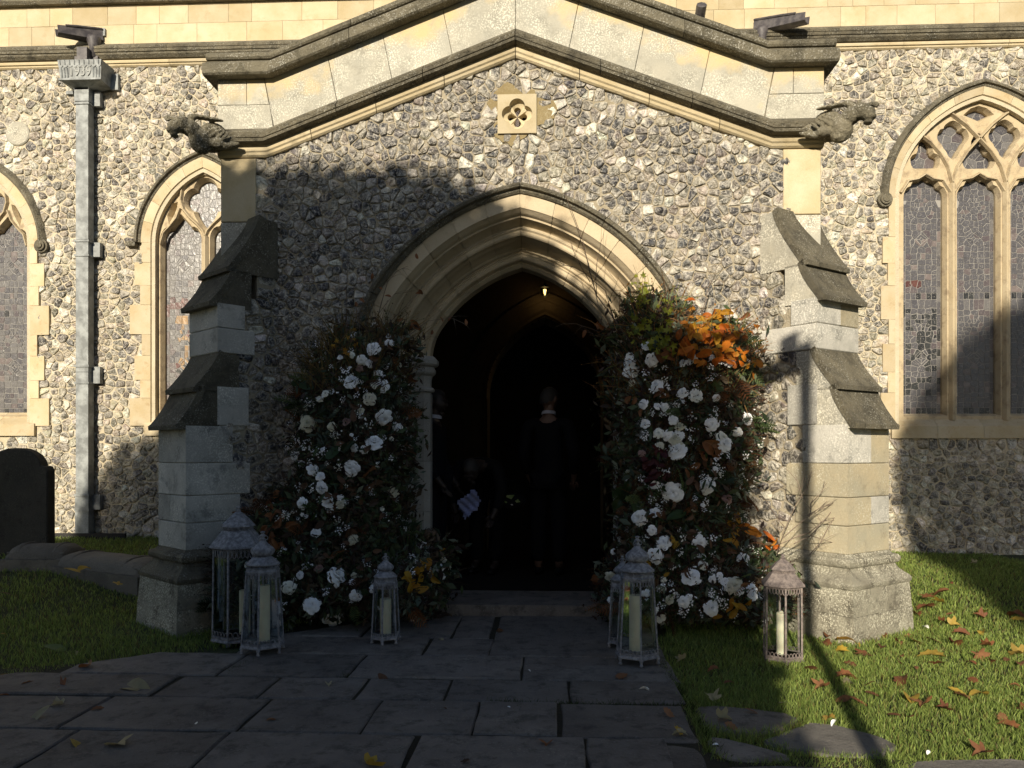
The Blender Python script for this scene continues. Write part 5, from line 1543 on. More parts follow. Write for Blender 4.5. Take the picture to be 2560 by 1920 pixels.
    def twig(s, pts, r=.0042, mat='twig', off=.03, side=0, r1=None):
        P = [s.at(u, v, off) if not isinstance(u, Vector) else u for u, v in pts]
        o_ = Vector((s.b[0], s.b[1], 0)); P = [p-o_ for p in P]; Q = []
        for a, b in zip(P, P[1:]): Q += [a, a.lerp(b, .5) + Vector((random.gauss(0, .004), random.gauss(0, .004), random.gauss(0, .004)))]
        Q.append(P[-1]); mb = MB(); mb.tube(Q, r, 5, r1 if r1 is not None else r*.35)
        for _ in range(side):
            k = random.randrange(1, len(Q)-1); p = Q[k]; d = (Q[k+1]-Q[k-1]).normalized(); d = (d + Vector((random.gauss(0, .8), random.gauss(0, .3), random.gauss(0, .8)))).normalized()*random.uniform(.05, .16)
            mb.tube([p, p+d*.5+Vector((0, 0, .008)), p+d], r*.45, 4, r*.15)
        mb.obj('twig', M[mat], s.root, True)
    def leafset(s, items, kind, mat, off=.03, name='leaf', jit=0):
        for u, v, px in items:
            p = s.at(u, v, off + random.uniform(0, .04)); sz = px/ppm(p.y)/2*1.05; s.put(leaf_of(kind, mat, random.randrange(3)), name, p, sz, tilt=.55)
def T_(lst, ox, oy, k): return [(ox+x*k, oy+y*k, s*k) for x, y, s in lst]
GREENS = [(.055, .080, .035), (.035, .055, .028), (.09, .115, .055), (.095, .070, .042), (.055, .038, .03), (.075, .105, .078), (.17, .20, .14)]
def roses_into(A, lst):
    for u, v, px in lst:
        p = A.at(u, v, .02); rr = random.random(); m = 'rose_white' if rr < .86 else 'rose_cream'
        if px < 9: m = 'rose_white'
        A.put(rose_of(m, random.randrange(4)), 'rose', p, px/ppm(p.y)/2*1.22, tilt=.34)
# ---- left arrangement
polyL = [(690, 742), (730, 712), (800, 695), (855, 700), (882, 750), (868, 830), (872, 900), (880, 960), (872, 1040), (868, 1120), (890, 1160), (955, 1195), (978, 1240), (958, 1300), (945, 1350), (880, 1385), (760, 1392), (600, 1390), (470, 1370), (440, 1330), (448, 1250), (438, 1195), (460, 1150), (520, 1110), (545, 1080), (600, 1060), (630, 1020), (622, 960), (640, 890), (640, 820), (655, 765)]
AL = Arrangement('flower_column', 'tall column of white roses and dark autumn foliage left of the doorway, widening at its foot', 'flower arrangement', polyL, (-1.2, -.3), .34)
rl = T_([(825, 325, 110), (955, 270, 60), (975, 275, 60), (720, 425, 80), (790, 455, 70), (865, 540, 70), (905, 650, 115), (830, 645, 60), (628, 615, 120), (400, 720, 60), (350, 770, 55), (240, 840, 50), (250, 985, 130), (215, 930, 70), (915, 930, 130), (1035, 1010, 80), (830, 1155, 135), (740, 1215, 70), (655, 1200, 70), (135, 1265, 85), (635, 1380, 130), (290, 1390, 95), (355, 1450, 75), (370, 1550, 110), (410, 1640, 95), (845, 130, 70), (1045, 460, 60), (1000, 1590, 90), (535, 1645, 60), (190, 1340, 60), (715, 870, 50), (630, 1085, 35), (980, 1120, 40), (375, 1215, 40), (530, 400, 45), (635, 380, 50)], 700, 780, .2834)
rl += T_([(870, 30, 90), (1090, 30, 85), (1200, 30, 75), (985, 275, 75), (755, 745, 105), (1165, 640, 140), (850, 640, 65), (1310, 645, 50), (1295, 700, 50), (1325, 815, 90), (955, 895, 130), (1130, 990, 145), (1430, 1010, 85), (1480, 755, 70), (400, 550, 50), (1160, 725, 45), (2070, 510, 45), (2045, 580, 60), (2110, 580, 45), (1905, 545, 70), (1950, 620, 50), (2065, 650, 45), (1550, 75, 35), (25, 480, 40), (900, 140, 35), (870, 125, 30)], 500, 1250, .2939)
roses_into(AL, rl)
for u, v, px in T_([(790, 765, 130), (460, 1010, 90), (1300*1.037-500*0, 0, 0)][:2], 700, 780, .2834) + T_([(1300, 340, 100)], 500, 1250, .2939):
    p = AL.at(u, v, .02); AL.put(rose_of('rose_cream', 2), 'rose', p, px/ppm(p.y)/2)
for u, v, px in T_([(590, 970, 90), (700, 500, 70)], 700, 780, .2834) + T_([(1010, 580, 80)], 500, 1250, .2939):
    p = AL.at(u, v, .02); AL.put(rose_of('rose_pink', 1), 'rose', p, px/ppm(p.y)/2)
AL.foliage(13500, GREENS)
AL.wisps(2200, [(.07, .04, .025), (.05, .06, .03), (.10, .07, .04), (.04, .02, .02)])
AL.wisps(420, [(.16, .11, .04), (.10, .07, .035), (.22, .15, .05), (.09, .10, .04)], L=(.12, .34), zmin=1.72, up=1.1)
# ---- right arrangement
polyR = [(1330, 700), (1365, 640), (1400, 618), (1440, 640), (1475, 665), (1520, 700), (1560, 690), (1620, 715), (1640, 770), (1628, 830), (1640, 880), (1645, 960), (1640, 1030), (1615, 1090), (1605, 1150), (1640, 1180), (1700, 1195), (1735, 1240), (1738, 1300), (1690, 1370), (1560, 1388), (1440, 1388), (1345, 1380), (1300, 1330), (1305, 1260), (1318, 1210), (1345, 1170), (1330, 1110), (1345, 1060), (1318, 990), (1335, 930), (1315, 870), (1330, 800), (1318, 745)]
AR2 = Arrangement('flower_column', 'tall column of white roses right of the doorway, crowned with sunlit orange and lime leaves', 'flower arrangement', polyR, (1.35, -.3), .34)
rr_ = T_([(345, 950, 110), (350, 1040, 120), (545, 940, 110), (490, 810, 80), (585, 1170, 110), (825, 965, 70), (905, 925, 75), (875, 960, 50), (815, 1235, 90), (940, 1260, 110), (465, 1335, 80), (590, 1355, 60), (655, 1360, 65), (1120, 1280, 60), (1240, 960, 90), (1080, 1520, 110), (1390, 1465, 110), (1310, 1590, 80), (1170, 1640, 100), (480, 1510, 80), (730, 1480, 80), (790, 1540, 80), (690, 1620, 90), (780, 1620, 90), (600, 1600, 80), (360, 1140, 60), (1090, 920, 55), (340, 900, 60)], 1480, 640, .2773)
rr_ += T_([(885, 530, 170), (865, 410, 130), (1370, 450, 150), (700, 480, 80), (840, 960, 180), (1190, 890, 150), (650, 880, 80), (495, 1220, 150), (650, 1165, 90), (1270, 720, 60), (625, 1350, 90), (745, 1480, 130), (1110, 1480, 140), (655, 1620, 140), (370, 740, 40), (370, 830, 35), (1150, 1090, 45), (1060, 1130, 50), (920, 1185, 45)], 1480, 1000, .2411)
rr_ += T_([(945, 545, 160), (1445, 375, 120), (1270, 590, 85), (1355, 630, 150), (1400, 670, 90), (1520, 660, 90), (1530, 725, 80), (870, 780, 100), (925, 740, 65), (1135, 840, 130), (595, 860, 60), (650, 920, 100), (690, 970, 80), (1150, 560, 70), (1220, 530, 60), (740, 760, 80), (1050, 350, 60), (1060, 430, 80), (175, 540, 90), (205, 300, 50), (510, 700, 70), (180, 760, 60), (1710, 1000, 90), (1600, 1010, 50), (680, 640, 60), (680, 570, 50), (240, 470, 50)], 1480, 1300, .2622)
roses_into(AR2, rr_)
for u, v, px in T_([(1400, 1030, 130), (520, 560, 90)], 1480, 1000, .2411):
    p = AR2.at(u, v, .02); AR2.put(rose_of('rose_pink', 2), 'rose', p, px/ppm(p.y)/2)
AR2.foliage(13500, GREENS)
AR2.wisps(2200, [(.09, .045, .02), (.05, .06, .03), (.12, .06, .02), (.05, .02, .02)])
# fern fronds and trailing sprays standing out of the mass
def frond(n, mat, seed, droop=.3, w=.34, lw=.07):
    rd_ = random.Random(seed); V = []; F = []
    for i in range(n):
        t = (i+.5)/n; x = t; z = -droop*t*t; L = w*math.sin(PI*min(1, .12+t*.9))*rd_.uniform(.8, 1.1)
        for sg in (-1, 1):
            b = len(V); V += [(x-lw*.3, 0, z), (x+lw*.3, 0, z), (x+lw*.9+L*.3, sg*L*.6, z+.02), (x+L*.55, sg*L, z-.05), (x+lw*.1+L*.25, sg*L*.55, z+.02)]; F.append([b, b+1, b+2, b+3, b+4][::sg])
    b = len(V); V += [(0, -.008, 0), (0, .008, 0), (1, 0, -droop)]; F.append([b, b+1, b+2]); return pymesh(V, F, mat)
FR = {m: [frond(11, M[m], q, random.uniform(.1, .5)) for q in range(3)] for m in ('leaf_brown', 'leaf_green', 'leaf_copper', 'leaf_sage')}
def fronds(A, n, mats):
    k = 0
    while k < n:
        i = random.randrange(len(A.poly)); a = A.poly[i]; cx = sum(p[0] for p in A.poly)/len(A.poly)
        if random.random() < .45:
            x, z = a[0] + (cx-a[0])*random.uniform(.05, .3), a[1]
        else: x, z = cx + random.uniform(-.3, .3), random.uniform(.15, 1.9)
        if not in_poly(x, z, A.poly) or z < .08: continue
        y = A.front(x, z) - .0; o = link('fern_frond', random.choice(FR[random.choice(mats)]), A.root); s_ = random.uniform(.10, .22)
        d = Vector(((x-cx)*2.2 + random.gauss(0, .35), -random.uniform(.25, .9), random.gauss(.15, .6))).normalized()
        o.location = Vector((x, y+.03, z)) - Vector((A.b[0], A.b[1], 0)); o.scale = (s_, s_, s_); o.rotation_mode = 'QUATERNION'
        from mathutils import Quaternion
        o.rotation_quaternion = d.to_track_quat('X', 'Z') @ Quaternion((1, 0, 0), random.uniform(-1.2, 1.2)); k += 1
fronds(AL, 75, ['leaf_brown', 'leaf_green', 'leaf_green', 'leaf_copper', 'leaf_sage']); fronds(AR2, 75, ['leaf_brown', 'leaf_green', 'leaf_copper', 'leaf_green', 'leaf_sage'])
AR2.wisps(420, [(.20, .11, .03), (.12, .07, .03), (.16, .17, .05), (.24, .12, .04)], L=(.10, .30), zmin=1.66, up=.9)
# blossom sprays
for A, base, n in ((AL, (560, 1060, 760, 1620), 110), (AR2, (1540, 1900, 900, 1560), 140)):
    k = 0
    while k < n:
        u = random.uniform(base[0]+60, base[1]+(20 if A is AR2 else 0)); v = random.uniform(base[2], base[3]); x, z = S(u, v, -.3)
        if not in_poly(x, z, A.poly): continue
        p = A.at(u, v, .03); A.put(random.choice(SPR), 'blossom_spray', p, random.uniform(.022, .05), tilt=.4); k += 1
for u, v in [(790, 862), (800, 875), (815, 885), (805, 900), (1020, 962), (1005, 955), (985, 945), (720, 1120), (735, 1110), (745, 1105), (775, 1100), (900, 1040), (905, 1035), (738, 1040), (925, 1220), (930, 1235), (895, 1245), (718, 1295), (735, 1280), (745, 1300), (760, 1420), (530, 1340), (520, 1360), (540, 1330)]:
    p = AL.at(u, v, .05); AL.put(random.choice(SPR), 'blossom_spray', p, random.uniform(.018, .034), tilt=.4)
# leaf clusters
def cluster(A, n, cu, cv, ru, rv, px, kind, mat, off=.04, ang=None):
    for _ in range(n):
        a = random.uniform(0, 6.28); q = random.random()**.6; u = cu+ru*q*math.cos(a); v = cv+rv*q*math.sin(a)
        p = A.at(u, v, off+random.uniform(0, .10)); s_ = px*random.uniform(.7, 1.2)/ppm(p.y)/2
        A.put(leaf_of(kind, mat, random.randrange(3)), 'leaf', p, s_, tilt=.6)
cluster(AR2, 46, 1765, 845, 78, 66, 33, 'oval', 'leaf_orange', off=.06); cluster(AR2, 20, 1785, 815, 66, 55, 33, 'oval', 'leaf_gold', off=.08)
cluster(AR2, 24, 1860, 880, 54, 70, 22, 'oval', 'leaf_orange', off=.08); cluster(AR2, 6, 1840, 800, 55, 40, 26, 'oak', 'leaf_copper')
cluster(AR2, 46, 1625, 795, 62, 80, 26, 'maple', 'leaf_lime'); cluster(AR2, 16, 1600, 720, 26, 50, 20, 'maple', 'leaf_lime'); cluster(AR2, 16, 1665, 860, 26, 40, 24, 'maple', 'leaf_lime')
cluster(AR2, 5, 1660, 890, 22, 14, 34, 'oval', 'leaf_copper'); cluster(AR2, 24, 1850, 940, 36, 32, 12, 'lance', 'leaf_sage'); cluster(AR2, 30, 1870, 860, 50, 60, 12, 'lance', 'leaf_copper')
AR2.leafset(T_([(885, 395, 90), (895, 480, 70), (885, 560, 65), (1110, 435, 40), (1150, 530, 90), (1165, 590, 110), (1030, 550, 120), (990, 650, 110), (1080, 690, 90), (1320, 680, 90), (1490, 640, 80), (1500, 960, 110), (1300, 920, 70), (1300, 985, 60), (1170, 910, 110), (1135, 880, 110)], 1480, 640, .2773), 'oval', 'leaf_orange')
AR2.leafset(T_([(75, 630, 90), (155, 675, 95), (-70, 700, 70), (62, 712, 40)], 1480, 640, .2773), 'oval', 'leaf_copper', off=0)
AR2.leafset(T_([(600, 1240, 100), (650, 1260, 100), (620, 1200, 80), (330, 1290, 110), (380, 1300, 80), (440, 1410, 80)], 1480, 640, .2773), 'oval', 'leaf_copper')
AR2.leafset(T_([(1200, 500, 150), (1280, 520, 160), (1250, 450, 150), (1160, 590, 110), (1290, 590, 100), (1060, 690, 130), (990, 760, 110)], 1480, 1000, .2411), 'oval', 'leaf_copper')
AR2.leafset(T_([(1510, 1215, 120), (1450, 1285, 110), (1510, 1340, 120), (1490, 1420, 130), (1410, 1450, 90), (1490, 1490, 130), (830, 1460, 90), (880, 1500, 90)], 1480, 1000, .2411), 'oval', 'leaf_gold')
AR2.leafset(T_([(1640, 1350, 170), (1700, 1380, 120), (1580, 1300, 110), (1840, 1440, 120), (1870, 1500, 130), (1900, 1540, 110)], 1480, 1000, .2411), 'oval', 'leaf_orange')
AR2.leafset(T_([(480, 320, 110), (510, 390, 110), (540, 440, 80), (770, 190, 80), (790, 250, 70), (710, 520, 60), (1330, 800, 110), (1380, 830, 110), (1350, 890, 110), (1430, 830, 100), (1490, 790, 90), (1310, 850, 80), (1190, 920, 90)], 1480, 1300, .2622), 'oval', 'leaf_gold')
AR2.leafset(T_([(1440, 1050, 120), (1500, 1090, 130), (1560, 1070, 110), (1540, 1120, 100)], 1480, 1300, .2622), 'oak', 'leaf_copper')
AR2.leafset(T_([(1690, 150, 140), (1720, 220, 150), (1700, 270, 120), (1860, 270, 120), (1830, 340, 110), (1890, 330, 120), (1920, 390, 120), (1870, 400, 100), (1800, 300, 90), (1950, 400, 80)], 1480, 1300, .2622), 'lance', 'leaf_orange', off=.06)
cluster(AR2, 26, 1990, 1440, 26, 30, 22, 'lance', 'leaf_sage'); cluster(AR2, 26, 1895, 1400, 45, 36, 26, 'lance', 'leaf_green')
AR2.leafset(T_([(310, 970, 200), (370, 900, 160), (280, 1060, 190), (450, 1100, 150), (880, 1190, 200)], 1480, 1000, .2411), 'oval', 'leaf_green', off=.02)
AR2.leafset(T_([(60, 570, 150), (20, 560, 120)], 1480, 1300, .2622), 'oval', 'leaf_copper', off=.0)
cluster(AR2, 40, 1640, 1170, 40, 60, 24, 'oval', 'leaf_plum', off=0.0)
cluster(AR2, 40, 1740, 1290, 130, 150, 24, 'oval', 'leaf_brown', off=0); cluster(AR2, 45, 1720, 1230, 150, 200, 26, 'lance', 'leaf_green', off=0)
cluster(AL, 45, 880, 1200, 120, 230, 26, 'oval', 'leaf_brown', off=0); cluster(AL, 45, 850, 1300, 200, 200, 28, 'lance', 'leaf_green', off=0)
cluster(AL, 42, 670, 1300, 60, 80, 28, 'oak', 'leaf_copper', off=.01); cluster(AL, 20, 920, 850, 80, 60, 22, 'oval', 'leaf_brown', off=.02)
cluster(AL, 12, 1050, 1440, 40, 40, 28, 'oval', 'leaf_gold', off=.02); cluster(AL, 16, 860, 850, 50, 40, 18, 'maple', 'leaf_gold', off=.02)
AL.leafset(T_([(1195, 115, 110), (1150, 590, 90), (1180, 600, 70), (1015, 430, 100), (160, 1210, 150), (480, 1230, 170), (590, 1190, 120), (250, 640, 180)], 700, 780, .2834)[:4], 'oval', 'leaf_copper', off=.04)
AL.leafset(T_([(480, 1230, 190), (590, 1190, 130), (250, 640, 200), (140, 620, 130), (610, 1180, 110)], 700, 780, .2834), 'oval', 'leaf_green', off=.03)
AL.leafset(T_([(2060, 425, 60), (1870, 690, 130), (1890, 760, 110), (1840, 620, 110)], 500, 1250, .2939), 'oval', 'leaf_gold', off=.03)
# spiky leaves beside the jamb, dried hydrangea head
for A, lst in ((AL, ((1010, 1370, 1006, 1285), (1025, 1375, 1032, 1282), (1018, 1372, 1020, 1300), (1030, 1370, 1036, 1305))), (AR2, ((1575, 1400, 1562, 1325), (1590, 1400, 1585, 1325), (1600, 1400, 1596, 1315), (1582, 1400, 1572, 1335)))):
    for u0, v0, u1, v1 in lst:
        a = A.at(u0, v0, .0); b = A.at(u0, v0, .0) + Vector(((u1-u0)/317, 0, (v0-v1)/317)); o_ = Vector((A.b[0], A.b[1], 0)); mb = MB(); mb.tube([a-o_, (a+b)/2-o_, b-o_], .008, 4, .0006); mb.obj('spike_leaf', M['leaf_green'], A.root)
V = []; F = []; rd_ = random.Random(3)
for i in range(150):
    n_ = Vector((rd_.gauss(0, 1), rd_.gauss(0, 1), rd_.gauss(0, 1))).normalized(); floret_geo(V, F, n_*.85, .22, n_, rd_)
DRY = pymesh(V, F, M['dried_flower'], True)
for A, u, v, s_ in ((AL, 1076, 1338, .06), (AL, 690, 1420, .035), (AR2, 1555, 1385, .045), (AR2, 1830, 1160, .04), (AL, 800, 1400, .05)):
    p = A.at(u, v, .02); A.put(DRY, 'dried_flower_head', p, s_)
# twigs
def tw(A, pts, ox, oy, k, **kw): A.twig([(ox+x*k, oy+y*k) for x, y in pts], **kw)
K5 = .4219
tw(AR2, [(1990, 820), (1850, 620), (1640, 330), (1570, 60), (1535, -60), (1452, -270)], 800, 600, K5, r=.0055, side=10)
tw(AR2, [(1760, 520), (1690, 300), (1560, 190), (1450, 150), (1420, 110)], 800, 600, K5, r=.0035, side=5)
tw(AR2, [(1640, 330), (1640, 140), (1665, 10), (1680, -40)], 800, 600, K5, r=.003, side=3); tw(AR2, [(1600, 250), (1500, 60), (1480, 0)], 800, 600, K5, r=.003, side=3)
tw(AR2, [(1800, 640), (1760, 590), (1680, 555), (1590, 520), (1520, 497), (1440, 497), (1390, 515)], 800, 600, K5, r=.0035, side=2, off=0)
tw(AR2, [(1700, 400), (1760, 250), (1700, 170)], 800, 600, K5, r=.0025, side=2); tw(AR2, [(1930, 520), (1900, 300), (1855, 145)], 800, 600, K5, r=.003, side=3); tw(AR2, [(1960, 480), (1930, 300), (1912, 155)], 800, 600, K5, r=.003, side=3)
tw(AR2, [(940, 700), (1000, 480), (1050, 280), (1100, 200), (1125, 110), (1190, 0)], 1480, 640, .2773, r=.0045, mat='twig_grey', side=5)
tw(AR2, [(1100, 210), (1180, 235), (1240, 195), (1330, 160)], 1480, 640, .2773, r=.0028, mat='twig_grey', side=3); tw(AR2, [(1050, 290), (1080, 180), (1040, 110), (1000, 70)], 1480, 640, .2773, r=.0028, mat='twig_grey', side=3)
tw(AR2, [(1220, 800), (1300, 700), (1380, 590), (1420, 560)], 1480, 640, .2773, r=.0035, mat='twig_grey', side=4); tw(AR2, [(550, 1120), (430, 950), (280, 820), (140, 750), (-100, 660)], 1480, 640, .2773, r=.003, side=4, off=.06)
K9 = 900/2133
for pts in ([(700, 300), (780, 230), (860, 165), (975, 68)], [(690, 330), (860, 265), (960, 180), (1020, 108), (1110, 98), (1135, 170)], [(770, 330), (870, 282), (980, 318), (1088, 350)], [(700, 280), (740, 190), (780, 100), (850, 0), (875, -100)],
            [(850, 160), (920, 120), (1005, 85)], [(870, 280), (930, 200), (1010, 190)], [(860, 400), (930, 320), (1020, 160), (1060, 90)], [(820, 60), (790, -40), (700, -130)], [(720, 240), (640, 130), (560, 20)], [(860, 170), (870, 90), (930, 30), (950, -40)]):
    P = [S(1660+x*K9, 1220+y*K9, -.62 + .05*i) for i, (x, y) in enumerate(pts)]
    AR2.twig([(Vector((p[0], -.62+.05*i, p[1])), 0) for i, p in enumerate(P)], r=.0042, mat='twig_grey', side=5)
tw(AL, [(450, 620), (560, 540), (640, 480), (760, 460), (820, 480), (875, 498)], 800, 600, K5, r=.003, side=7, mat='twig_grey', off=.05); tw(AL, [(400, 640), (500, 570), (600, 575), (700, 575)], 800, 600, K5, r=.0025, side=4, off=.05)
tw(AL, [(150, 600), (155, 400), (160, 200), (165, 50)], 800, 600, K5, r=.003, side=5); tw(AL, [(330, 500), (400, 250), (450, 190), (520, 155)], 800, 600, K5, r=.0035, side=6); tw(AL, [(300, 560), (330, 460), (440, 320), (560, 300)], 800, 600, K5, r=.003, side=5)
tw(AL, [(240, 620), (230, 450), (260, 330), (210, 220)], 800, 600, K5, r=.003, side=6); tw(AL, [(450, 1130), (560, 1040), (640, 960)], 800, 600, K5, r=.0025, side=3); tw(AL, [(420, 480), (500, 400), (560, 320)], 800, 600, K5, r=.0025, side=4)
tw(AL, [(1850, 500), (2000, 440), (2100, 300), (2150, 250)], 500, 1250, .2939, r=.0025, side=3)
for u, v in ((1042, 640+0), (1047, 732), (1052, 730), (950, 720), (930, 690), (1000, 800), (1030, 815), (1125, 796), (1105, 800), (1165, 806), (905, 750), (890, 760), (970, 740), (1080, 830)):
    p = AL.at(u, v, .04); AL.put(leaf_of('oval', 'leaf_copper', 1), 'leaf', p, 8/ppm(p.y), tilt=.6)

# ================================================================== LANTERNS AND CANDLES
def hexpts(r, n=6, rot=0): return [(r*math.cos(rot+2*PI*k/n), r*math.sin(rot+2*PI*k/n)) for k in range(n)]
def lace(r0, r1, z0, z1, rot, mb, teeth=5, up=False):
    """pierced filigree band round the six sides: a row of scroll loops with a thin rail"""
    a = hexpts(r0, 6, rot); b = hexpts(r1, 6, rot); h = z1-z0
    for k in range(6):
        p0 = Vector((*a[k], z0)); p1 = Vector((*a[(k+1) % 6], z0)); q0 = Vector((*b[k], z1)); q1 = Vector((*b[(k+1) % 6], z1))
        for i in range(teeth):
            t0, t1, tm = i/teeth, (i+1)/teeth, (i+.5)/teeth
            if up: x0, x1 = p0, p1; y0, y1 = q0, q1
            else: x0, x1 = q0, q1; y0, y1 = p0, p1
            A_, B_ = x0.lerp(x1, t0), x0.lerp(x1, t1); Cm = y0.lerp(y1, tm); mid = x0.lerp(x1, tm)
            c = mid.lerp(Cm, .5); e1 = (B_-A_)*.42; e2 = (Cm-mid)*.5
            mb.tube([c + e1*math.cos(j*PI/4) + e2*math.sin(j*PI/4) for j in range(9)], .0028, 4, cap=False)
            mb.tube([A_, mid.lerp(Cm, .25), B_], .003, 4, cap=False)
def lantern(loc, H, rb, rt, style, label, rot=0.0, mat='lantern_metal', name='lantern'):
    L = thing(name, label, 'lantern', loc, 'candle lanterns around the doorway', rz=rot); m = M[mat]
    if style == 'dome':
        zf, zb, zt = H*.045, H*.085, H*.66
        for x, y in hexpts(rb*.97):
            MB().lathe([(.006, 0), (.013, .004), (.009, .014), (.007, zf*.6), (.014, zf), (.012, zf+.004)], 8, (x, y, 0)).obj('foot', m, L, True)
        MB().lathe([(rb*.96, zf), (rb*1.04, zf+.004), (rb*1.04, zf+.014), (rb*.98, zb*.9), (rb*.9, zb)], 6).obj('base_plate', m, L)
        mb = MB(); lace(rb, rb*.97, zb-.002, zb+H*.035, 0, mb, 5, True); mb.obj('base_filigree', m, L)
        ex = .004
        pb, pt = hexpts(rb*.97), hexpts(rt*.97)
        for k in range(6):
            MB().tube([(*pb[k], zb-.01), (*pt[k], zt)], .0065, 4).obj('post', m, L)
        for k in range(6):
            a, b, c, d = (*pb[k], zb), (*pb[(k+1) % 6], zb), (*pt[(k+1) % 6], zt), (*pt[k], zt); mk('glass_pane', [a, b, c, d], [[0, 1, 2, 3]], M['glass'], L)
        MB().lathe([(rt*.90, zt-.002), (rt*1.03, zt), (rt*1.06, zt+.012), (rt*1.0, zt+.016), (rt*.99, zt+.03), (rt*1.05, zt+.034), (rt*.9, zt+.038)], 6).obj('top_frame', m, L)
        mb = MB(); lace(rt, rt, zt-H*.05, zt, 0, mb, 5); mb.obj('top_filigree', m, L)
        z0 = zt+.036; h = H-z0; r = rt
        mb = MB()
        for k in range(40): a = 2*PI*k/40; mb.box(r*.88*math.cos(a)-.003, r*.88*math.cos(a)+.003, r*.88*math.sin(a)-.003, r*.88*math.sin(a)+.003, z0-.001, z0+h*.06)
        mb.obj('vent_ring', m, L)
        MB().lathe([(r*.5, z0+h*.05), (r*.98, z0+h*.05), (r*1.0, z0+h*.08), (r*.88, z0+h*.13), (r*.66, z0+h*.23), (r*.50, z0+h*.28), (r*.46, z0+h*.30)], 36).obj('roof', m, L, True)
        MB().lathe([(r*.46, z0+h*.295), (r*.60, z0+h*.33), (r*.69, z0+h*.40), (r*.68, z0+h*.48), (r*.56, z0+h*.55), (r*.36, z0+h*.62), (r*.20, z0+h*.70), (r*.15, z0+h*.75)], 36, flute=.035).obj('dome', m, L, True)
        mb = MB()
        for k in range(8): a = 2*PI*k/8+.2; mb.lathe([(.0, 0), (.006, .001)], 6, (r*.68*math.cos(a), r*.68*math.sin(a), z0+h*.45))
        MB().lathe([(r*.15, z0+h*.745), (r*.2, z0+h*.76), (r*.13, z0+h*.79), (r*.10, z0+h*.82), (r*.17, z0+h*.85), (r*.17, z0+h*.885), (r*.09, z0+h*.91), (r*.07, z0+h*.93), (r*.13, z0+h*.955), (r*.12, z0+h*.985), (.001, z0+h)], 16).obj('finial', m, L, True)
        mb = MB(); mb.tube([(r*.30*math.cos(q*PI/8), -.004, z0+h*(.80+.075*math.sin(q*PI/8))) for q in range(17)], .003, 5); mb.obj('ring_handle', m, L, True)
        MB().lathe([(0.001, zb-.001), (rb*.9, zb-.001), (rb*.9, zb+.002), (.001, zb+.002)], 6).obj('floor_plate', m, L)
        return L, zb
    zb, zt = H*.055, H*(.70 if H > .8 else .71)
    for x, y in hexpts(rb*.92): MB().box(x-.012, x+.012, y-.012, y+.012, 0, zb*.5).obj('foot', m, L)
    MB().lathe([(rb*.94, zb*.35), (rb*1.03, zb*.4), (rb*1.03, zb*.6), (rb*.97, zb*.75), (rb*1.0, zb), (rb*.9, zb+.002)], 6).obj('base_plate', m, L)
    mb = MB(); lace(rb*.99, rb*.97, zb, zb+H*.045, 0, mb, 5, True); mb.obj('base_filigree', m, L)
    pb, pt = hexpts(rb*.95), hexpts(rt*.95)
    for k in range(6): MB().tube([(*pb[k], zb*.7), (*pt[k], zt)], .0075, 4).obj('post', m, L)
    for k in range(6): mk('glass_pane', [(*pb[k], zb), (*pb[(k+1) % 6], zb), (*pt[(k+1) % 6], zt), (*pt[k], zt)], [[0, 1, 2, 3]], M['glass'], L)
    mb = MB(); lace(rt*.98, rt*.98, zt-H*.07, zt-.002, 0, mb, 6); mb.obj('top_filigree', m, L)
    re = rt*1.13; h = H-zt
    MB().lathe([(re*.9, zt-.004), (re, zt), (re*.99, zt+.012), (re*.80, zt+h*.20), (re*.60, zt+h*.37), (re*.57, zt+h*.40)], 6).obj('roof', m, L)
    mb = MB(); lace(re*.53, re*.53, zt+h*.40, zt+h*.48, 0, mb, 5); mb.lathe([(re*.50, zt+h*.38), (re*.50, zt+h*.50)], 6); mb.obj('vent_band', m, L)
    MB().lathe([(re*.40, zt+h*.49), (re*.60, zt+h*.50), (re*.58, zt+h*.53), (re*.36, zt+h*.70), (re*.12, zt+h*.84), (re*.07, zt+h*.87)], 6).obj('upper_roof', m, L)
    MB().lathe([(.012, zt+h*.86), (.02, zt+h*.885), (.012, zt+h*.90), (.008, zt+h*.93), (.015, zt+h*.95), (.012, zt+h*.98), (.001, H)], 12).obj('finial', m, L, True)
    MB().lathe([(0.001, zb-.001), (rb*.9, zb-.001), (rb*.9, zb+.002), (.001, zb+.002)], 6).obj('floor_plate', m, L)
    return L, zb
def candle(loc, r, h, label, dip=True, slope=0):
    C_ = thing('candle', label, 'candle', loc, 'pillar candles inside the lanterns')
    n = 24; V = []; F = []; prof = [(r*.99, 0), (r, .004), (r, h-.004), (r*.96, h), (r*.85, h-.003), (r*.5, h-.012 if dip else h+.004), (.002, h-.014 if dip else h+.012)]
    for q, z in prof:
        for k in range(n): a = 2*PI*k/n; V.append((q*math.cos(a), q*math.sin(a), z + (slope*q*math.cos(a)*1 if z > h*.5 else 0)))
    F = [[i*n+k, i*n+(k+1) % n, (i+1)*n+(k+1) % n, (i+1)*n+k] for i in range(len(prof)-1) for k in range(n)] + [list(range(n))[::-1], [(len(prof)-1)*n+k for k in range(n)]]
    mk('wax_pillar', V, F, M['wax'], C_, True); MB().tube([(0, 0, h-.015), (.002, 0, h+.008), (.004, .002, h+.018)], .0015, 5).obj('wick', M['wick'], C_)
def lan(u, v, H, rb, rt, style, label, rot, mat='lantern_metal', cd=None):
    x, y = G(u, v); z = .016 if -1.75 < x < .95 and y < -.8 else gz(x, y)-.005
    L, zb = lantern((x, y, z), H, rb, rt, style, label, rot, mat)
    if cd: candle((x+cd[0], y+cd[1], z+zb+.003), cd[2], cd[3], cd[4], *cd[5:])
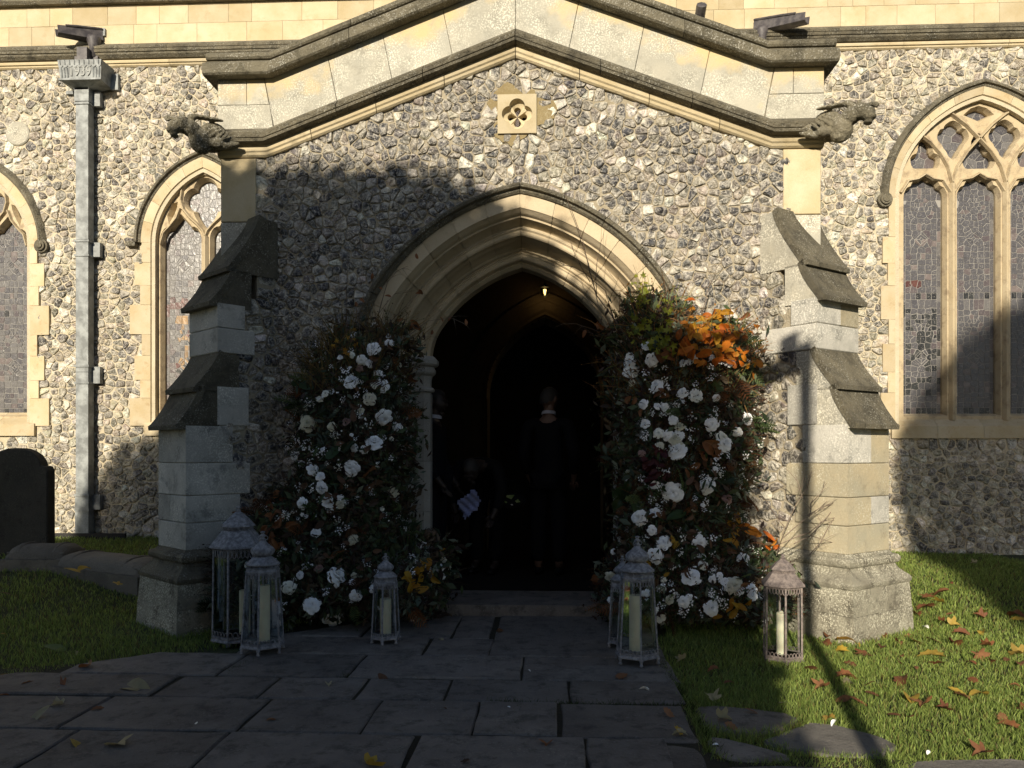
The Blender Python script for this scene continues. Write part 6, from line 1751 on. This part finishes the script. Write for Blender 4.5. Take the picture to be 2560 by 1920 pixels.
lan(596, 1601, .935, .175, .168, 'hex', 'tallest hexagonal grey lantern, standing behind another beside the left buttress', R(28), 'lantern_metal', (.045, .0, .037, .30, 'short ivory candle inside the tallest lantern by the left buttress'))
lan(657, 1634, .775, .139, .108, 'dome', 'tapered grey lantern with onion dome, in front of the tallest lantern', R(38), 'lantern_metal', (.015, -.01, .034, .36, 'tall white candle inside the tapered lantern in front of the left buttress'))
lan(964, 1611, .60, .098, .080, 'dome', 'small tapered domed lantern standing alone on the flags left of the doorway', R(28), 'lantern_metal', (.0, .0, .038, .24, 'white candle in the small lantern standing alone left of the doorway'))
lan(1593, 1660, .77, .136, .106, 'dome', 'tapered domed lantern at the front right corner of the path, overlapping a smaller one', R(34), 'lantern_metal', (-.012, 0, .037, .34, 'tall ivory candle inside the front lantern of the overlapping pair'))
lan(1556, 1622, .60, .098, .080, 'dome', 'small domed lantern half hidden behind the tapered lantern right of the path', R(20), 'lantern_metal', (.01, 0, .035, .25, 'dim candle inside the half hidden small lantern', True, .3))
lan(1957, 1648, .665, .128, .125, 'hex', 'rusty hexagonal lantern half in sunlight at the foot of the right flower column', R(22), 'lantern_rust', (-.01, -.01, .032, .26, 'sunlit cream candle with a pointed top inside the rusty lantern', False))

# ================================================================== FALLEN LEAVES
def fleaf(u, v, px, kind, mat, label, group, z=None, name='fallen_leaf', squash=1.0, lift=.018):
    x, y = G(u, v, .02); zz = gz(x, y) + lift
    x, y = G(u, v, zz); s = px/ppm(y)/2*1.1
    me = leaf_of(kind, mat, random.randrange(3)); o = link(name, me); o.location = (x, y, zz); o.scale = (s, s, s*squash)
    o.rotation_euler = (random.gauss(0, .3), random.gauss(0, .3), random.uniform(0, 6.28)); tag(o, label, 'leaf', group); return o
GRP = 'fallen leaves scattered over the lawn'
def zone(x, y):
    if y < 600: return 'in the shade of the far grass below the wall'
    if x < 1080 and y < 1000: return 'close to the foot of the sunlit plinth'
    if x < 1150 and y < 1300: return 'where the thin post shadow crosses the lawn'
    if x < 1460 and y < 960: return 'just in front of the sunlit plinth corner'
    if x > 2050: return 'at the right border of the view' + (', high up' if y < 1100 else ', low down')
    if y < 760: return 'beside the right face of the plinth' if x < 1720 else 'near the far grass shade, right of the plinth'
    if y < 880: return 'a step right of the plinth corner' if x < 1800 else 'half way to the right border, beyond the others'
    if y < 960: return 'in the loose line of leaves right of the plinth' if x < 1800 else 'alone near the right, mid lawn'
    if y < 1100: return 'in the middle of the sunlit lawn' if x < 1750 else 'right of the middle of the lawn'
    if y < 1300: return 'just right of the thin shadow' if x < 1520 else ('in the lower middle of the lawn' if x < 1720 else 'in the lower right of the lawn')
    return 'above the pale broken stone' if x < 1500 else 'near the lower edge of the lawn'
def lawn_leaf(x, y, s, k, u, v):
    shp = {'oak': 'wavy-edged', 'oval': 'oval', 'maple': 'pointed lobed', 'lance': 'narrow'}; sz = 'large' if s > 100 else ('small' if s < 65 else 'mid-sized')
    cl_ = {'b': 'russet', 'y': 'yellow', 'p': 'pale green'}[k]; opts = ['oak', 'oval', 'maple']; random.shuffle(opts)
    for kd in opts + ['lance']:
        lb = f'{sz} {shp[kd]} {cl_} leaf {zone(x, y)}'
        if lb not in USED: break
    USED.add(lb)
    fleaf(u, v, s*K9*1.15, kd, {'b': 'fallen_brown', 'y': 'fallen_yellow', 'p': 'fallen_pale'}[k], lb, GRP)
USED = set()
for x, y, s, k in [(980, 870, 130, 'b'), (1100, 905, 120, 'y'), (1210, 885, 80, 'b'), (960, 915, 80, 'b'), (1290, 935, 80, 'b'), (1390, 910, 60, 'b'), (1040, 965, 90, 'y'), (1190, 980, 110, 'b'), (1100, 1045, 90, 'b'), (870, 1070, 110, 'b'), (940, 1175, 110, 'b'), (1090, 1115, 120, 'b'), (1095, 1150, 100, 'p'), (1200, 1165, 100, 'b'), (1230, 1215, 60, 'b'), (1140, 1255, 110, 'b'), (1060, 1250, 70, 'b'), (1410, 1140, 140, 'b'), (1490, 905, 120, 'y'), (1600, 900, 100, 'b'), (1630, 620, 90, 'b'), (1560, 640, 80, 'b'), (1640, 670, 90, 'y'), (1550, 700, 120, 'b'), (1500, 742, 70, 'b'), (1690, 745, 50, 'b'), (1640, 785, 60, 'b'), (1710, 808, 90, 'y'), (1770, 860, 90, 'b'), (1720, 915, 130, 'b'), (1885, 850, 60, 'y'), (1920, 930, 90, 'b'), (1580, 985, 130, 'y'), (1630, 1035, 100, 'b'), (1870, 990, 100, 'b'), (1940, 1020, 70, 'b'), (1820, 1030, 50, 'b'), (1410, 990, 50, 'b'), (1410, 1040, 40, 'b'), (1890, 735, 90, 'y'), (1880, 760, 80, 'b'), (2080, 745, 80, 'b'), (2110, 775, 80, 'y'), (2100, 980, 120, 'y'), (2110, 1035, 100, 'b'), (2030, 1015, 60, 'b'), (1460, 1240, 130, 'y'), (1545, 1275, 120, 'b'), (1665, 1305, 90, 'b'), (1865, 1215, 110, 'y'), (1780, 1235, 100, 'b'), (1740, 1205, 90, 'y'), (2005, 1360, 90, 'b'), (2030, 1400, 120, 'b'), (2110, 1300, 80, 'b'), (1890, 1565, 130, 'b'), (1360, 1340, 60, 'b'), (1455, 1355, 60, 'b'), (980, 1360, 90, 'y'), (1840, 445, 50, 'p'), (1570, 1440, 30, 'b'), (2080, 1165, 50, 'b'), (1700, 560, 30, 'b'), (1440, 870, 40, 'b'), (1310, 870, 50, 'b'), (1830, 1135, 60, 'b'), (1490, 1060, 40, 'b')]:
    u, v = 1660 + x*K9, 1220 + y*K9; lawn_leaf(x, y, s, k, u, v)
for x, y, s, lb in [(110, 1012, 100, 'pale leaf on the shaded grass in front of the right flower column'), (290, 1245, 120, 'pale leaf at the edge of the shaded grass beside the flags'), (290, 1072, 70, 'dull brown leaf on the shaded grass before the right flower column'), (345, 1362, 140, 'tan leaf lying on the dark broken stone right of the path'), (90, 1450, 90, 'small tan leaf on the flags near the broken stones'), (705, 1270, 70, 'pale leaf on the shaded grass close to the broken stones'), (385, 1150, 70, 'dark leaf lying in deep shade on the right grass'), (520, 1320, 80, 'brown leaf on the top dark broken stone'), (400, 1410, 90, 'long brown leaf between the two dark broken stones'), (30, 1335, 90, 'grey leaf on the right edge of the flags')]:
    fleaf(1660+x*K9, 1220+y*K9, s*K9, 'maple' if s > 90 else 'oak', 'fallen_pale' if 'pale' in lb or 'tan' in lb else 'fallen_brown', lb, GRP, lift=.022)
GP = 'fallen leaves on the stone flags'
for x, y, s, kd, mt, lb in [(795, 1182, 210, 'oval', 'fallen_pale', 'large pale sunlit leaf lying on the flags left of the path'), (350, 1280, 110, 'maple', 'fallen_pale', 'pale lobed leaf on the second row of flags at far left'), (215, 1357, 150, 'oval', 'fallen_pale', 'long tan leaf lying beside a joint at the far left of the flags'), (580, 1308, 80, 'oak', 'fallen_brown', 'small brown curled leaf near the middle of a flag, left'), (700, 1515, 190, 'maple', 'fallen_pale', 'big pale lobed leaf with ragged edges on the front flags'), (455, 1518, 115, 'oval', 'fallen_yellow', 'dull yellow oval leaf with stalk beside the ragged pale leaf'), (370, 1170, 110, 'maple', 'fallen_brown', 'dry brown leaf lying near the grass edge on the flags'), (150, 1158, 110, 'oak', 'fallen_brown', 'dry leaf against the grass edge at the far left'), (20, 1225, 60, 'oak', 'fallen_brown', 'leaf cut by the left border of the view on the flags'), (1945, 1158, 80, 'oak', 'fallen_pale', 'small tan leaf on the flags in front of the left flower column'), (1605, 1370, 60, 'oak', 'fallen_brown', 'dark twisted leaf on the wide central flags'), (1162, 1392, 36, 'oval', 'rose_white', 'tiny white petal lying on the left flags'), (510, 1060, 120, 'oval', 'leaf_copper', 'brown leaf standing in the grass at the path edge'), (330, 945, 110, 'oval', 'leaf_sage', 'green leaf lying in the shaded left grass near the path'), (455, 970, 60, 'lance', 'fallen_pale', 'narrow pale leaf in the shaded left grass'), (568, 685, 75, 'oval', 'leaf_sage', 'pale green leaf in the shaded grass near the left plinth'), (430, 485, 85, 'oval', 'fallen_yellow', 'yellow green leaf propped against the grave slab'), (500, 475, 85, 'oval', 'fallen_yellow', 'second yellow leaf propped against the grave slab'), (700, 568, 75, 'maple', 'fallen_yellow', 'yellow lobed leaf on the shaded grass beside the slab'), (710, 370, 40, 'maple', 'leaf_lime', 'small lime leaf behind the grave slab'), (40, 625, 70, 'oval', 'leaf_brown', 'brown leaf in the shaded grass at the far left'), (15, 862, 35, 'oval', 'fallen_yellow', 'small pale yellow leaf at the far left of the grass'), (20, 1105, 50, 'oval', 'fallen_yellow', 'small ochre leaf at the left border near the flags')]:
    fleaf(x*K9, 1220+y*K9, s*K9, kd, mt, lb, GP)
for x, y, s, kd, mt, lb in [(1790, 1110, 130, 'oak', 'fallen_brown', 'wavy brown leaf on the flags just in front of the lantern pair'), (1925, 1190, 60, 'oval', 'rose_white', 'white petal lying on the flags right of the lantern pair'), (1345, 1515, 100, 'maple', 'fallen_brown', 'russet leaf catching a fleck of light on the front flags'), (295, 1640, 190, 'maple', 'fallen_yellow', 'ochre leaf cut by the lower edge of the view on the flags'), (850, 1630, 90, 'oak', 'leaf_brown', 'dark leaf on the front row of flags, centre'), (715, 895, 50, 'oval', 'fallen_pale', 'small pale curled leaf near the doorstep flags'), (1060, 850, 60, 'oak', 'leaf_brown', 'dark leaf on the joint before the door step'), (370, 1122, 80, 'oval', 'leaf_brown', 'flat brown leaf on the joint between central flags'), (740, 1305, 30, 'oak', 'leaf_brown', 'tiny dark leaf on the third row of flags'), (1115, 1298, 30, 'oval', 'rose_white', 'tiny white petal in the mossy joint'), (475, 1033, 36, 'oval', 'fallen_pale', 'little pale leaf on the flag beyond the small lantern'), (960, 1350, 40, 'lance', 'leaf_lime', 'thin green leaf in the joint of the central flags'), (1240, 1080, 16, 'oval', 'rose_white', 'speck of white petal on the flag before the step'), (2130, 1450, 90, 'oak', 'fallen_yellow', 'tan leaf on the right edge of the flags, near the broken stones')]:
    fleaf(800+x*K9, 1220+y*K9, s*K9, kd, mt, lb, GP)
for x, y, s, lb in [(1550, 820, 50, 'white blossom lying on the sunlit lawn near the right plinth'), (1003, 1388, 45, 'white petal beside the pale broken stone'), (305, 1518, 30, 'small white petal on the lowest dark broken stone'), (1565, 1565, 36, 'small white petal on the lawn near the lower edge')]:
    fleaf(1660+x*K9, 1220+y*K9, s*K9, 'oval', 'rose_white', lb, GRP, lift=.025)

# ================================================================== INSIDE THE PORCH: LAMP, PEOPLE
lx, lz = S(1362, 729, YA-.20)
lp = thing('wall_lamp', 'small lit warm wall lamp over the inner doorway of the porch', 'lamp', (lx, YA-.20, lz))
MB().lathe([(.022, -.06), (.045, -.03), (.05, .03), (.028, .045), (.02, .05)], 12).obj('glass_shade', M['glass'], lp, True)
MB().lathe([(.006, -.030), (.009, -.026), (.017, .012), (.019, .022), (.010, .028)], 12).obj('lit_bulb', M['bulb'], lp, True)
mb = MB(); mb.lathe([(.03, .045), (.055, .05), (.03, .075), (.01, .085)], 12); mb.tube([(0, 0, .07), (0, .08, .10), (0, .19, .06)], .009, 6); mb.box(-.03, .03, .17, .20, 0, .10); mb.obj('bracket', M['iron'], lp)
ld = bpy.data.lights.new('lamp_light', 'POINT'); ld.energy = .8; ld.color = (1, .60, .22); ld.shadow_soft_size = .03
lo_ = bpy.data.objects.new('lamp_light', ld); COL.objects.link(lo_); lo_.parent = lp; lo_.location = (0, -.06, -.085)

def skinned(chains, root=0, sub=2):
    """chains: verts [(co, r)], edges -> one continuous surface"""
    vs, es = chains; me = bpy.data.meshes.new('s'); me.from_pydata([v[0] for v in vs], es, [])
    ob = bpy.data.objects.new('tmp', me); COL.objects.link(ob)
    sk = ob.modifiers.new('s', 'SKIN'); sk.use_smooth_shade = True; sk.branch_smoothing = .6
    lay = me.skin_vertices[0].data
    for i, v in enumerate(vs): lay[i].radius = (v[1], v[1] if len(v) < 3 else v[2])
    for i in range(len(vs)): lay[i].use_root = (i == root)
    sb = ob.modifiers.new('u', 'SUBSURF'); sb.levels = sub; sb.render_levels = sub
    out = bpy.data.meshes.new_from_object(ob.evaluated_get(bpy.context.evaluated_depsgraph_get())); bpy.data.objects.remove(ob); out.materials.clear()
    return out
def head_mesh(mat, s=1.0):
    bm = bmesh.new(); bmesh.ops.create_icosphere(bm, subdivisions=3, radius=1)
    for v in bm.verts:
        x, y, z = v.co                       # face looks along -Y
        v.co = Vector((x*.075*(1-.12*max(0, -z)), y*.098 + (-.008 if z < 0 else .006), z*.118))
        if y < -.5: v.co.y += .012*abs(z); 
        if z < -.45: v.co.x *= .82; v.co.y *= .9
    for e, c, r in (('nose', (0, -.104, -.01), (.014, .022, .024)), ('ear', (.077, .008, -.005), (.010, .020, .032)), ('ear', (-.077, .008, -.005), (.010, .020, .032)), ('brow', (0, -.086, .03), (.05, .016, .010)), ('chin', (0, -.075, -.098), (.03, .025, .02)), ('lips', (0, -.092, -.055), (.024, .010, .009))):
        bmesh.ops.create_icosphere(bm, subdivisions=2, radius=1, matrix=Matrix.Translation(c) @ Matrix.Diagonal((*r, 1)))
    me = bpy.data.meshes.new('h'); bm.to_mesh(me); bm.free(); me.materials.append(mat); me.polygons.foreach_set('use_smooth', [True]*len(me.polygons)); return me
def person(loc, rz, label, J, skin='skin', hair='hair', suit='suit', head_rot=(0, 0, 0), collar=True):
    """J: joint positions in the figure's own axes, facing -Y"""
    P = thing('person', label, 'person', loc, None, rz=rz); g = lambda k: Vector(J[k])
    hd = g('head'); nk = g('neck')
    vs = [(g('pelvis'), .13, .10), (g('chest'), .15, .105), (g('shoulders'), .10, .08), (nk, .056), (hd, .06)]; es = [(0, 1), (1, 2), (2, 3), (3, 4)]
    for s in ('l', 'r'):
        b = len(vs); vs += [(g('sh'+s), .062), (g('el'+s), .046), (g('wr'+s), .030), (g('ha'+s), .036, .02)]; es += [(2, b), (b, b+1), (b+1, b+2), (b+2, b+3)]
        b = len(vs); vs += [(g('hip'+s), .09), (g('kn'+s), .062), (g('an'+s), .042), (g('an'+s)+Vector((0, -.13, -.035)), .034)]; es += [(0, b), (b, b+1), (b+1, b+2), (b+2, b+3)]
    body = skinned((vs, es)); body.materials.append(M[skin]); bo = link('body', body, P)
    # jacket and trousers follow the body a little outside it
    vs = [(g('pelvis')+Vector((0, 0, -.12)), .165, .125), (g('pelvis'), .155, .12), (g('chest'), .178, .128), (g('shoulders'), .115, .095), (nk+(g('shoulders')-nk)*.45, .07)]; es = [(0, 1), (1, 2), (2, 3), (3, 4)]
    for s in ('l', 'r'):
        b = len(vs); vs += [(g('sh'+s), .078), (g('el'+s), .060), (g('wr'+s)+(g('el'+s)-g('wr'+s))*.12, .048)]; es += [(3, b), (b, b+1), (b+1, b+2)]
    jk = skinned((vs, es), 1); jk.materials.append(M[suit]); link('jacket', jk, P)
    vs = [(g('pelvis')+Vector((0, 0, -.02)), .14, .11)]; es = []
    for s in ('l', 'r'):
        b = len(vs); vs += [(g('hip'+s), .105), (g('kn'+s), .082), (g('an'+s)+Vector((0, 0, .02)), .072)]; es += [(0, b), (b, b+1), (b+1, b+2)]
    tr = skinned((vs, es)); tr.materials.append(M[suit]); link('trousers', tr, P)
    for s in ('l', 'r'):
        a = g('an'+s); bm = bmesh.new(); bmesh.ops.create_icosphere(bm, subdivisions=2, radius=1, matrix=Matrix.Translation(a+Vector((0, -.06, -.055))) @ Matrix.Diagonal((.045, .135, .045, 1)))
        me = bpy.data.meshes.new('sh'); bm.to_mesh(me); bm.free(); me.materials.append(M['shoe']); link('shoe', me, P)
    h = link('head', head_mesh(M[skin]), P); h.location = hd; h.rotation_euler = head_rot
    bm = bmesh.new(); bmesh.ops.create_icosphere(bm, subdivisions=3, radius=1, matrix=Matrix.Diagonal((.084, .108, .124, 1)))
    bmesh.ops.delete(bm, geom=[v for v in bm.verts if v.co.z < .02 - max(0, v.co.y)*1.25 or (v.co.y < -.05 and v.co.z < .065)], context='VERTS')
    me = bpy.data.meshes.new('hr'); bm.to_mesh(me); bm.free(); me.materials.append(M[hair]); me.polygons.foreach_set('use_smooth', [True]*len(me.polygons)); hr = link('hair', me, P); hr.location = hd; hr.rotation_euler = head_rot
    # shirt collar
    mb = MB(); ax = (hd-nk).normalized(); u = ax.cross(Vector((0, 1, 0))).normalized(); w_ = ax.cross(u); n = 20; V = []
    for k, (r_, z_) in enumerate(((.070, -.012), (.066, .020), (.060, .021), (.062, -.010))):
        for i in range(n): a = 2*PI*i/n; V.append(nk + ax*z_ + u*(r_*math.cos(a)) + w_*(r_*1.05*math.sin(a)))
    if collar: mk('shirt_collar', V, [[k*n+i, k*n+(i+1) % n, (k+1)*n+(i+1) % n, (k+1)*n+i] for k in range(3) for i in range(n)], M['shirt'], P, True)
    for s in ('l', 'r'):                      # fingers, gently curled
        p = g('ha'+s); d = (g('ha'+s)-g('wr'+s)).normalized(); sd_ = d.cross(Vector((0, 1, .2))).normalized()
        for k, (o_, ln) in enumerate(((-.024, .055), (-.008, .068), (.008, .064), (.022, .050))):
            a = p + sd_*o_; MB().tube([a, a+d*ln*.5, a+d*ln*.8+Vector((0, -.01, -.008)), a+d*ln+Vector((0, -.024, -.01))], .009, 6, .006).obj('finger', M[skin], P, True)
        a = p + sd_*(-.03) - d*.03; MB().tube([a, a+d*.02-sd_*.018, a+d*.05-sd_*.022], .011, 6, .008).obj('thumb', M[skin], P, True)
    return P
ST = dict(pelvis=(0, 0, .96), chest=(0, -.01, 1.25), shoulders=(0, .01, 1.44), neck=(0, 0, 1.53), head=(0, -.02, 1.665), shl=(.19, .01, 1.43), shr=(-.19, .01, 1.43), ell=(.25, .02, 1.14), elr=(-.25, .02, 1.14), wrl=(.22, -.12, .93), wrr=(-.22, -.12, .93), hal=(.20, -.17, .86), har=(-.20, -.17, .86), hipl=(.09, 0, .90), hipr=(-.09, 0, .90), knl=(.10, -.01, .50), knr=(-.10, -.01, .50), anl=(.10, .02, .09), anr=(-.10, .02, .09))
pxr = S(1372, 1000, 1.5)[0]
person((pxr, 1.5, .10), R(168), 'man in dark suit with greying hair and white collar, back turned in the porch', ST, 'skin', 'hair', 'suit', (R(12), 0, R(-25))).scale = (1.03, 1.03, 1.03)
pxl = S(1086, 1000, 1.1)[0]
person((pxl, 1.1, .10), R(80), 'man in dark suit and white collar facing sideways just inside the left of the doorway', ST, 'skin_dark', 'hair', 'suit', (R(10), 0, R(-10)))
BD = dict(ST); BD.update(pelvis=(0, .22, .88), chest=(0, -.02, 1.02), shoulders=(0, -.20, 1.08), neck=(0, -.28, 1.08), head=(0, -.38, 1.03), shl=(.19, -.19, 1.07), shr=(-.19, -.19, 1.07), ell=(.27, -.26, .82), elr=(-.26, -.26, .82), wrl=(.22, -.36, .62), wrr=(-.18, -.36, .66), hal=(.20, -.38, .56), har=(-.15, -.39, .60), hipl=(.09, .20, .84), hipr=(-.09, .20, .84), knl=(.11, .05, .46), knr=(-.11, .05, .46))
pxb = S(1212, 1130, 1.55)[0]
person((pxb, 1.55, .10), R(-15), 'person in dark clothes bending forward in the porch behind a blue cloth', BD, 'skin_dark', 'hair', 'suit_grey', (R(55), 0, 0), False)
# cloth held by the bending person
K1 = 360/2212
cl = [(640, 1250), (720, 1195), (835, 1130), (850, 1085), (900, 1070), (930, 1110), (960, 1180), (990, 1245), (960, 1300), (930, 1400), (880, 1400), (830, 1460), (790, 1480), (755, 1520), (725, 1480), (695, 1385), (650, 1380), (660, 1310)]
YC = 1.05; V = []; F = []; n = 14
pc = [S(1040+x*K1, 1050+y*K1, YC) for x, y in cl]
bx0, bx1 = min(p[0] for p in pc), max(p[0] for p in pc); bz0, bz1 = min(p[1] for p in pc), max(p[1] for p in pc); idx = {}
for j in range(n+1):
    for i in range(n+1):
        x = bx0+(bx1-bx0)*i/n; z = bz0+(bz1-bz0)*j/n; idx[i, j] = len(V); V.append((x, YC + .018*math.sin((x+z)*75) + .03*math.sin((x*.6-z)*22), z))
def close_in(x, z): return in_poly(x, z, pc)
F = [[idx[i, j], idx[i+1, j], idx[i+1, j+1], idx[i, j+1]] for i in range(n) for j in range(n) if close_in(bx0+(bx1-bx0)*(i+.5)/n, bz0+(bz1-bz0)*(j+.5)/n)]
clo = mk('cloth', V, F, M['blue_cloth'], None, True); sol = clo.modifiers.new('s', 'SOLIDIFY'); sol.thickness = .006
tag(clo, 'crumpled pale blue cloth held low inside the dark doorway', 'cloth')
# invented object carrying green and pale patches that look like lit lawn beyond
bg_ = thing('patched_oddment', 'small dark bag with bright green and pale patches, guessed at beside the bending person', 'oddment', (S(1275, 1250, 1.25)[0], 1.25, .10))
bx = S(1275, 1250, 1.25); zb0 = bx[1]-.10
bm = bmesh.new(); bmesh.ops.create_icosphere(bm, subdivisions=3, radius=1, matrix=Matrix.Translation((0, .06, zb0-.02)) @ Matrix.Diagonal((.15, .06, .085, 1))); me = bpy.data.meshes.new('b'); bm.to_mesh(me); bm.free(); me.materials.append(M['suit_grey']); link('oddment_body', me, bg_)
MB().tube([(-.1, .06, zb0+.04), (-.05, .05, zb0+.18), (.05, .05, zb0+.18), (.1, .06, zb0+.04)], .008, 6).obj('strap', M['suit_grey'], bg_)
for pts, mt in (([(1320, 1155), (1515, 1150), (1465, 1218)], 'green_patch'), ([(1300, 1218), (1330, 1220), (1405, 1262), (1385, 1280)], 'green_patch'), ([(1235, 1150), (1285, 1158), (1275, 1180), (1240, 1170)], 'white_patch'), ([(1520, 1245), (1565, 1215), (1605, 1260), (1545, 1270)], 'green_patch'), ([(1455, 1295), (1475, 1290), (1495, 1308), (1460, 1308)], 'white_patch')):
    pp = [S(1040+x*K1, 1050+y*K1, 1.24) for x, y in pts]; block('patch', [(x-bg_.location.x, z-.10) for x, z in pp], (Vector((0, -.008, 0)), Vector((1, 0, 0)), Vector((0, 0, 1)), Vector((0, -1, 0))), 0, .006, M[mt], bg_, .001, 0)
